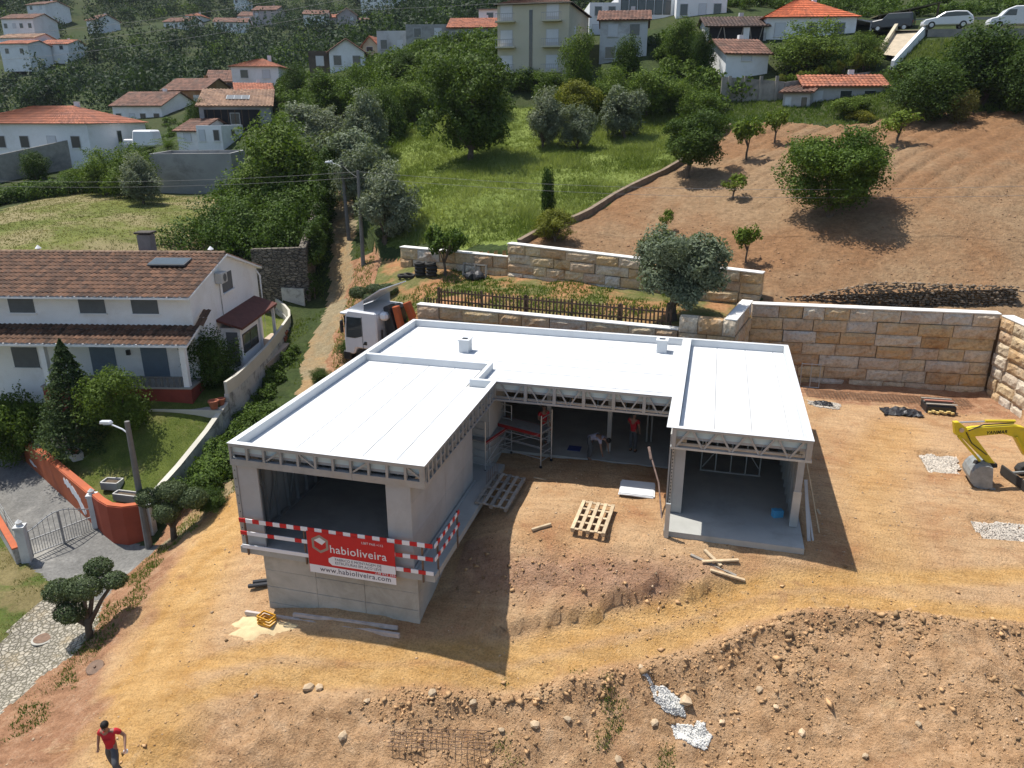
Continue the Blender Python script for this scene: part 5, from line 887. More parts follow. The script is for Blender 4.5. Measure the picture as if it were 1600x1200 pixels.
# ---------------------------------------------------------------- houses of the town: x,y,z,turn,width,depth,height,roof,rise,wall,roof colour,windows,label
TOWN=[(-72.9,74.8,7.30,8.7,14.6,11.0,3.85,'hip',1.81,'white','red',(5,1),'white bungalow with clean orange-red hip roof beyond the mown field'),
(-79.3,100.0,9.70,2.7,7.7,9.0,3.54,'gable',1.80,'white','brown',(4,1),'white house with old brown roof and recessed porch on the valley side'),
(-80.2,111.4,12.61,0.7,7.1,8.0,2.94,'gable',1.72,'ochre','brown',(3,1),'ochre-walled house with brown roof among the valley houses'),
(-81.3,120.6,15.80,22.7,4.7,7.0,1.37,'gable',1.71,'cream','brown',(2,1),'cream roofless-looking cottage beside the tall white hip-roofed house'),
(-62.9,102.0,14.21,18.7,6.2,8.0,3.87,'hip',1.20,'white','red',(2,2),'tall white house with small orange hip roof on the left slope'),
(-58.3,92.1,13.45,34.7,4.1,6.0,1.42,'gable',0.90,'green','red',(0,0),'pale green shed with red edge roof in front of the tall white house'),
(-56.2,85.1,10.15,28.7,7.8,8.0,2.78,'shed',1.85,'grey','tan',(1,1),'grey barn with open dark front and solar panel on tan roof'),
(-57.2,79.9,8.88,-5.3,3.1,6.0,1.56,'gable',1.16,'white','brown',(1,1),'low white cottage with tan tiled roof beside the palm'),
(-54.2,78.2,8.82,6.7,2.9,5.0,2.12,'flat',0.00,'white','grey',(2,1),'small white flat-roofed store beside the grey barn'),
(-48.7,66.5,5.71,22.7,7.2,7.0,2.98,'flat',0.00,'concrete','grey',(0,0),'windowless grey concrete store with open parapet roof beside the hedge'),
(-50.9,104.8,17.56,22.7,4.6,9.0,2.36,'gabley',1.50,'white','brown',(2,1),'white gabled house with brown roof above the hedgerow'),
(-54.6,104.0,17.46,24.7,3.1,7.0,2.55,'flat',0.00,'dark','brown',(1,1),'dark brown weathered wall house beside the white gabled one'),
(-50.6,114.1,20.30,2.7,2.4,6.0,1.19,'gabley',1.16,'cream','red',(1,1),'small cream gabled house with red roof'),
(-46.6,112.6,19.40,8.7,4.3,8.0,3.63,'flat',0.00,'old','grey',(2,1),'peeling old white flat-roofed house with one dark window'),
(-41.7,113.5,19.32,12.7,6.1,10.0,4.39,'flat',0.00,'concrete','grey',(2,2),'long grey weathered concrete block with flat roof'),
(-34.2,111.3,20.69,11.7,6.9,9.0,2.35,'gable',1.51,'grey','red',(4,1),'grey house with long red tile roof and small windows'),
(-34.9,123.1,24.38,4.7,3.6,8.0,2.23,'shed',0.95,'white','grey',(1,1),'white house with slanted white roof above the red-roofed row'),
(-18.5,83.9,15.65,0.7,7.0,12.0,6.30,'hip',1.72,'beige','brown',(0,0),'beige apartment block with balconies and white roller shutters'),
(-15.2,99.3,20.26,14.7,3.5,9.0,3.70,'flat',0.00,'white','grey',(2,2),'plain white house block behind the beige apartment block'),
(-10.8,86.8,16.87,6.7,4.7,7.0,4.11,'gable',1.13,'old','brown',(2,2),'decaying white cottage with brown roof above the bushes'),
(-11.2,103.8,22.19,16.7,6.6,9.0,2.85,'flat',0.00,'white','grey',(0,0),'white house with glazed veranda above the decaying cottage'),
(-4.2,102.4,21.48,8.7,5.6,9.0,3.42,'flat',0.00,'white','grey',(3,1),'white rendered house with small windows behind the green tree'),
(-0.1,91.4,19.14,10.7,5.9,7.0,1.43,'gable',1.14,'old','dark',(0,0),'collapsed shed with sagging dark tile roof full of timber'),
(0.4,82.7,16.63,24.7,4.2,6.0,0.88,'gable',1.34,'white','brown',(1,1),'small white outhouse with mossy red roof below the collapsed shed'),
(6.8,94.6,19.00,10.7,8.9,10.0,2.32,'hip',2.28,'white','orange',(3,1),'white bungalow with bright orange hip roof and white chimneys'),
(6.6,75.7,11.94,-15.3,2.2,6.0,1.99,'gable',0.62,'grey2','brown',(2,1),'small grey-white outbuilding end with two narrow doors'),
(9.4,76.8,12.45,8.7,6.5,5.0,2.00,'gable',0.89,'grey2','red',(3,1),'low outbuilding with red tile roof beside the tilled field'),
(-193.9,196.3,33.07,6.7,9.7,10.0,3.97,'gable',1.58,'white','brown',(4,1),'long white farmhouse with brown roof on the far hillside'),
(-208.7,219.6,41.85,-5.3,7.6,9.0,1.96,'gable',1.24,'white','brown',(2,1),'pale house half hidden in the upper far forest'),
(-187.5,188.0,29.78,6.7,10.9,9.0,1.54,'gable',1.30,'white','tan',(0,0),'low tan-roofed shed on the far hillside'),
(-179.7,179.0,25.34,8.7,7.8,9.0,3.70,'gable',1.04,'white','red',(2,1),'white far house with orange-red roof near the power lines'),
(-176.8,189.0,27.74,9.7,8.1,9.0,1.92,'gable',1.30,'white','red',(2,1),'far white house with long red roof among dark trees'),
(-187.4,217.6,35.12,-15.3,4.6,8.0,3.66,'gable',1.71,'white','brown',(2,1),'far white stepped house standing between dark trees'),
(-170.2,233.3,36.68,2.7,8.6,9.0,2.67,'gable',1.52,'white','brown',(3,1),'far white house with two gables on the hill'),
(-175.7,248.3,40.80,14.7,5.3,9.0,1.88,'hip',1.34,'white','red',(1,1),'far small house with red pyramid roof'),
(-158.4,242.3,37.55,24.7,10.2,9.0,2.27,'gable',1.55,'white','brown',(3,1),'far white row house facing the valley'),
(-158.5,253.9,40.50,14.7,5.8,9.0,2.35,'gable',1.62,'white','brown',(2,1),'far house with brown roof above the white row house'),
(-178.8,281.9,50.35,14.7,4.5,8.0,1.55,'hip',0.89,'white','brown',(2,1),'tiny white house on the upper far hill'),
(-150.6,252.7,40.98,8.7,8.1,9.0,3.25,'gable',1.60,'pink','brown',(3,1),'far pinkish house block with brown roof'),
(-127.9,242.8,38.02,18.7,7.2,9.0,3.30,'gable',1.51,'white','brown',(2,1),'far white house with dark brown roof above the treetops'),
(-125.1,249.8,38.76,14.7,5.1,9.0,2.25,'gable',1.29,'pink','red',(2,1),'far low pink house with red roof'),
(-113.0,233.6,35.80,24.7,5.8,9.0,3.77,'gabley',1.92,'pink','brown',(2,2),'far pink gabled house with two rows of windows'),
(-111.3,241.5,36.84,14.7,4.2,8.0,2.16,'gable',0.99,'white','brown',(1,1),'far white house next to the pink gabled house'),
(-135.5,305.7,51.24,9.7,9.4,9.0,3.48,'gable',0.93,'white','brown',(4,1),'upper far white house with window row'),
(-129.3,313.9,51.98,18.7,7.9,9.0,3.54,'gable',0.95,'white','brown',(2,2),'upper far white house beside terraced gardens'),
(-117.4,280.9,44.06,14.7,6.9,9.0,4.43,'flat',0.00,'white','grey',(2,2),'far white flat-roofed block below the upper houses'),
(-104.8,264.5,40.96,20.7,6.7,9.0,2.31,'gable',1.33,'white','red',(2,1),'far house with pale red roof just above the old concrete block')]
WC={k:mat('wall_'+k,c,.88,v,.5,stain=s,sscale=.35,bmp=.05) for k,c,v,s in (('white',(.79,.795,.79),.05,(.68,.68,.66)),('ochre',(.30,.16,.07),.12,(.36,.25,.14)),('cream',(.50,.44,.31),.1,(.38,.33,.25)),('green',(.30,.34,.26),.08,(.36,.37,.30)),('grey',(.33,.33,.34),.08,(.25,.25,.26)),('grey2',(.44,.43,.42),.1,(.33,.31,.29)),('concrete',(.34,.34,.33),.12,(.20,.20,.19)),('dark',(.10,.08,.062),.2,(.15,.12,.09)),('old',(.52,.53,.53),.1,(.30,.29,.28)),('beige',(.52,.49,.38),.04,(.46,.43,.34)),('pink',(.45,.38,.38),.06,(.36,.32,.32)))}
RC={k:mat('roof_'+k,c,.85,.22,.9,island=.35,stain=s,sscale=.6) for k,c,s in (('red',(.36,.135,.075),(.28,.12,.08)),('brown',(.19,.10,.07),(.11,.075,.06)),('orange',(.50,.125,.05),(.42,.12,.055)),('tan',(.30,.19,.125),(.22,.14,.10)),('grey',(.20,.195,.185),(.12,.115,.11)),('dark',(.085,.06,.05),(.12,.075,.055)))}
M_SHW=mat('white_shutter',(.58,.60,.62),.6,.04); M_FRW=mat('window_frame',(.50,.50,.49),.6,.05)
def roof_quad(mb,a,b,c,d): mb.add([a,b,c,d],[(0,1,2,3)] if d is not None else [(0,1,2)])
def town_house(x,y,z,rz,w,d,h,roof,rise,wc,rc,wins,label):
    t=thing('house',label,'house',(x,y,z),R(rz)); m=WC[wc]; W,D=w/2,d/2; far=math.hypot(x,y)>150; zb=-3.0; ov=.35 if not far else .4
    if roof in('flat',):
        MB().b2((-W,-D,zb),(W,D,h-.35)).build('wall',m,t)
        for lo,hi in (((-W,-D),(W,-D+.18)),((-W,D-.18),(W,D)),((-W,-D+.18),(-W+.18,D-.18)),((W-.18,-D+.18),(W,D-.18))): MB().b2((*lo,h-.35),(*hi,h)).build('parapet',m,t)
        MB().b2((-W+.18,-D+.18,h-.35),(W-.18,D-.18,h-.28)).build('roof',RC[rc],t)
    else:
        zt=h; per=.55 if far else .34; row=.9 if far else .55
        if roof=='gable':   # ridge along x
            MB().add([(-W,-D,zb),(W,-D,zb),(W,D,zb),(-W,D,zb),(-W,-D,h),(W,-D,h),(W,D,h),(-W,D,h),(-W,0,h+rise),(W,0,h+rise)],[(0,1,5,4),(1,2,6,9,5),(2,3,7,6),(3,0,4,8,7),(4,5,9,8),(6,7,8,9)]).build('wall',m,t)
            rf=MB().add([(-W-ov,-D-ov,h-ov*rise/D+.03),(W+ov,-D-ov,h-ov*rise/D+.03),(W+ov,0,h+rise+.03),(-W-ov,0,h+rise+.03),(-W-ov,D+ov,h-ov*rise/D+.03),(W+ov,D+ov,h-ov*rise/D+.03)],[(0,1,2,3),(3,2,5,4)]).build('roof',RC[rc],t); sm=rf.modifiers.new('solid','SOLIDIFY'); sm.thickness=.1; sm.offset=-1
            L=math.hypot(D+ov,rise*(1+ov/D)); roof_plane((-W-ov,-D-ov,h-ov*rise/D+.035),(1,0,0),(0,D+ov,rise*(1+ov/D)),w+2*ov,L,rf,RC[rc],per,row,seed=int(x)); roof_plane((W+ov,D+ov,h-ov*rise/D+.035),(-1,0,0),(0,-D-ov,rise*(1+ov/D)),w+2*ov,L,rf,RC[rc],per,row,seed=int(y))
        elif roof=='gabley':
            MB().add([(-W,-D,zb),(W,-D,zb),(W,D,zb),(-W,D,zb),(-W,-D,h),(W,-D,h),(W,D,h),(-W,D,h),(0,-D,h+rise),(0,D,h+rise)],[(0,1,5,8,4),(1,2,6,5),(2,3,7,9,6),(3,0,4,7),(5,6,9,8),(7,4,8,9)]).build('wall',m,t)
            q=ov*rise/W; rf=MB().add([(-W-ov,-D-ov,h-q+.03),(0,-D-ov,h+rise+.03),(0,D+ov,h+rise+.03),(-W-ov,D+ov,h-q+.03),(W+ov,-D-ov,h-q+.03),(W+ov,D+ov,h-q+.03)],[(0,1,2,3),(1,4,5,2)]).build('roof',RC[rc],t); sm=rf.modifiers.new('solid','SOLIDIFY'); sm.thickness=.1; sm.offset=-1
            L=math.hypot(W+ov,rise+q); roof_plane((-W-ov,D+ov,h-q+.035),(0,-1,0),(W+ov,0,rise+q),d+2*ov,L,rf,RC[rc],per,row,seed=int(x)); roof_plane((W+ov,-D-ov,h-q+.035),(0,1,0),(-W-ov,0,rise+q),d+2*ov,L,rf,RC[rc],per,row,seed=int(y))
        elif roof=='hip':
            MB().b2((-W,-D,zb),(W,D,h)).build('wall',m,t); r=max(.3,W-min(W,D)*.9) if W>=D else .3; e=W+ov;f=D+ov; a=h-.02
            rf=MB().add([(-e,-f,a),(e,-f,a),(e,f,a),(-e,f,a),(-r,0,h+rise),(r,0,h+rise)],[(0,1,5,4),(1,2,5),(2,3,4,5),(3,0,4),(0,3,2,1)]).build('roof',RC[rc],t)
            nr=max(3,int(math.hypot(f,rise)/row)); tm=MB(); uz=.05
            def strip(p0,p1,q0,q1):
                p0,p1,q0,q1=map(Vector,(p0,p1,q0,q1)); n=max(2,int((p1-p0).length/per))
                for i in range(n):
                    for u0,u1,hh in ((i/n,(i+.5)/n,.07),((i+.5)/n,(i+1)/n,.0)):
                        for j in range(nr):
                            v0,v1=j/nr,(j+1)/nr; f0=lambda u,v:p0.lerp(p1,u).lerp(q0.lerp(q1,u),v); A=[f0(u0,v0),f0(u1,v0),f0(u1,v1),f0(u0,v1)]; tm.add([A[0]+Vector((0,0,uz+hh*.2)),A[1]+Vector((0,0,uz+.02)),A[2]+Vector((0,0,.02)),A[3]+Vector((0,0,hh*.2))],[(0,1,2,3)])
            strip((-e,-f,a),(e,-f,a),(-r,0,h+rise),(r,0,h+rise)); strip((e,-f,a),(e,f,a),(r,0,h+rise),(r,0,h+rise)); strip((-e,f,a),(-e,-f,a),(-r,0,h+rise),(-r,0,h+rise)); o=tm.build('roof_tiles',RC[rc],rf); o['kind']='stuff'
        else:               # single slope, high at the back
            MB().add([(-W,-D,zb),(W,-D,zb),(W,D,zb),(-W,D,zb),(-W,-D,h),(W,-D,h),(W,D,h+rise),(-W,D,h+rise)],[(0,1,5,4),(1,2,6,5),(2,3,7,6),(3,0,4,7),(4,5,6,7)]).build('wall',m,t)
            rf=MB().add([(-W-ov,-D-ov,h+.03),(W+ov,-D-ov,h+.03),(W+ov,D+ov,h+rise+.03),(-W-ov,D+ov,h+rise+.03)],[(0,1,2,3)]).build('roof',RC[rc],t); sm=rf.modifiers.new('solid','SOLIDIFY'); sm.thickness=.1; sm.offset=-1
            if rc!='grey': roof_plane((-W-ov,-D-ov,h+.035),(1,0,0),(0,d,rise),w+2*ov,math.hypot(d+2*ov,rise),rf,RC[rc],.4,.6,seed=int(x))
    nx,nz=wins
    for j in range(nz):
        for i in range(nx):
            cx=-W+w*(i+.5)/nx+(.1 if (i+j)%2 else -.1); fh=h/nz; ww=min(.95,w/nx*.42); wh=min(1.15,fh*.5); zc=fh*(j+.52); yo=-D
            f=MB().b2((cx-ww/2-.06,yo-.04,zc-wh/2-.06),(cx+ww/2+.06,yo-.002,zc+wh/2+.06)).build('window',M_FRW,t); MB().b2((cx-ww/2,yo-.055,zc-wh/2),(cx+ww/2,yo-.041,zc+wh/2)).build('pane',M_GLASS if (i+j+int(x))%3 else M_SHW,f)
            if not far: MB().b2((cx-ww/2-.1,yo-.12,zc-wh/2-.12),(cx+ww/2+.1,yo-.003,zc-wh/2-.062)).build('sill',m,f)
    # side windows
    if nz and not far:
        for sx in (-1,1): f=MB().b2((sx*W-.03,-.45,h*.45),(sx*W+.03,.45,h*.8)).build('window',M_FRW,t); MB().b2((sx*W-.04,-.38,h*.47),(sx*W+.04,.38,h*.78)).build('pane',M_GLASS,f)
    if roof in('hip','gable') and w>3.5:
        c=MB().b2((W*.35-.22,.25,h+rise*.4),(W*.35+.22,.7,h+rise+.45)).build('chimney',WC['white'] if rc in('orange','red') else m,t)
    return t
TH=[town_house(*r) for r in TOWN]
by={r[-1].split()[0]+str(i):o for i,(r,o) in enumerate(zip(TOWN,TH))}
def find(s): return next(o for o,r in zip(TH,TOWN) if s in r[-1]),next(r for r in TOWN if s in r[-1])
# apartment block: shutters, balconies, stair glazing
ap,ar=find('beige apartment'); W,D,h=ar[4]/2,ar[5]/2,ar[6]
for fl in range(3):
    zc=.4+fl*2.25
    for cx in (-W+.9,W*.55):
        f=MB().b2((cx-.62,-D-.03,zc),(cx+.62,-D-.002,zc+1.45)).build('window',M_FRW,ap); MB().b2((cx-.56,-D-.045,zc+.3),(cx+.56,-D-.031,zc+1.4)).build('shutter',M_SHW,f)
        b=MB().b2((cx-.95,-D-.75,zc-.18),(cx+.95,-D-.003,zc-.05)).build('balcony',WC['beige'],ap); MB().b2((cx-.95,-D-.75,zc+.55),(cx+.95,-D-.70,zc+.6)).build('handrail',M_IRON,b)
        for i in range(10): MB().b2((cx-.93+i*.205,-D-.735,zc-.05),(cx-.91+i*.205,-D-.715,zc+.55)).build('baluster',M_IRON,b)
MB().b2((-.35,-D-.025,.6),(-.02,-D-.002,h-.5)).build('stair_window',M_GLASS,ap); MB().b2((-W-.3,-D-.3,h-.02),(W+.3,D+.3,h+.08)).build('eaves',WC['beige'],ap)
for y in (-2.5,2.5): f=MB().b2((W-.02,y-.5,3.5),(W+.03,y+.5,4.6)).build('window',M_SHW,ap)
# grey barn: dark open front, solar panel
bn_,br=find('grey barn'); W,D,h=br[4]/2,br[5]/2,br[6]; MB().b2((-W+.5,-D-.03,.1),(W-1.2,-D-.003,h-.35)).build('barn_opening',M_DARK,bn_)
for i in range(7): MB().b2((-W+.8+i*.75,-D-.06,.1),(-W+.88+i*.75,-D-.031,h-.35)).build('slat',M_PICK,bn_)
sp_=thing('photovoltaic_array','dark solar array lying on the tan barn roof','solar panel',(0,0,0)); bmx=Matrix.Translation(br[:3])@Matrix.Rotation(R(br[3]),4,'Z'); sl_=math.atan2(br[8],br[5]); sp_.location=bmx@Vector((.2,-.6,h+br[8]*(D-.6)/br[5]+.22)); sp_.rotation_euler=(sl_,0,R(br[3])); MB().b2((-1.3,-1.0,0),(1.3,1.0,.06)).build('frame',M_GALVL,sp_); 
for i in range(3):
    MB().b2((-1.24+i*.84,-.94,.061),(-.46+i*.84,.94,.07)).build('cell_panel',M_SHUT,sp_)
# glazed veranda and shed timbers
gv,gr=find('glazed veranda'); W,D,h=gr[4]/2,gr[5]/2,gr[6]; 
for i in range(6): f=MB().b2((-W+.3+i*1.0,-D-.04,.9),(-W+1.2+i*1.0,-D-.003,h-.4)).build('window',M_BLACK,gv); MB().b2((-W+.36+i*1.0,-D-.05,.96),(-W+1.14+i*1.0,-D-.041,h-.46)).build('pane',M_GLASS,f)
cs,cr_=find('collapsed shed'); W,D,h=cr_[4]/2,cr_[5]/2,cr_[6]; MB().b2((-W+.15,-D-.03,-.6),(W-.3,-D-.003,h-.05)).build('opening',M_DARK,cs)
for i,(a,b) in enumerate(((-2.2,-1.6),(-1,-1.4),(.2,.6),(1.6,1.2),(2.1,2.5))): MB().bar((a,-D-.15,-.6),(b,-D-.1,h-.1),.09).build('leaning_beam',M_WOODG,cs)
MB().b2((.6,-D-.2,-.6),(1.2,-D-.04,h)).build('pier',WC['white'],cs)
# veranda of the orange-roofed bungalow
ob,orr=find('bright orange'); W,D,h=orr[4]/2,orr[5]/2,orr[6]; MB().add([(W,-D+.2,h-.1),(W+3.4,-D+.2,h-.75),(W+3.4,D-3,h-.75),(W,D-3,h-.1),(W,-D+.2,h-.22),(W+3.4,-D+.2,h-.87),(W+3.4,D-3,h-.87),(W,D-3,h-.22)],[(0,1,2,3),(7,6,5,4),(0,4,5,1),(1,5,6,2)]).build('veranda_roof',WC['grey2'],ob)
for x in (W+1.6,W+3.2): MB().b2((x-.07,-D+.3,-.6),(x+.07,-D+.44,h-.4)).build('veranda_post',M_WHT,ob)
MB().b2((W,D-3.2,-.6),(W+3.3,D-3.1,h-.8)).build('veranda_back',WC['cream'],ob); MB().b2((W,-D+.25,-2.5),(W+3.4,-D+.6,-.2)).build('veranda_wall',WC['white'],ob)
def simple_wall(label,p0,p1,z0a,z1a,z0b,z1b,th,m,name='boundary_wall',piers=0):
    a=Vector(p0);b=Vector(p1); d=(b-a).normalized(); n_=Vector((-d.y,d.x))*th; t=thing(name,label,'wall',(a.x,a.y,z0a)); q=lambda p,z:(p.x-a.x,p.y-a.y,z-z0a)
    MB().add([q(a,z0a),q(b,z0b),q(b+n_,z0b),q(a+n_,z0a),q(a,z1a),q(b,z1b),q(b+n_,z1b),q(a+n_,z1a)],[(0,1,5,4),(1,2,6,5),(2,3,7,6),(3,0,4,7),(4,5,6,7),(0,3,2,1)]).build('wall_body',m,t)
    for i in range(piers): p=a.lerp(b,(i+.5)/piers); MB().box((p.x-a.x-n_.x*.15,p.y-a.y-n_.y*.15,(z0a+z1a)/2-z0a+.03),(.25,.25,z1a-z0a+.06),math.atan2(d.y,d.x)).build('pier',m,t)
    return t
M_BLOCKW=mat('block_wall',(.30,.28,.245),.92,.15,2.5,bmp=.3,bscale=6,stain=(.17,.165,.155),sscale=.4)
simple_wall('weathered grey block wall above the meadow edge',(-.45,74.0),(4.85,74.85),11.5,15.2,11.5,14.8,.25,M_BLOCKW,piers=4)
simple_wall('low grey terrace wall under the grapevines',(4.9,74.9),(12.3,79.0),12.5,14.75,13.5,15.7,.25,M_BLOCKW)
simple_wall('sloping grey concrete wall in front of the hip-roofed bungalow',(-72.5,62.0),(-66.6,71.2),4.5,7.6,5.5,9.75,.3,M_BLOCKW)
simple_wall('white ramp wall climbing to the road',(14.2,79.3),(18.2,87.6),14.0,16.6,17.5,20.3,.3,WC['white'],'ramp_wall'); simple_wall('pale broken ramp wall beside the bungalow veranda',(13.4,81.9),(15.6,88.3),15,17.7,18,20.4,.3,WC['cream'],'ramp_wall')
simple_wall('dark stone wall holding the road with parked cars',(18.0,86.6),(36,82),15.0,19.7,15,19.0,.4,M_BLOCKW); simple_wall('grey kerbside wall behind the parked cars',(13,94.5),(45,90),18,21.4,17,20.9,.3,M_BLOCKW)
simple_wall('dark mesh-covered wall between the bungalow and the old brown-roofed house',(-74,80.5),(-67.5,81.2),7.0,10.9,7.0,10.6,.1,mat('dark_mesh',(.05,.05,.045),.9,.2))
rd=MB().add([(12,87.5,19.75),(50,82,18.95),(50,92.5,19.05),(12,94.5,20.05)],[(0,1,2,3)]).build('upper_road',mat('asphalt',(.10,.098,.092),.9,.15,2)); rd['kind']='structure'
rp=MB().add([(14.6,80.5,17.0),(18.0,87.4,19.72),(15.6,88.2,19.8),(13.4,82.2,17.3)],[(0,1,2,3)]).build('ramp',mat('pale_ramp',(.42,.35,.25),.95,.15,2)); rp['kind']='structure'
tag(MB().box((-61.5,75.2,9.6),(2.6,2.2,1.7),R(10),0,.85).build('white_canopy',M_WHT,bevel=.15),'white covered shape parked beside the palm','canopy'); tag(MB().box((-64,75.6,9.1),(1.7,1.2,.7),R(10),0,.8).build('white_tarpaulin',M_WHT,bevel=.1),'small white tarpaulin heap beside the white canopy','tarpaulin')
# lean-to barn roof beside the road
lb=thing('lean_to','dark open lean-to with mossy sloping roof beside the road','shed',(17.6,97.5,20.5),R(8)); MB().add([(-3.2,-2,1.4),(3.0,-2,2.6),(3.0,2,2.6),(-3.2,2,1.4),(-3.2,-2,1.28),(3.0,-2,2.48),(3.0,2,2.48),(-3.2,2,1.28)],[(0,1,2,3),(7,6,5,4),(0,4,5,1),(1,5,6,2),(2,6,7,3),(3,7,4,0)]).build('roof',mat('mossy_roof',(.12,.11,.055),.9,.3,2),lb); MB().b2((-3.1,1.7,-1),(2.9,1.9,1.3)).build('rear_wall',M_DARK,lb)
for x in (-2.9,0,2.8): MB().b2((x-.08,-1.8,-1),(x+.08,-1.64,1.4+.19*(x+2.9))).build('post',M_PICK,lb)
# green steel shelter at the field edge
gs=thing('steel_shelter','green steel posts carrying flat pale canopies at the field edge','shelter',(17.3,69.9,11.9),R(-4)); mg=mat('green_steel',(.05,.16,.10),.6,.1)
for x,y,h in ((-.7,-.6,1.9),(.6,.3,2.9)): MB().b2((x-.18,y-.18,0),(x+.18,y+.18,h)).build('post',mg,gs); MB().b2((x-1.1,y-.6,h),(x+1.0,y+.6,h+.06)).build('canopy',M_GALVL,gs)
# parked vehicles
def car(label,loc,rz,col,prof,glassp,L,W,wheels,cat,name):
    t=thing(name,label,cat,loc,R(rz)); m=mat('car_'+col,dict(white=(.68,.69,.70),navy=(.03,.035,.045))[col],.25,.02,spec=.6); Mx=Matrix(((1,0,0),(0,0,-1),(0,1,0)))
    MB().prism(prof,-W/2,W/2,M=Mx).build('body',m,t,bevel=.07)
    for s in (-1,1): MB().prism(glassp,0,.02,M=Mx,off=(0,s*W/2+(.012 if s>0 else .008),0)).build('side_window',M_GLASS,t)
    for x in wheels:
        for s in (-1,1): w=MB().lathe([(.30,-.1),(.31,-.08),(.31,.08),(.30,.1)],(x,s*(W/2-.08),.31),16,M=Matrix.Rotation(PI/2,3,'X')).build('wheel',M_RUB,t); MB().lathe([(.18,-.11),(.18,.11)],(x,s*(W/2-.08),.31),12,M=Matrix.Rotation(PI/2,3,'X')).build('rim',M_ALU,w)
    for s in (-1,1): MB().box((-L/2+.06,s*W*.36,.68),(.12,.32,.14)).build('headlight',M_LAMP,t); MB().box((L/2-.03,s*W*.4,.8),(.1,.18,.25)).build('tail_light',M_RED,t)
    return t
hp_=[(-2.1,.3),(2.1,.3),(2.13,.75),(2.0,1.05),(1.5,1.45),(.5,1.5),(-.35,1.42),(-1.05,.98),(-1.95,.8),(-2.13,.55)]; hg=[(-.85,.98),(-.25,1.36),(.5,1.42),(1.4,1.38),(1.75,1.05)]
car('white hatchback parked on the upper road',(19.6,87.2,19.72),-4,'white',hp_,hg,4.2,1.75,(-1.35,1.3),'car','parked_car')
vp=[(-2.2,.3),(2.2,.3),(2.22,1.75),(2.05,1.85),(-.3,1.85),(-.95,1.6),(-1.4,1.05),(-2.1,.9),(-2.23,.6)]; vg=[(-1.15,1.08),(-.75,1.55),(-.15,1.55),(-.15,1.05)]
car('white delivery van parked on the upper road beside the hatchback',(25.0,86.0,19.5),-4,'white',vp,vg,4.4,1.85,(-1.4,1.4),'van','parked_van')
fp=[(-1.9,.35),(1.9,.35),(1.92,1.0),(1.8,1.65),(-.4,1.65),(-.9,1.15),(-1.85,1.0)]; fg=[(-.75,1.12),(-.35,1.55),(1.6,1.55),(1.65,1.1)]
car('dark off-road car parked beside the bungalow veranda',(15.6,91.0,19.9),-20,'navy',fp,fg,3.8,1.75,(-1.2,1.2),'car','parked_car')
def rubble_mat():
    global M_RUB_W
    m=bpy.data.materials.new('rubble_stone'); t,b=nodes(m); p=geo(t); mp=N(t,'ShaderNodeMapping'); mp.inputs['Scale'].default_value=(1,1,2.2); t.links.new(p,mp.inputs[0])
    v=N(t,'ShaderNodeTexVoronoi',i_Scale=3.2); t.links.new(mp.outputs[0],v.inputs['Vector']); e=N(t,'ShaderNodeTexVoronoi',feature='DISTANCE_TO_EDGE',i_Scale=3.2); t.links.new(mp.outputs[0],e.inputs['Vector'])
    c=mixc(t,1.0,ramp(t,noise(t,p,6,5,.7),[(.3,(.12,.105,.085)),(.7,(.27,.24,.195))]),ramp(t,v.outputs['Color'],[(.1,(.6,.58,.55)),(.9,(1.2,1.15,1.1))]),'MULTIPLY'); c=mixc(t,ramp(t,e.outputs['Distance'],[(.02,(1,1,1)),(.09,(0,0,0))]),c,(.035,.03,.024)); t.links.new(c,b.inputs['Base Color']); b.inputs['Roughness'].default_value=.95
    bump(t,b,ramp(t,e.outputs['Distance'],[(0,(0,0,0)),(.15,(1,1,1))]),1.0,.08); M_RUB_W=m; return m
# stone-faced bank by the lane
simple_wall('dark rubble stone wall at the corner of the lane thicket',(-28.6,42.9),(-25.1,43.55),-2,4.0,-2,4.15,.45,rubble_mat()); simple_wall('dark rubble stone wall running up along the lane',(-25.05,43.6),(-28.4,53.5),-2,4.15,3,7.2,.45,M_RUB_W)
tag(MB().b2((-26.75,43.0,-.6),(-25.15,43.08,1.6)).build('render_panel',M_DIRTY),'whitewashed panel on the end of the rubble wall','wall panel')
# tyres
def tyre(x,y,z,l,tilt=0):
    t=thing('tyre',l,'tyre',(x,y,z),rs.rand()*3,'stacked tyres',tilt); prof=[(.20,-.08),(.26,-.1),(.32,-.08),(.34,0),(.32,.08),(.26,.1),(.20,.08)]; n=18; vs=[];fs=[]
    for r_,z_ in prof: vs+=[(r_*math.cos(2*PI*k/n),r_*math.sin(2*PI*k/n),z_) for k in range(n)]
    q=len(prof)
    for i in range(q):
        for k in range(n): fs.append((i*n+k,i*n+(k+1)%n,((i+1)%q)*n+(k+1)%n,((i+1)%q)*n+k))
    MB().add(vs,fs).build('tread',M_RUB,t,smooth=True); return t
for j in range(4): tyre(-16.45+rs.uniform(-.04,.04),41.35,HG(-16.45,41.35)+.1+j*.2,['bottom','second','third','topmost'][j]+' old tyre of the stack beside the loose tyres')
for j in range(4): tyre(-15.7+rs.uniform(-.04,.04),41.25,HG(-15.7,41.25)+.1+j*.2,['bottom','second','third','topmost'][j]+' old tyre of the stack nearer the small orange tree')
tyre(-17.55,41.4,HG(-17.55,41.4)+.1,'loose tyre lying flat farthest from the tyre stacks'); tyre(-17.08,41.25,HG(-17.08,41.25)+.12,'loose tyre tilted against the tyre stack',.2)
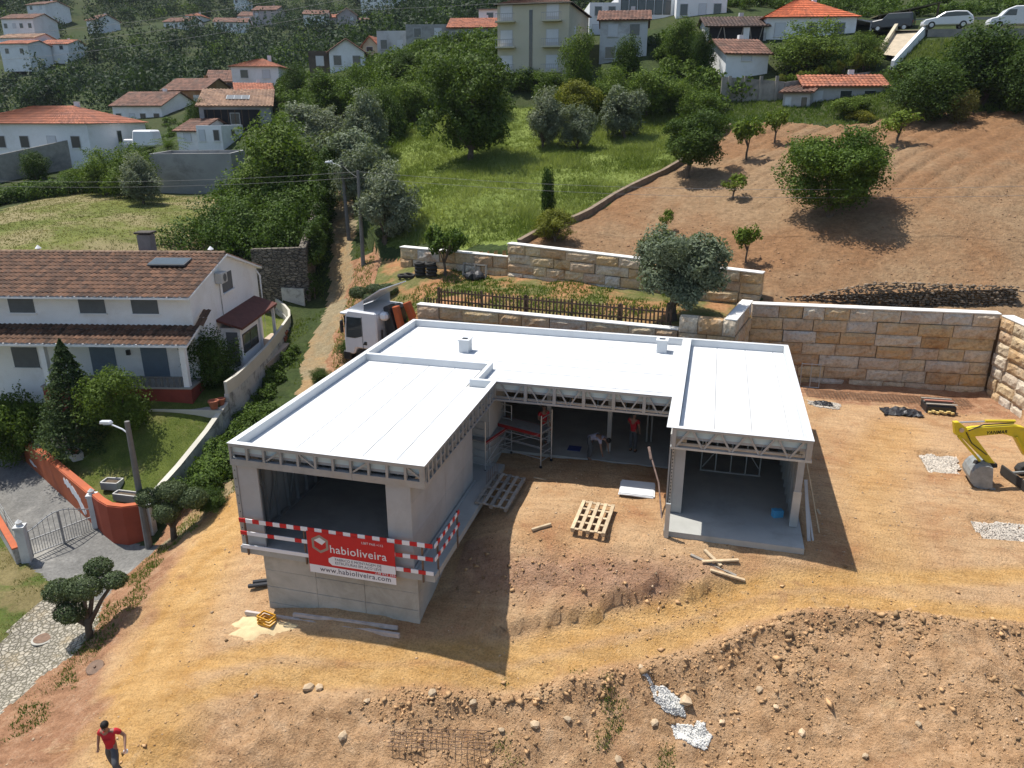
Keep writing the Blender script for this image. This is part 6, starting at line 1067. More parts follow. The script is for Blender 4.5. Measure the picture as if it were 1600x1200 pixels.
for k,(x,y) in enumerate(((-13.2,40.9),(-12.7,40.8))):
    bm=bmesh.new(); bmesh.ops.create_icosphere(bm,subdivisions=2,radius=.36)
    for v in bm.verts: v.co*=1+rs.uniform(-.12,.12); v.co.z=max(v.co.z*.8,-.2)
    me=bpy.data.meshes.new('rubbish_bag'); bm.to_mesh(me); bm.free(); me.materials.append(M_BLACK); tag(inst(me,'rubbish_bag',None,(x,y,HG(x,y)+.2)),'black rubbish bag below the leaning grey pallet','bag','black bags by the wall')
# power lines
def wire(label,pts,r=.014,sag=.6):
    q=[]
    for a,b in zip(pts[:-1],pts[1:]):
        a=Vector(a);b=Vector(b)
        for i in range(12): t=i/12; q.append(a.lerp(b,t)-Vector((0,0,sag*4*t*(1-t))))
    q.append(Vector(pts[-1])); tag(MB().tube(q,r,4).build('power_line',mat('cable',(.16,.16,.16),.7,.1)),label,'power line','power lines')
for k in range(3): wire(['highest','middle','lowest'][k]+' power line strung across the valley in front of the forest',[(-150,118,24.6-2.2*k),(-62,128,31.5-1.6*k),(10,150,38-1.2*k)],.022,1.5)
for k in range(2): wire(['upper','lower'][k]+' power line from the bare utility pole across the tilled field',[(-70,42,8.6-.35*k),(-21.9,45.4,8.75-.35*k),(26,44.5,9.6-.5*k)],.008,.9)
wire('thin service wire from the bare pole to the lane lamp',[(-21.95,45.4,8.4),(-24.9,49,9.0)],.012,.1)
TREES=[(-19.12,59.77,8.72,7.6,8.0,'ash','tall dark feathery tree standing alone in the long meadow grass','ash_tree'),
(-27.70,55.75,6.12,6.3,5.7,'olive','largest grey-green olive tree beside the steep lane','olive_tree'),
(-20.76,46.31,4.19,4.2,4.4,'olive','grey-green olive tree at the lower corner of the meadow','olive_tree'),
(-29.31,63.57,9.53,4.4,3.9,'olive','small grey olive tree behind the lane lamp','olive_tree'),
(-38.56,72.37,9.47,5.9,4.4,'olive','pale grey olive tree above the lane thicket','olive_tree'),
(-23.77,50.37,5.68,4.3,4.5,'olive','leaning grey olive tree between the two larger lane olives','olive_tree'),
(-30.19,69.47,9.64,3.5,4.9,'dense','round very dark bush at the top corner of the meadow','holm_oak'),
(-33.68,54.42,7.12,7.5,5.0,'broad','broad fig-like tree behind the stone wall of the lane','fig_tree'),
(-35.73,89.10,16.30,4.6,3.0,'dense','round dark tree below the peeling white house','laurel_tree'),
(-42.09,81.81,12.51,6.8,4.2,'broad','bright green tree in the hedgerow below the white gabled house','hedgerow_tree'),
(-38.08,81.55,12.97,5.9,4.2,'broad','leafy hedgerow tree below the small cream gabled house','hedgerow_tree'),
(-33.05,75.04,11.40,5.2,3.7,'broad','yellowish green hedgerow tree above the meadow corner','hedgerow_tree'),
(-29.34,74.42,12.01,5.4,4.1,'broad','hedgerow tree between the dark round bush and the tall meadow tree','hedgerow_tree'),
(-29.64,82.86,13.93,5.5,4.4,'broad','hedgerow tree below the long grey concrete block','hedgerow_tree'),
(-51.21,90.52,14.18,4.0,3.7,'dense','small tree beside the pale green shed','hedgerow_tree'),
(-13.25,74.84,14.92,3.4,4.5,'broad','upright tree in front of the beige apartment block','pear_tree'),
(-9.19,77.46,16.32,3.1,3.1,'dense','dark round tree in front of the decaying cottage','laurel_tree'),
(-14.17,63.80,9.48,3.5,4.0,'olive','twin olive bush on the meadow, the greyer one','olive_tree'),
(-11.30,63.81,9.51,3.1,3.3,'olive','twin olive bush on the meadow, the darker rounder one','olive_tree'),
(-12.48,70.91,12.30,4.4,2.8,'yellow','yellow-green bush behind the twin olive bushes','spindle_bush'),
(-7.87,66.49,10.14,4.4,4.3,'olive2','dark olive tree at the upper edge of the meadow','olive_tree'),
(-6.61,71.70,11.77,5.4,4.9,'broad','bright feathery tree behind the dark meadow-edge olive','willow_tree'),
(-2.03,69.97,11.53,3.6,2.5,'white','shrub covered in white blossom beside the concrete wall','elder_shrub'),
(-1.99,55.16,8.03,5.2,4.5,'ash2','spreading green tree standing over the field kerb','ash_tree'),
(-4.16,81.89,16.99,3.9,3.8,'broad','light green tree beside the collapsed shed','pear_tree'),
(-2.49,79.96,16.58,2.4,3.2,'dense','dark bush in front of the collapsed shed','laurel_tree'),
(-10.28,73.28,13.12,4.1,3.2,'broad','leafy bush below the dark round tree','hedgerow_tree'),
(-4.48,72.86,12.03,4.0,3.7,'broad','leafy bush above the white-blossom shrub','hedgerow_tree'),
(-19.13,77.68,13.79,4.7,3.2,'broad','garden shrub under the apartment block balconies','garden_shrub'),
(-16.03,75.31,12.87,4.3,3.1,'broad','garden shrub below the apartment block fence','garden_shrub'),
(-21.08,73.02,11.45,3.6,3.9,'broad','shrub behind the tall meadow tree','garden_shrub'),
(6.30,46.98,6.71,6.2,5.1,'orange','big round dense orange tree casting shadow on the tilled field','orange_tree'),
(-1.53,35.07,3.17,4.7,4.3,'oliveh','gnarled olive tree growing at the end of the picket fence','olive_tree'),
(-14.93,41.39,3.34,2.5,2.9,'sparse','small orange tree by the tyre stack and low stone wall','orange_tree'),
(1.77,58.12,9.10,2.3,3.1,'sapling','slim pruned fruit tree near the field kerb','fruit_tree'),
(3.78,62.09,10.10,2.1,2.6,'sapling','young bright green fruit tree at the top of the tilled field','fruit_tree'),
(1.01,50.74,7.18,1.8,1.5,'sapling','low young fruit tree beside the kerb on the tilled field','fruit_tree'),
(11.64,59.57,10.26,2.8,2.1,'sapling','flat-topped young fruit tree on the upper tilled field','fruit_tree'),
(1.75,41.51,4.85,1.5,2.2,'sapling','small bare-stemmed fruit tree above the stone wall','fruit_tree'),
(-2.73,45.77,5.68,1.0,1.3,'sapling','tiny sapling on the tilled field above the olive tree','sapling'),
(-9.85,45.90,5.86,1.0,3.3,'column','narrow columnar shrub at the meadow corner','cypress_shrub'),
(-8.77,42.86,5.29,2.6,1.9,'yellow','yellow-green spiky shrub at the foot of the columnar shrub','broom_shrub'),
(16.68,65.36,11.54,2.2,2.4,'red','reddish-green bush at the top of the tilled field','photinia_bush'),
(14.39,66.31,11.61,5.7,4.4,'dense','big dark citrus tree beside the low outbuilding','citrus_tree'),
(9.82,69.31,12.05,3.6,1.9,'broad','vine-covered shrub in front of the low outbuilding','garden_shrub'),
(6.73,80.72,16.05,7.0,4.3,'broad','wide dark tree in front of the orange-roofed bungalow','magnolia_tree'),
(11.84,80.13,16.28,3.6,2.8,'broad','round tree below the bungalow veranda','magnolia_tree'),
(19.16,69.41,12.62,7.4,5.9,'dense','massive dark tree below the road with parked cars','laurel_tree'),
(21.24,66.70,12.07,5.2,4.8,'dense','dark tree at the field edge right of the massive dark tree','laurel_tree'),
(16.62,71.08,12.77,4.1,3.5,'dense','dark bush between citrus tree and massive dark tree','laurel_tree'),
(10.28,68.23,11.10,2.5,1.4,'yellow','low flowering bush at the outbuilding wall','garden_shrub'),
(-27.89,26.47,-2.21,4.0,4.8,'conifer','dark pyramidal conifer on the neighbouring lawn','fir_tree'),
(-31.75,26.72,-2.83,3.4,3.5,'broad','glossy garden tree behind the long orange wall','loquat_tree'),
(-25.51,26.80,-1.64,3.1,3.1,'broad','airy light green tree on the lawn in front of the porch','apple_tree'),
(-23.47,30.89,-0.95,2.9,3.4,'dense','round dark bush between the porch and side annex','camellia_bush'),
(-67.79,65.55,5.81,3.3,2.9,'dense','round bush on the slope below the sloping grey wall','garden_shrub'),
(-60.85,63.08,5.53,2.6,2.1,'broad','small garden bush beyond the mown field','garden_shrub'),
(-53.69,59.30,6.01,4.6,3.4,'broad','garden bush beside the red flowers','garden_shrub'),
(-49.58,57.60,5.71,4.8,4.0,'broad','tall garden bush beside the concrete store','garden_shrub'),
(-46.21,55.01,5.09,3.5,3.5,'olive','grey-green bush at the corner of the mown field','garden_shrub'),
(-58.77,80.91,10.56,3.0,3.5,'dense','dark tree beside the grey barn','laurel_tree'),
(-70.73,84.24,9.32,3.8,2.5,'dense','citrus bush in front of the old brown-roofed house','citrus_tree')]
# ---------------------------------------------------------------- vegetation
def leaf_mat(name,a,b,trans=.3,rough=.6):
    m=bpy.data.materials.new(name); m.use_nodes=True; t=m.node_tree; t.nodes.clear(); out=N(t,'ShaderNodeOutputMaterial'); at=N(t,'ShaderNodeAttribute',attribute_name='tint').outputs['Fac']
    c=ramp(t,at,[(0,a),(1,b)]); oi=N(t,'ShaderNodeObjectInfo').outputs['Random']; c=mixc(t,1.0,c,ramp(t,oi,[(0,(.82,.86,.8)),(1,(1.15,1.1,1.1))]),'MULTIPLY')
    p=N(t,'ShaderNodeBsdfPrincipled'); p.inputs['Roughness'].default_value=rough; p.inputs['Specular IOR Level'].default_value=.12; t.links.new(c,p.inputs['Base Color']); tr=N(t,'ShaderNodeBsdfTranslucent'); t.links.new(mixc(t,1.0,c,(1.0,1.05,.5),'MULTIPLY'),tr.inputs[0]); mx=N(t,'ShaderNodeMixShader',i_0=trans); t.links.new(p.outputs[0],mx.inputs[1]); t.links.new(tr.outputs[0],mx.inputs[2]); t.links.new(mx.outputs[0],out.inputs[0]); return m
LM={k:leaf_mat('leaf_'+k,tuple(1.1*c for c in a),tuple(1.42*c for c in b)) for k,a,b in (('ash',(.028,.052,.010),(.085,.128,.028)),('olive',(.085,.105,.066),(.215,.24,.17)),('broad',(.035,.065,.010),(.12,.17,.030)),('dense',(.018,.038,.008),(.066,.105,.020)),('orange',(.024,.052,.008),(.090,.140,.022)),('yellow',(.075,.088,.012),(.19,.195,.03)),('conifer',(.018,.036,.012),(.062,.092,.030)),('sapling',(.06,.095,.012),(.16,.21,.035)),('red',(.075,.06,.02),(.13,.14,.04)),('topiary',(.034,.054,.024),(.11,.14,.07)),('hedge',(.028,.055,.010),(.10,.150,.028)),('forest',(.007,.018,.010),(.040,.066,.027)))}
M_BARK=mat('bark',(.11,.085,.062),.95,.3,6,bmp=.5,bscale=25)
def quads(name,C,Nrm,S,tint,m,asp=1.6,seed=0,tri=False):
    """leaf-sized diamond faces: centres C, facing Nrm, size S"""
    r=np.random.RandomState(seed); n=len(C); Nrm=Nrm/np.maximum(1e-6,np.linalg.norm(Nrm,axis=1,keepdims=True)); A=np.cross(Nrm,r.normal(size=(n,3))); A/=np.maximum(1e-6,np.linalg.norm(A,axis=1,keepdims=True)); B_=np.cross(Nrm,A); s=S[:,None]
    K=3 if tri else 4
    V=(np.stack([C-A*s*.6,C+B_*s*.7,C+A*s*.6-B_*s*.2],1) if tri else np.stack([C-A*s*asp*.5,C+B_*s*.42-A*s*.05,C+A*s*asp*.5,C-B_*s*.42+A*s*.05],1)).reshape(-1,3)
    me=bpy.data.meshes.new(name); me.vertices.add(K*n); me.vertices.foreach_set('co',V.astype(np.float32).ravel()); me.loops.add(K*n); me.loops.foreach_set('vertex_index',np.arange(K*n,dtype=np.int32)); me.polygons.add(n); me.polygons.foreach_set('loop_start',np.arange(0,K*n,K,dtype=np.int32)); me.update(calc_edges=True)
    a=me.attributes.new('tint','FLOAT','POINT'); a.data.foreach_set('value',np.repeat(tint,K).astype(np.float32)); me.materials.append(m); return me
def sph(r,n): v=r.normal(size=(n,3)); return v/np.linalg.norm(v,axis=1,keepdims=True)
def blob_leaves(r,cen,rad,n,size,fill=.35,outw=.9,sq=(1,1,.85)):
    w=(rad**2)/np.sum(rad**2); k=r.choice(len(cen),n,p=w); d=sph(r,n); q=np.where(r.rand(n)<fill,r.rand(n)**.5,1+r.normal(0,.15,n)); C=cen[k]+d*rad[k][:,None]*q[:,None]*np.array(sq); mr=rad.mean(); C=C+.38*mr*np.sin(C[:,[1,2,0]]*(2.4/mr)+np.array([1,4,2])*cen[k][:,[2,0,1]]*3/mr); Nm=d*outw+r.normal(size=(n,3))*.6+np.array([0,0,.35]); S=size*r.uniform(.6,1.35,n); tb=r.rand(len(cen))[k]; t=np.clip(.35*tb+.65*r.rand(n)**1.2,0,1); return C,Nm,S,t
def crown(kind,seed,n,size):
    """unit crown: width 1, total height 1, standing on z=0; returns leaf mesh and trunk mesh"""
    r=np.random.RandomState(seed); mk=dict(ash2='ash',olive2='olive',oliveh='olive',sparse='orange',sparse2='sapling',white='broad',column='dense').get(kind,kind); low,fl,nb,br=dict(ash=(.03,.3,30,.15),ash2=(.22,.3,24,.14),olive=(.06,.35,17,.17),olive2=(.06,.35,18,.16),oliveh=(.22,.35,22,.135),broad=(.04,.25,30,.17),dense=(.02,.2,26,.19),orange=(.06,.25,46,.135),yellow=(.0,.3,18,.17),sapling=(.38,.4,12,.14),sparse=(.35,.4,16,.13),sparse2=(.22,.4,22,.13),red=(.02,.25,18,.17),column=(.0,.3,20,.2),white=(.0,.3,22,.16)).get(kind,(.05,.3,26,.16))
    if kind=='conifer':
        nn=n; z=r.rand(nn)**1.25; tier=np.floor(z*11)/11; f=(z*11)%1; rad=(.5*(1-z)**.85)*(1-.35*f)*np.sqrt(r.uniform(.25,1.05,nn)); a=r.rand(nn)*6.283; a=np.where(r.rand(nn)<.6,np.round(a/(6.283/9))*(6.283/9)+r.normal(0,.15,nn)+tier*5,a); C=np.stack([rad*np.cos(a),rad*np.sin(a),.03+z*.97-.06*rad],-1); Nm=np.stack([np.cos(a)*.4,np.sin(a)*.4,np.ones(nn)],-1)+r.normal(size=(nn,3))*.5; lm=quads('needles',C,Nm,size*r.uniform(.6,1.3,nn),r.rand(nn),LM['conifer'],1.9,seed,True)
        tk=MB().tube([(0,0,-.05),(0,0,.9)],[.035,.01],6).mesh('trunk'); tk.materials.append(M_BARK); return lm,tk
    cz=(1+low)/2; H2=(1-low)/2; d=sph(r,nb); q=r.uniform(.35,1,nb)**.6; cen=np.stack([d[:,0]*(.5-br)*q,d[:,1]*(.5-br)*q,cz+d[:,2]*(H2-br*.8)*q],-1); rad=br*r.uniform(.65,1.25,nb)
    if kind in('ash','ash2','olive','olive2','oliveh','broad','sparse2'):
        ax=r.normal(size=(4,3)); f_=1+.22*np.sin((d@ax.T)*2.2+r.rand(4)*6).sum(1)*.6; cen[:,:2]*=np.clip(f_,.55,1.35)[:,None]; cen[:,2]=low+(cen[:,2]-low)*np.clip(f_,.7,1.15)
    if kind=='column': cen[:,0]*=.8;cen[:,1]*=.8
    C,Nm,S,t=blob_leaves(r,cen,rad,n,size,fl); ok=C[:,2]>.0
    if kind=='white': t=np.where(r.rand(n)<.16,1,t*.7)
    me=quads('leaves',C[ok],Nm[ok],S[ok],t[ok],LM[mk if mk in LM else 'broad'],2.2 if 'olive' in kind else 1.6,seed,kind in('broad','dense','yellow','white','column','red'))
    tk=MB(); th=.035 if kind not in('oliveh',) else .06; fork=max(.12,low*.9); tk.tube([(0,0,-.06),(.02*r.normal(),.02*r.normal(),fork*.5),(.02,.0,fork)],[th*1.3,th,th*.85],7)
    for i in range(7 if kind!='sapling' else 6):
        c=cen[r.randint(nb)]; m_=Vector((c[0]*.45,c[1]*.45,fork+(c[2]-fork)*.5)); tk.tube([(.02,0,fork*.85),m_,Vector(c)],[th*.6,th*.38,th*.12],5)
    tm=tk.mesh('trunk'); tm.materials.append(M_BARK); return me,tm
M_BLOSS=mat('blossom',(.62,.62,.55),.8,.1); PROTO={}
NL=dict(yellow=9000,red=6000,white=8000,column=5000,ash=30000,ash2=24000,oliveh=26000,orange=36000,olive=15000,olive2=14000,broad=15000,dense=16000,conifer=16000,sapling=900,sparse=2200,sparse2=3600); SZ=dict(yellow=.03,red=.035,white=.03,column=.05,ash=.019,ash2=.020,oliveh=.019,orange=.017,olive=.022,olive2=.022,broad=.026,dense=.024,conifer=.022,sapling=.06,sparse=.045,sparse2=.04)
def tree(x,y,z,w,h,kind,label,name,group=None,zoff=-.1):
    v=rs.randint(3) if kind in('broad','dense','olive','sapling') else 0; key=(kind,v)
    if key not in PROTO: PROTO[key]=crown(kind,(141 if kind=='oliveh' else 100)+7*v+len(PROTO),NL.get(kind,5000),SZ.get(kind,.04))
    lm,tk=PROTO[key]; t=thing(name,label,'shrub' if ('bush' in name or 'shrub' in name) else 'tree',(x,y,z+zoff),0,group); a=rs.rand()*6.28; inst(tk,'trunk',t,(0,0,0),(0,0,a),(w*.9,w*.9,h)); o=inst(lm,'crown',t,(0,0,0),(0,0,a),(w*1.08,w*1.08,h*1.04))
    if kind=='white':
        r=np.random.RandomState(5); 
    return t
for r_ in TREES:
    x,y,z,w,h,k,l,nm=r_; zg=HG(x,y); z=min(z,zg) if abs(z-zg)>.3 else zg
    tree(x,y,z,w,h+max(0,r_[2]-z)*.9,k,l,nm)
# undergrowth between the hedgerow trees: bushes beyond counting, joined
def bush_cloud(name,X_,Y_,Wd,Hh,nl,size,m,label,cat,seed,zt=0,kind='stuff',tri=True):
    r=np.random.RandomState(seed); Cs=[];Ns=[];Ss=[];Ts=[]; zz=HGv(X_,Y_)
    for i in range(len(X_)):
        nb=5; d=sph(r,nb); cen=np.stack([d[:,0]*.28,d[:,1]*.28,.45+d[:,2]*.22],-1); C,Nm,S,t=blob_leaves(r,cen,np.full(nb,.26)*r.uniform(.7,1.2,nb),nl,size,.2); t=np.clip(t*.75+.25*r.rand()-.05+zt,0,1); Cs.append(C*[Wd[i],Wd[i],Hh[i]]+[X_[i],Y_[i],zz[i]-.15*Hh[i]]);Ns.append(Nm);Ss.append(S*Wd[i]);Ts.append(t)
    me=quads(name,np.concatenate(Cs),np.concatenate(Ns),np.concatenate(Ss),np.concatenate(Ts),m,1.5,seed,tri); o=bpy.data.objects.new(name,me); COL.objects.link(o); return tag(o,label,cat,None,kind)
def scat(n,x0,x1,y0,y1,f): x=rs.uniform(x0,x1,n);y=rs.uniform(y0,y1,n);k=f(x,y); return x[k],y[k]
def clear_of_houses(x,y,mrg=1.5,front=None):
    front=mrg*8 if front is None else front
    k=np.ones(len(x),bool)
    for r_ in TOWN:
        a=R(r_[3]); dx,dy=x-r_[0],y-r_[1]; u=dx*math.cos(a)+dy*math.sin(a); v=-dx*math.sin(a)+dy*math.cos(a); k&=~((np.abs(u)<r_[4]/2+mrg)&(v>-r_[5]/2-front)&(v<r_[5]/2+mrg))
    return k
hx,hy=scat(1500,-62,-1,66,112,lambda x,y:(~inpoly(x,y,MEADOW))&(~inpoly(x,y,TILLED))&(F_UP(x,y)>9.2)&clear_of_houses(x,y,1.2)&(pdist(x,y,LANE)[0]>2)); n_=len(hx); pass
bush_cloud('hedgerow_undergrowth',hx,hy,rs.uniform(1.5,3.2,n_),rs.uniform(1.2,2.6,n_),380,.085,LM['broad'],'tangled green undergrowth filling the slope below the houses','undergrowth',11)
hx,hy=scat(700,-2,60,70,135,lambda x,y:(~inpoly(x,y,TILLED))&clear_of_houses(x,y,1.0)&~((y>79)&(y<96.5)&(x>11.5))&~((x>2)&(x<14)&(y<80)&(y>66))); n_=len(hx)
bush_cloud('slope_undergrowth',hx,hy,rs.uniform(1.6,3.4,n_),rs.uniform(1.2,2.8,n_),380,.085,LM['hedge'],'green undergrowth on the slope around the bungalow and road','undergrowth',12)
hx,hy=scat(420,-80,-40,58,100,lambda x,y:(~inpoly(x,y,MOWN))&clear_of_houses(x,y,1.0)&(F_LOW(x,y)<13)&(pdist(x,y,LANE)[0]>3)&((rs.rand(len(x))<.5)|(x>-50))); n_=len(hx)
bush_cloud('garden_undergrowth',hx,hy,rs.uniform(.8,2.0,n_),rs.uniform(.5,1.3,n_),260,.10,LM['hedge'],'low bushes and vegetable plots around the valley gardens','undergrowth',13,.1)
# far forest: one mass of trees
fx_,fy_=scat(3600,-330,190,108,470,lambda x,y:(np.hypot(x,y)>118)&(np.hypot(x,y)<430)&(np.abs(np.arctan2(-x,y)-R(14.7))<R(41))&clear_of_houses(x,y,2.0,17)&~((x>-66)&(x<30)&(y<122))); n_=len(fx_); wd=rs.uniform(5.0,9.5,n_)
bush_cloud('far_forest',fx_,fy_,wd,wd*rs.uniform(.85,1.35,n_),270,.07,LM['forest'],'dark mixed forest covering the far hillside','forest',14,tri=True)
fx_,fy_=scat(500,-330,190,118,470,lambda x,y:(np.hypot(x,y)>135)&(np.hypot(x,y)<430)&(np.abs(np.arctan2(-x,y)-R(14.7))<R(41))&clear_of_houses(x,y,2.0,17)&~((x>-66)&(x<30)&(y<125))); n_=len(fx_); wd=rs.uniform(4,8,n_); bush_cloud('far_broadleaf',fx_,fy_,wd,wd*rs.uniform(.8,1.2,n_),300,.066,LM['broad'],'lighter green broadleaf trees mixed into the far forest','forest',15,tri=True)
# bramble thicket on the bank by the lane, ivy hedge on the garden wall
def mass(name,label,cat,pts,nl,size,m,seed,sq=(1,1,.8)):
    r=np.random.RandomState(seed); p=np.array(pts,float); o=p[0,:3].copy(); C,Nm,S,t=blob_leaves(r,p[:,:3]-o,p[:,3],nl,size,.15,1.0,sq); S=np.abs(S); me=quads('foliage',C,Nm,S*1.05,t,m,1.5,seed,True); t_=thing(name,label,cat,tuple(o)); inst(me,'foliage',t_); MB().tube([(0,0,-.8),(0,0,.1)],.05,5).build('stem',M_BARK,t_); return t_
r_=np.random.RandomState(3); pts=[]
for i in range(90):
    x=r_.uniform(-36,-26.2);y=r_.uniform(44.2,60); 
    if x>-26.2-(y-44)*.33: continue
    pts.append((x,y,max(HG(x,y),3.6+(y-44)*.28)+r_.uniform(-.3,.9),r_.uniform(.9,1.7)))
mass('bramble_thicket','dense bramble thicket spilling over the rubble wall by the lane','thicket',pts,52000,.15,LM['hedge'],21)
pts=[]
for k in range(46): t=k/45; x=-24.95-3.4*t+r_.uniform(-.05,.25); y=43.9+9.6*t; zb_=HG(x+.3,y); pts.append((x,y,zb_+r_.uniform(.4,4.2),r_.uniform(.35,.6)))
mass('ivy_curtain','dark ivy hanging over the lane side of the rubble wall','ivy',pts,15000,.12,LM['dense'],24)
pts=[]
for (ax,ay),(bx,by) in zip(CW[:4],CW[1:5]):
    for k in range(7): t=k/7; x=ax+(bx-ax)*t+.6+r_.uniform(-.25,.35);y=ay+(by-ay)*t; pts.append((x,y,HG(x,y)+.0+r_.uniform(0,.3),r_.uniform(.2,.42)))
for k in range(46): t=(k%23)/22; x=-20.6+r_.uniform(-.5,.9)+.1*t; y=24.2+6*t; pts.append((x,y,HG(x,y)+.25+r_.uniform(0,.4),r_.uniform(.35,.6)))
mass('ivy_hedge','dark green ivy hedge along the outer foot of the garden wall','hedge',pts,42000,.10,LM['hedge'],22)
pts=[(-60.5+i*.45,64.2+i*.32,HG(-60.5+i*.45,64.2+i*.32)+.35,.4) for i in range(9)]
mass('flower_bed','red flowering plants along the foot of the sloping grey wall','flowers',pts,1500,.12,leaf_mat('petals',(.30,.03,.03),(.45,.08,.07)),25)
pts=[]
for k in range(40): t=k/39; x=-68+t*15; y=43.5+t*20.0+2.5*math.sin(t*3); pts.append((x,y,HG(x,y)+.5,r_.uniform(.8,1.2)))
mass('clipped_hedge','dark hedge along the far side of the mown field','hedge',pts,24000,.18,LM['hedge'],23)
for k,(x,y,s,l) in enumerate(((-17.2,24.0,.55,'dry scrub at the bank edge left of the new house corner'),(-16.4,25.6,.5,'dry scrub close to the left wall of the new house'),(-18.6,23.2,.6,'scrub bush beside the cloud-pruned olive on the earth bank'),(-18.3,25.6,.8,'scrubby bush on the bank beside the left corner of the new house'),(-17.6,27.4,.6,'low scrub on the bank between lane and new house'),(-19.3,33.8,.5,'low scrub at the edge of the lane near the truck'),(-18.8,36.6,.7,'leafy bush beside the truck cab'))): tree(x,y,HG(x,y),s*2.4,s*1.7,'dense',l,'scrub_bush')
# grapevines on the terrace
for i in range(16): x=4.5+i*.55;y=75.6+i*.27; tree(x,y,HG(x,y)+.5,1.0,1.5,'yellow' if i%3==0 else 'sapling','grapevine in the row on the terrace below the bungalow','grapevine','grapevines on the terrace')
# cloud-pruned olive topiaries
def topiary(label,x,y,pads,th,seed):
    z=HG(x,y)-.1; t=thing('topiary_olive',label,'tree',(x,y,z)); r=np.random.RandomState(seed); tk=MB(); tk.tube([(0,0,-.1),(.05,.04,pads[0][2]*.45)],[th,th*.8],8); 
    for dx,dy,dz,rr,hh in pads: tk.tube([(.04,.03,pads[0][2]*.3),(dx*.55,dy*.55,dz*.7),(dx,dy,dz-.05)],[th*.7,th*.5,th*.35],6)
    tk.build('trunk',M_BARK,t,smooth=True)
    for dx,dy,dz,rr,hh in pads:
        n=int(2600*(rr/.5)**2)+500; d=sph(r,n); q=np.where(r.rand(n)<.2,r.rand(n)**.4,1+r.normal(0,.06,n)+.07*np.sin(d[:,0]*7+dx*9)*np.sin(d[:,1]*8+dz*5)); C=d*q[:,None]*np.array([rr,rr*.85,hh]); me=quads('leaves',C,d+r.normal(size=(n,3))*.45,r.uniform(.03,.06,n),r.rand(n),LM['topiary'],1.7,seed); inst(me,'leaf_pad',t,(dx,dy,dz))
topiary('cloud-pruned olive beside the cobbled path',-19.35,17.1,[(-.05,.25,1.95,.62,.36),(-.95,.1,1.75,.52,.36),(.05,.9,2.35,.45,.28),(.75,.75,2.05,.42,.26),(-.45,-.1,1.15,.52,.34)],.13,61)
topiary('cloud-pruned olive on the earth bank behind the lamp post',-19.7,22.1,[(.1,.2,2.2,.6,.32),(-.85,.0,1.85,.5,.36),(.85,.35,1.9,.6,.36),(.1,-.3,1.5,.5,.36)],.13,62)
topiary('cloud-pruned olive standing behind the truck',-18.6,39.2,[(.0,.1,.75,.62,.3),(-.95,.2,1.05,.5,.33),(.75,.5,1.25,.6,.32),(-.1,.6,1.2,.5,.3)],.12,63)
topiary('cloud-pruned olive at the foot of the utility pole',-21.0,46.4,[(.0,.1,.7,.5,.3),(.9,.2,.95,.5,.33),(.3,.6,1.3,.42,.28)],.1,64)
# palm
pm=thing('palm_tree','feathery green palm beside the valley cottages','palm',(-56.6,72.3,HG(-56.6,72.3))); MB().tube([(0,0,-.3),(.05,0,1.6)],[.28,.22],8).build('trunk',M_BARK,pm)
for i in range(26):
    a=i*2.4; el=R(75-i*3.6); L=2.6; mb=MB(); pts=[Vector((0,0,1.6))]; 
    for k in range(1,7): s=k/6; pts.append(Vector((math.cos(a)*L*s*math.cos(el*(1-.3*s)),math.sin(a)*L*s*math.cos(el*(1-.3*s)),1.6+L*s*math.sin(el)-1.5*s*s)))
    for k in range(6):
        p,q=pts[k],pts[k+1]; d=(q-p).normalized(); sd=d.cross(Vector((0,0,1))).normalized()
        for s in (-1,1):
            for u in (.25,.75): b=p.lerp(q,u); tip=b+sd*s*.5*(1.1-k/7)+d*.25-Vector((0,0,.12)); mb.add([b-d*.05,b+d*.06,tip],[(0,1,2)])
    o=mb.build('frond',LM['broad'],pm); at=o.data.attributes.new('tint','FLOAT','POINT'); at.data.foreach_set('value',[.3]*len(o.data.vertices))
# grass: meadow blades, lawn, verge and terrace tufts (beyond counting)
def grass(name,x,y,hgt,wid,m,label,seed,lean=.35,n_per=3):
    r=np.random.RandomState(seed); n=len(x)*n_per; X_=np.repeat(x,n_per)+r.normal(0,.06,n);Y_=np.repeat(y,n_per)+r.normal(0,.06,n); Z_=HGv(X_,Y_)-.02; h=np.repeat(hgt,n_per)*r.uniform(.6,1.25,n); a=r.rand(n)*6.283; ln=np.stack([r.normal(0,lean,n)+.12,r.normal(0,lean,n),np.ones(n)],-1); ln/=np.linalg.norm(ln,axis=1,keepdims=True); b=np.stack([X_,Y_,Z_],-1); w=np.stack([np.cos(a),np.sin(a),np.zeros(n)],-1)*(wid*r.uniform(.6,1.4,n))[:,None]; V=np.stack([b-w,b+w,b+ln*h[:,None]],1).reshape(-1,3)
    me=bpy.data.meshes.new(name); me.vertices.add(3*n); me.vertices.foreach_set('co',V.astype(np.float32).ravel()); me.loops.add(3*n); me.loops.foreach_set('vertex_index',np.arange(3*n,dtype=np.int32)); me.polygons.add(n); me.polygons.foreach_set('loop_start',np.arange(0,3*n,3,dtype=np.int32)); me.update(calc_edges=True); t=np.clip(np.repeat(np.clip(.45+fbm(x,y,3.5,3,seed)*.9,0,1),n_per)+r.normal(0,.18,n),0,1); at=me.attributes.new('tint','FLOAT','POINT'); at.data.foreach_set('value',np.repeat(t,3).astype(np.float32)); me.materials.append(m); o=bpy.data.objects.new(name,me); COL.objects.link(o); return tag(o,label,'grass',None,'stuff')
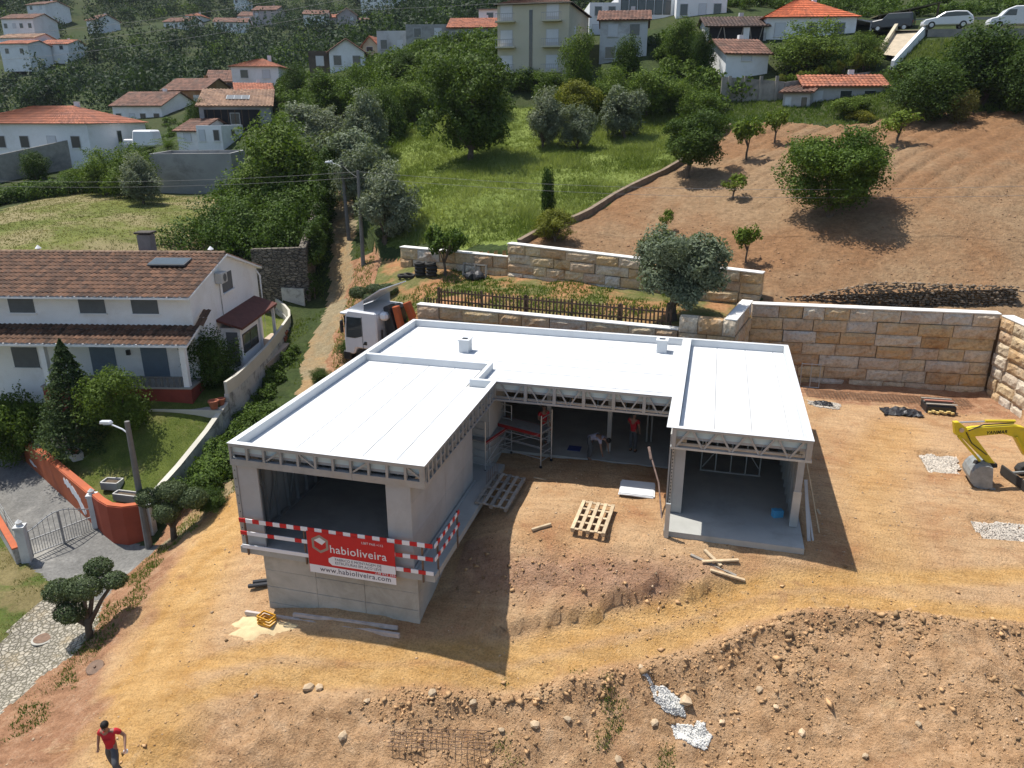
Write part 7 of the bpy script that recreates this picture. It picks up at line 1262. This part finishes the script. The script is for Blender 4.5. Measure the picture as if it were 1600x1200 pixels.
LG=leaf_mat('grass_meadow',(.12,.165,.032),(.33,.37,.13),.4,.8); LG2=leaf_mat('grass_lawn',(.085,.14,.02),(.23,.28,.07),.35,.8); LG3=leaf_mat('grass_dry',(.14,.15,.045),(.36,.30,.16),.3,.9)
x,y=scat(60000,-30,1,43,76,lambda x,y:inpoly(x,y,MEADOW)); grass('meadow_grass',x,y,np.clip(.38+fbm(x,y,2.5,3,5)*.5,.15,.8),.022,LG,'tall seeding meadow grass behind the stone walls',51,.75)
x,y=scat(26000,-40,-21,22,33,lambda x,y:inpoly(x,y,GARDEN)&(F_GAR(x,y)<-.95)); grass('lawn_grass',x,y,np.full(len(x),.07),.014,LG2,'short lawn grass in the neighbour garden',52,.9)
x,y=scat(16000,-60,-32,33,62,lambda x,y:inpoly(x,y,MOWN)); grass('mown_grass',x,y,np.full(len(x),.10),.03,LG3,'cut and drying grass on the mown field',53)
x,y=scat(20000,-34,-16,8,24,lambda x,y:(inpoly(x,y,VERGE)|((pdist(x,y,[(-19.2,14),(-19.0,17),(-20,20),(-19.6,22.5),(-18.9,24.5)])[0]<.5+fbm(x,y,1,2,3)*.9)))&(fbm(x,y,1.6,3,12)>-.08)); grass('verge_grass',x,y,np.full(len(x),.11),.012,LG3,'dry weeds and grass along the cobbled path and verge',54)
x,y=scat(9000,-22,-16,12,26,lambda x,y:(pdist(x,y,[(-19.0,12.5),(-18.7,14.5),(-18.9,17.2),(-19.6,20),(-19.3,22.6),(-18.3,24.8)])[0]<.55+fbm(x,y,.9,3,33)*1.1)&(fbm(x,y,.7,2,35)>-.05)); grass('bank_weeds',x,y,np.full(len(x),.15),.02,LG2,'green weeds on the bank between cobbled path and bare earth',60,.6)
x,y=scat(14000,-20,2,33,45,lambda x,y:inpoly(x,y,TERR)&(fbm(x,y,2.4,3,44)>.12-.25*((y>35.2)&(y<39.5)&(x>-12)&(x<-3)))); grass('terrace_grass',x,y,np.full(len(x),.16),.03,LG2,'weeds and grass patches on the terrace behind the fence',55)
x,y=scat(5200,-4.5,1.2,13.5,16.8,lambda x,y:(fbm(x,y,.8,3,71)>.24)); grass('spoil_weeds',x,y,np.full(len(x),.11),.016,LG2,'small green weeds on the loose spoil',56)
x,y=scat(12000,-30,-17,24,48,lambda x,y:(np.abs(pdist(x,y,LANE)[0]-1.6)<.75)&~inpoly(x,y,GARDEN)&(fbm(x,y,1.5,3,17)>-.12)); grass('lane_weeds',x,y,np.full(len(x),.2),.025,LG2,'weeds along both edges of the gravel lane',57)
x,y=scat(16000,-3,24,66,82,lambda x,y:(~inpoly(x,y,TILLED))&(y<79)); grass('garden_grass',x,y,np.full(len(x),.25),.035,LG2,'rough garden grass around the outbuilding above the tilled field',58)
x,y=scat(9000,14,34,76,90,lambda x,y:(y<85.5)&(x>14.5)); grass('bank_grass',x,y,np.full(len(x),.35),.04,LG,'tall grass on the bank below the parked cars',59)
# ---------------------------------------------------------------- crane truck behind the house
TZ=HG(-17.0,35.6)-.05
TR=thing('crane_truck','white crane truck with black and orange folded crane parked behind the house','truck',(-17.75,35.65,TZ),R(-11)); TR.scale=(1.18,1.18,1.18); M_TW=mat('truck_white',(.66,.67,.68),.3,.03,spec=.5); Mx=Matrix(((1,0,0),(0,0,-1),(0,1,0)))
cab=MB().prism([(.02,.75),(.0,1.35),(.12,2.55),(.3,2.72),(1.72,2.72),(1.75,2.55),(1.75,.75),(1.35,.75),(1.22,1.05),(.62,1.05),(.5,.75)],-1.12,1.12,M=Mx).build('cab',M_TW,TR,bevel=.06)
for s in (-1,1):
    MB().prism([(.14,1.5),(.22,2.42),(.98,2.44),(.98,1.62),(.6,1.5)],0,.015,M=Mx,off=(0,s*1.125+.008,0)).build('side_window',M_GLASS,cab)
    MB().b2((1.0,s*1.125-.01,1.0),(1.015,s*1.125+.01,2.5)).build('door_seam',M_SHUT,cab); MB().prism([(1.02,1.25),(1.1,1.4),(1.22,1.4),(1.22,1.25)],0,.01,M=Mx,off=(0,s*1.13+.005,0)).build('door_mark',M_BLACK,cab)
    MB().box((.05,s*1.28,2.0),(.1,.16,.55)).build('mirror',M_BLACK,cab,bevel=.02)
    MB().lathe([(.44,-.15),(.48,-.12),(.48,.12),(.44,.15)],(.95,s*.95,.48),20,M=Matrix.Rotation(PI/2,3,'X')).build('wheel',M_RUB,TR); MB().lathe([(.44,-.15),(.48,-.12),(.48,.12),(.44,.15)],(4.6,s*.95,.48),20,M=Matrix.Rotation(PI/2,3,'X')).build('wheel',M_RUB,TR)
    MB().tube([(1.95,s*1.0,.9),(1.95,s*1.0,2.0)],.05,8).build('exhaust',M_BLACK,TR)
MB().b2((-.03,-1.0,1.6),(.0,1.0,2.4)).build('windscreen',M_GLASS,cab); MB().b2((-.12,-1.15,2.5),(.2,1.15,2.6)).build('sun_visor',M_TW,cab,bevel=.03); MB().b2((-.1,-1.12,.45),(.3,1.12,.85)).build('bumper',M_BLACK,TR,bevel=.04)
MB().add([(.2,-.95,2.72),(.2,.95,2.72),(1.05,1.0,3.2),(1.05,-1.0,3.2),(1.95,1.0,3.75),(1.95,-1.0,3.75),(1.05,1.0,2.72),(1.05,-1.0,2.72)],[(0,3,2,1),(3,5,4,2),(0,7,3),(1,2,6)]).build('roof_deflector',M_TW,cab).modifiers.new('solid','SOLIDIFY').thickness=.04
MB().b2((.3,-.42,.55),(7.2,.42,.8)).build('chassis',M_BLACK,TR); MB().b2((2.9,-1.2,.85),(7.2,1.2,1.05)).build('load_bed',M_SHUT,TR); MB().b2((2.0,-1.1,.8),(2.8,1.1,1.3)).build('crane_base',M_BLACK,TR,bevel=.04)
M_CRO=mat('crane_orange',(.42,.095,.03),.5,.12,3); MB().bar((2.3,-.3,1.3),(2.15,-.3,2.95),.7,.75).build('crane_column',M_BLACK,TR,bevel=.06); MB().bar((2.55,-.75,3.05),(2.95,-.75,1.4),.26,.26).build('crane_arm',M_CRO,TR,bevel=.03); MB().bar((2.8,-.3,3.15),(3.6,-.3,1.3),.28,.28).build('crane_arm',M_CRO,TR,bevel=.03); MB().bar((2.0,-.2,2.5),(2.5,-.4,3.0),.3).build('crane_knuckle',M_BLACK,TR,bevel=.04); MB().tube([(2.2,-.75,2.9),(2.6,-.75,1.4)],.06,8).build('crane_cylinder',M_BLACK,TR); MB().box((1.95,-.7,2.55),(.4,.5,.35),R(10)).build('white_bag',M_WHT,TR,bevel=.1)
# ---------------------------------------------------------------- people
M_SKIN=mat('skin',(.28,.16,.11),.6,.06,6); M_HAIR=mat('hair',(.012,.010,.009),.7,.2,30); M_SHRED=mat('shirt_red',(.45,.02,.03),.8,.12,6); M_TRG=mat('trousers_grey',(.085,.09,.095),.85,.15,6); M_SHL=mat('shirt_lilac',(.34,.33,.40),.8,.1,6); M_SHOE=mat('boots',(.05,.035,.025),.8,.2)
def skin_obj(name,J,E_,Rd,m,parent,root,sub=2):
    bm=bmesh.new(); ly=bm.verts.layers.skin.verify(); V={}
    for k in J:
        if any(k in e for e in E_): v=bm.verts.new(J[k]); r=Rd[k]; v[ly].radius=(r,r) if not isinstance(r,tuple) else r; v[ly].use_root=(k==root); V[k]=v
    for a,b in E_: bm.edges.new((V[a],V[b]))
    me=bpy.data.meshes.new(name); bm.to_mesh(me); bm.free(); me.materials.append(m); o=bpy.data.objects.new(name,me); COL.objects.link(o); o.parent=parent
    s=o.modifiers.new('skin','SKIN'); s.use_smooth_shade=True; s.branch_smoothing=.6; u=o.modifiers.new('sub','SUBSURF'); u.levels=sub; u.render_levels=sub; return o
BASE=dict(pelvis=(0,0,.95),waist=(0,0,1.08),chest=(0,.01,1.32),neck=(0,.0,1.49),jaw=(0,-.02,1.57),head=(0,-.01,1.66),crown=(0,.0,1.73),nose=(0,-.105,1.63),earL=(-.085,0,1.64),earR=(.085,0,1.64),
 shL=(-.17,.01,1.43),shR=(.17,.01,1.43),elL=(-.25,.03,1.15),elR=(.25,.03,1.15),wrL=(-.24,-.06,.92),wrR=(.24,-.06,.92),
 hiL=(-.09,0,.92),hiR=(.09,0,.92),knL=(-.1,-.02,.5),knR=(.1,-.02,.5),anL=(-.1,.02,.09),anR=(.1,.02,.09),toL=(-.11,-.17,.04),toR=(.11,-.17,.04))
def person(label,loc,rz,pose,shirt,trous,hair=M_HAIR,hold=None,sc=1.0):
    J=dict(BASE); J.update(pose); t=thing('person',label,'person',loc,R(rz)); t.scale=(sc,)*3; J={k:Vector(v) for k,v in J.items()}
    Rd=dict(pelvis=.12,waist=.115,chest=(.145,.115),neck=.055,jaw=.065,head=.092,crown=.075,nose=.014,earL=.02,earR=.02,shL=.062,shR=.062,elL=.043,elR=.043,wrL=.03,wrR=.03,hiL=.085,hiR=.085,knL=.062,knR=.062,anL=.045,anR=.045,toL=.035,toR=.035)
    E_=[('pelvis','waist'),('waist','chest'),('chest','neck'),('neck','jaw'),('jaw','head'),('head','crown'),('head','nose'),('head','earL'),('head','earR'),('chest','shL'),('chest','shR'),('shL','elL'),('elL','wrL'),('shR','elR'),('elR','wrR'),('pelvis','hiL'),('pelvis','hiR'),('hiL','knL'),('knL','anL'),('hiR','knR'),('knR','anR'),('anL','toL'),('anR','toR')]
    for s in 'LR':                                      # hands: palm, four fingers of different length, thumb from the side of the palm
        w=J['wr'+s]; d=(w-J['el'+s]).normalized(); side=d.cross(Vector((0,1,0))); side=(side if side.length>.2 else d.cross(Vector((1,0,0)))).normalized(); curl=d.cross(side).normalized(); sg=-1 if s=='L' else 1
        J['pa'+s]=w+d*.05; Rd['pa'+s]=.026; J['pb'+s]=w+d*.09; Rd['pb'+s]=.024; E_+=[('wr'+s,'pa'+s),('pa'+s,'pb'+s)]
        for i,l in enumerate((.062,.072,.068,.052)):
            b=w+d*.095+side*(.027-.018*i); k1='f%d%s'%(i,s); k2='g%d%s'%(i,s); J[k1]=b+d*l*.5; J[k2]=b+d*l*.85+curl*l*.35; Rd[k1]=.0095; Rd[k2]=.008; E_+=[('pb'+s,k1),(k1,k2)]
        J['t1'+s]=w+d*.06+side*.035*1; J['t2'+s]=w+d*.1+side*.045; Rd['t1'+s]=.011; Rd['t2'+s]=.009; E_+=[('pa'+s,'t1'+s),('t1'+s,'t2'+s)]
    body=skin_obj('body',J,E_,Rd,M_SKIN,t,'pelvis')
    mid=lambda a,b,f:J[a].lerp(J[b],f)
    C={k:J[k] for k in ('waist','chest','shL','shR')}; C['hem']=mid('pelvis','waist',-.35); C['col']=mid('chest','neck',.45); C['slL']=mid('shL','elL',.62); C['slR']=mid('shR','elR',.62)
    skin_obj('shirt',C,[('hem','waist'),('waist','chest'),('chest','col'),('chest','shL'),('chest','shR'),('shL','slL'),('shR','slR')],dict(hem=.165,waist=.15,chest=(.18,.15),col=.085,shL=.085,shR=.085,slL=.066,slR=.066),shirt,t,'waist')
    C={k:J[k] for k in ('pelvis','hiL','hiR','knL','knR')}; C['top']=mid('pelvis','waist',.75); C['cuL']=mid('knL','anL',.9); C['cuR']=mid('knR','anR',.9)
    skin_obj('trousers',C,[('top','pelvis'),('pelvis','hiL'),('pelvis','hiR'),('hiL','knL'),('knL','cuL'),('hiR','knR'),('knR','cuR')],dict(top=.13,pelvis=.14,hiL=.11,hiR=.11,knL=.085,knR=.085,cuL=.07,cuR=.07),trous,t,'pelvis')
    for s in 'LR': skin_obj('boot',{'a':J['an'+s]+Vector((0,0,.02)),'h':J['an'+s]+Vector((0,.03,-.03)),'t':J['to'+s]},[('a','h'),('h','t')],dict(a=.05,h=.05,t=.042),M_SHOE,t,'h',1)
    up=(J['crown']-J['jaw']).normalized(); fwd=(J['nose']-J['head']).normalized(); hm=MB().ball((0,0,0),1,8,0,(.098,.108,.1)); o=hm.build('hair',hair,t,smooth=True); o.location=J['head']+up*.035-fwd*.02; o.rotation_euler=up.to_track_quat('Z','Y').to_euler()
    rt=up.cross(fwd).normalized()
    for s in (-1,1): MB().ball(J['head']+fwd*.083+rt*s*.034+up*.01,.012,5).build('eye',M_DARK,t)
    MB().box(J['jaw']+fwd*.066+up*.01,(.05,.012,.012),0).build('mouth',M_SHRED,t)
    if hold: hold(t,J)
    return t
def glove(t,J): MB().box(J['wrR']+Vector((.02,-.03,-.1)),(.1,.08,.11),R(20)).build('white_glove',M_WHT,t,bevel=.02)
person('man in red t-shirt and grey trousers walking over the bare earth',(-13.55,11.9,HG(-13.55,11.9)),18,dict(head=(0,-.09,1.63),crown=(.0,-.1,1.71),jaw=(0,-.08,1.54),neck=(0,-.02,1.47),nose=(0,-.19,1.58),earL=(-.085,-.08,1.62),earR=(.085,-.08,1.62),chest=(0,.0,1.31),elL=(-.30,.08,1.16),wrL=(-.32,.0,.93),elR=(.36,.06,1.2),wrR=(.42,-.16,1.02),knR=(.17,-.3,.58),anR=(.2,-.12,.2),toR=(.22,-.3,.12),knL=(-.1,.05,.5),anL=(-.12,.18,.12),toL=(-.13,.03,.04)),M_SHRED,M_TRG,hold=glove)
person('worker in red t-shirt standing inside the open middle wing',(-2.3,26.9,0),160,dict(elR=(.3,-.1,1.2),wrR=(.15,-.3,1.1)),M_SHRED,M_TRG,sc=.95)
person('worker in red t-shirt behind the scaffold tower platform',(-5.75,26.7,0),40,dict(elL=(-.3,-.12,1.2),wrL=(-.15,-.3,1.15)),M_SHRED,M_TRG,sc=.97)
person('worker in pale lilac shirt bending over at the slab edge',(-3.75,26.0,-.08),70,dict(waist=(0,-.08,1.0),pelvis=(0,.08,.88),hiL=(-.09,.08,.85),hiR=(.09,.08,.85),chest=(0,-.38,1.02),neck=(0,-.54,.98),jaw=(0,-.6,.93),head=(0,-.67,.93),crown=(0,-.74,.93),nose=(0,-.68,.82),earL=(-.085,-.66,.93),earR=(.085,-.66,.93),shL=(-.17,-.44,.98),shR=(.17,-.44,.98),elL=(-.22,-.5,.72),elR=(.22,-.55,.72),wrL=(-.2,-.55,.48),wrR=(.2,-.6,.48),knL=(-.12,-.06,.46),knR=(.12,.1,.48),anL=(-.13,.05,.09),anR=(.13,.2,.09),toL=(-.14,-.12,.04),toR=(.14,.03,.04)),M_SHL,M_TRG)
# cordless tool cases on the slab
tag(MB().b2((-4.75,26.4,.002),(-4.25,26.85,.02)).build('blue_sheet',mat('blue_sheet',(.04,.06,.20),.7,.1)),'blue plastic sheet on the slab beside the bending worker','sheet')
# ---------------------------------------------------------------- haze: one closed box of thin air round camera and scene
hz=MB().b2((-430,-32,-40),(340,575,260)).build('haze',[]); hm=bpy.data.materials.new('haze'); hm.use_nodes=True; ht=hm.node_tree; ht.nodes.clear(); ho_=N(ht,'ShaderNodeOutputMaterial'); pv=N(ht,'ShaderNodeVolumePrincipled'); pv.inputs['Color'].default_value=(.80,.88,1,1); pv.inputs['Density'].default_value=.00010; ht.links.new(pv.outputs[0],ho_.inputs['Volume']); hz.data.materials.append(hm); hz['kind']='stuff'; tag(hz,'thin pale summer haze over the valley','haze')
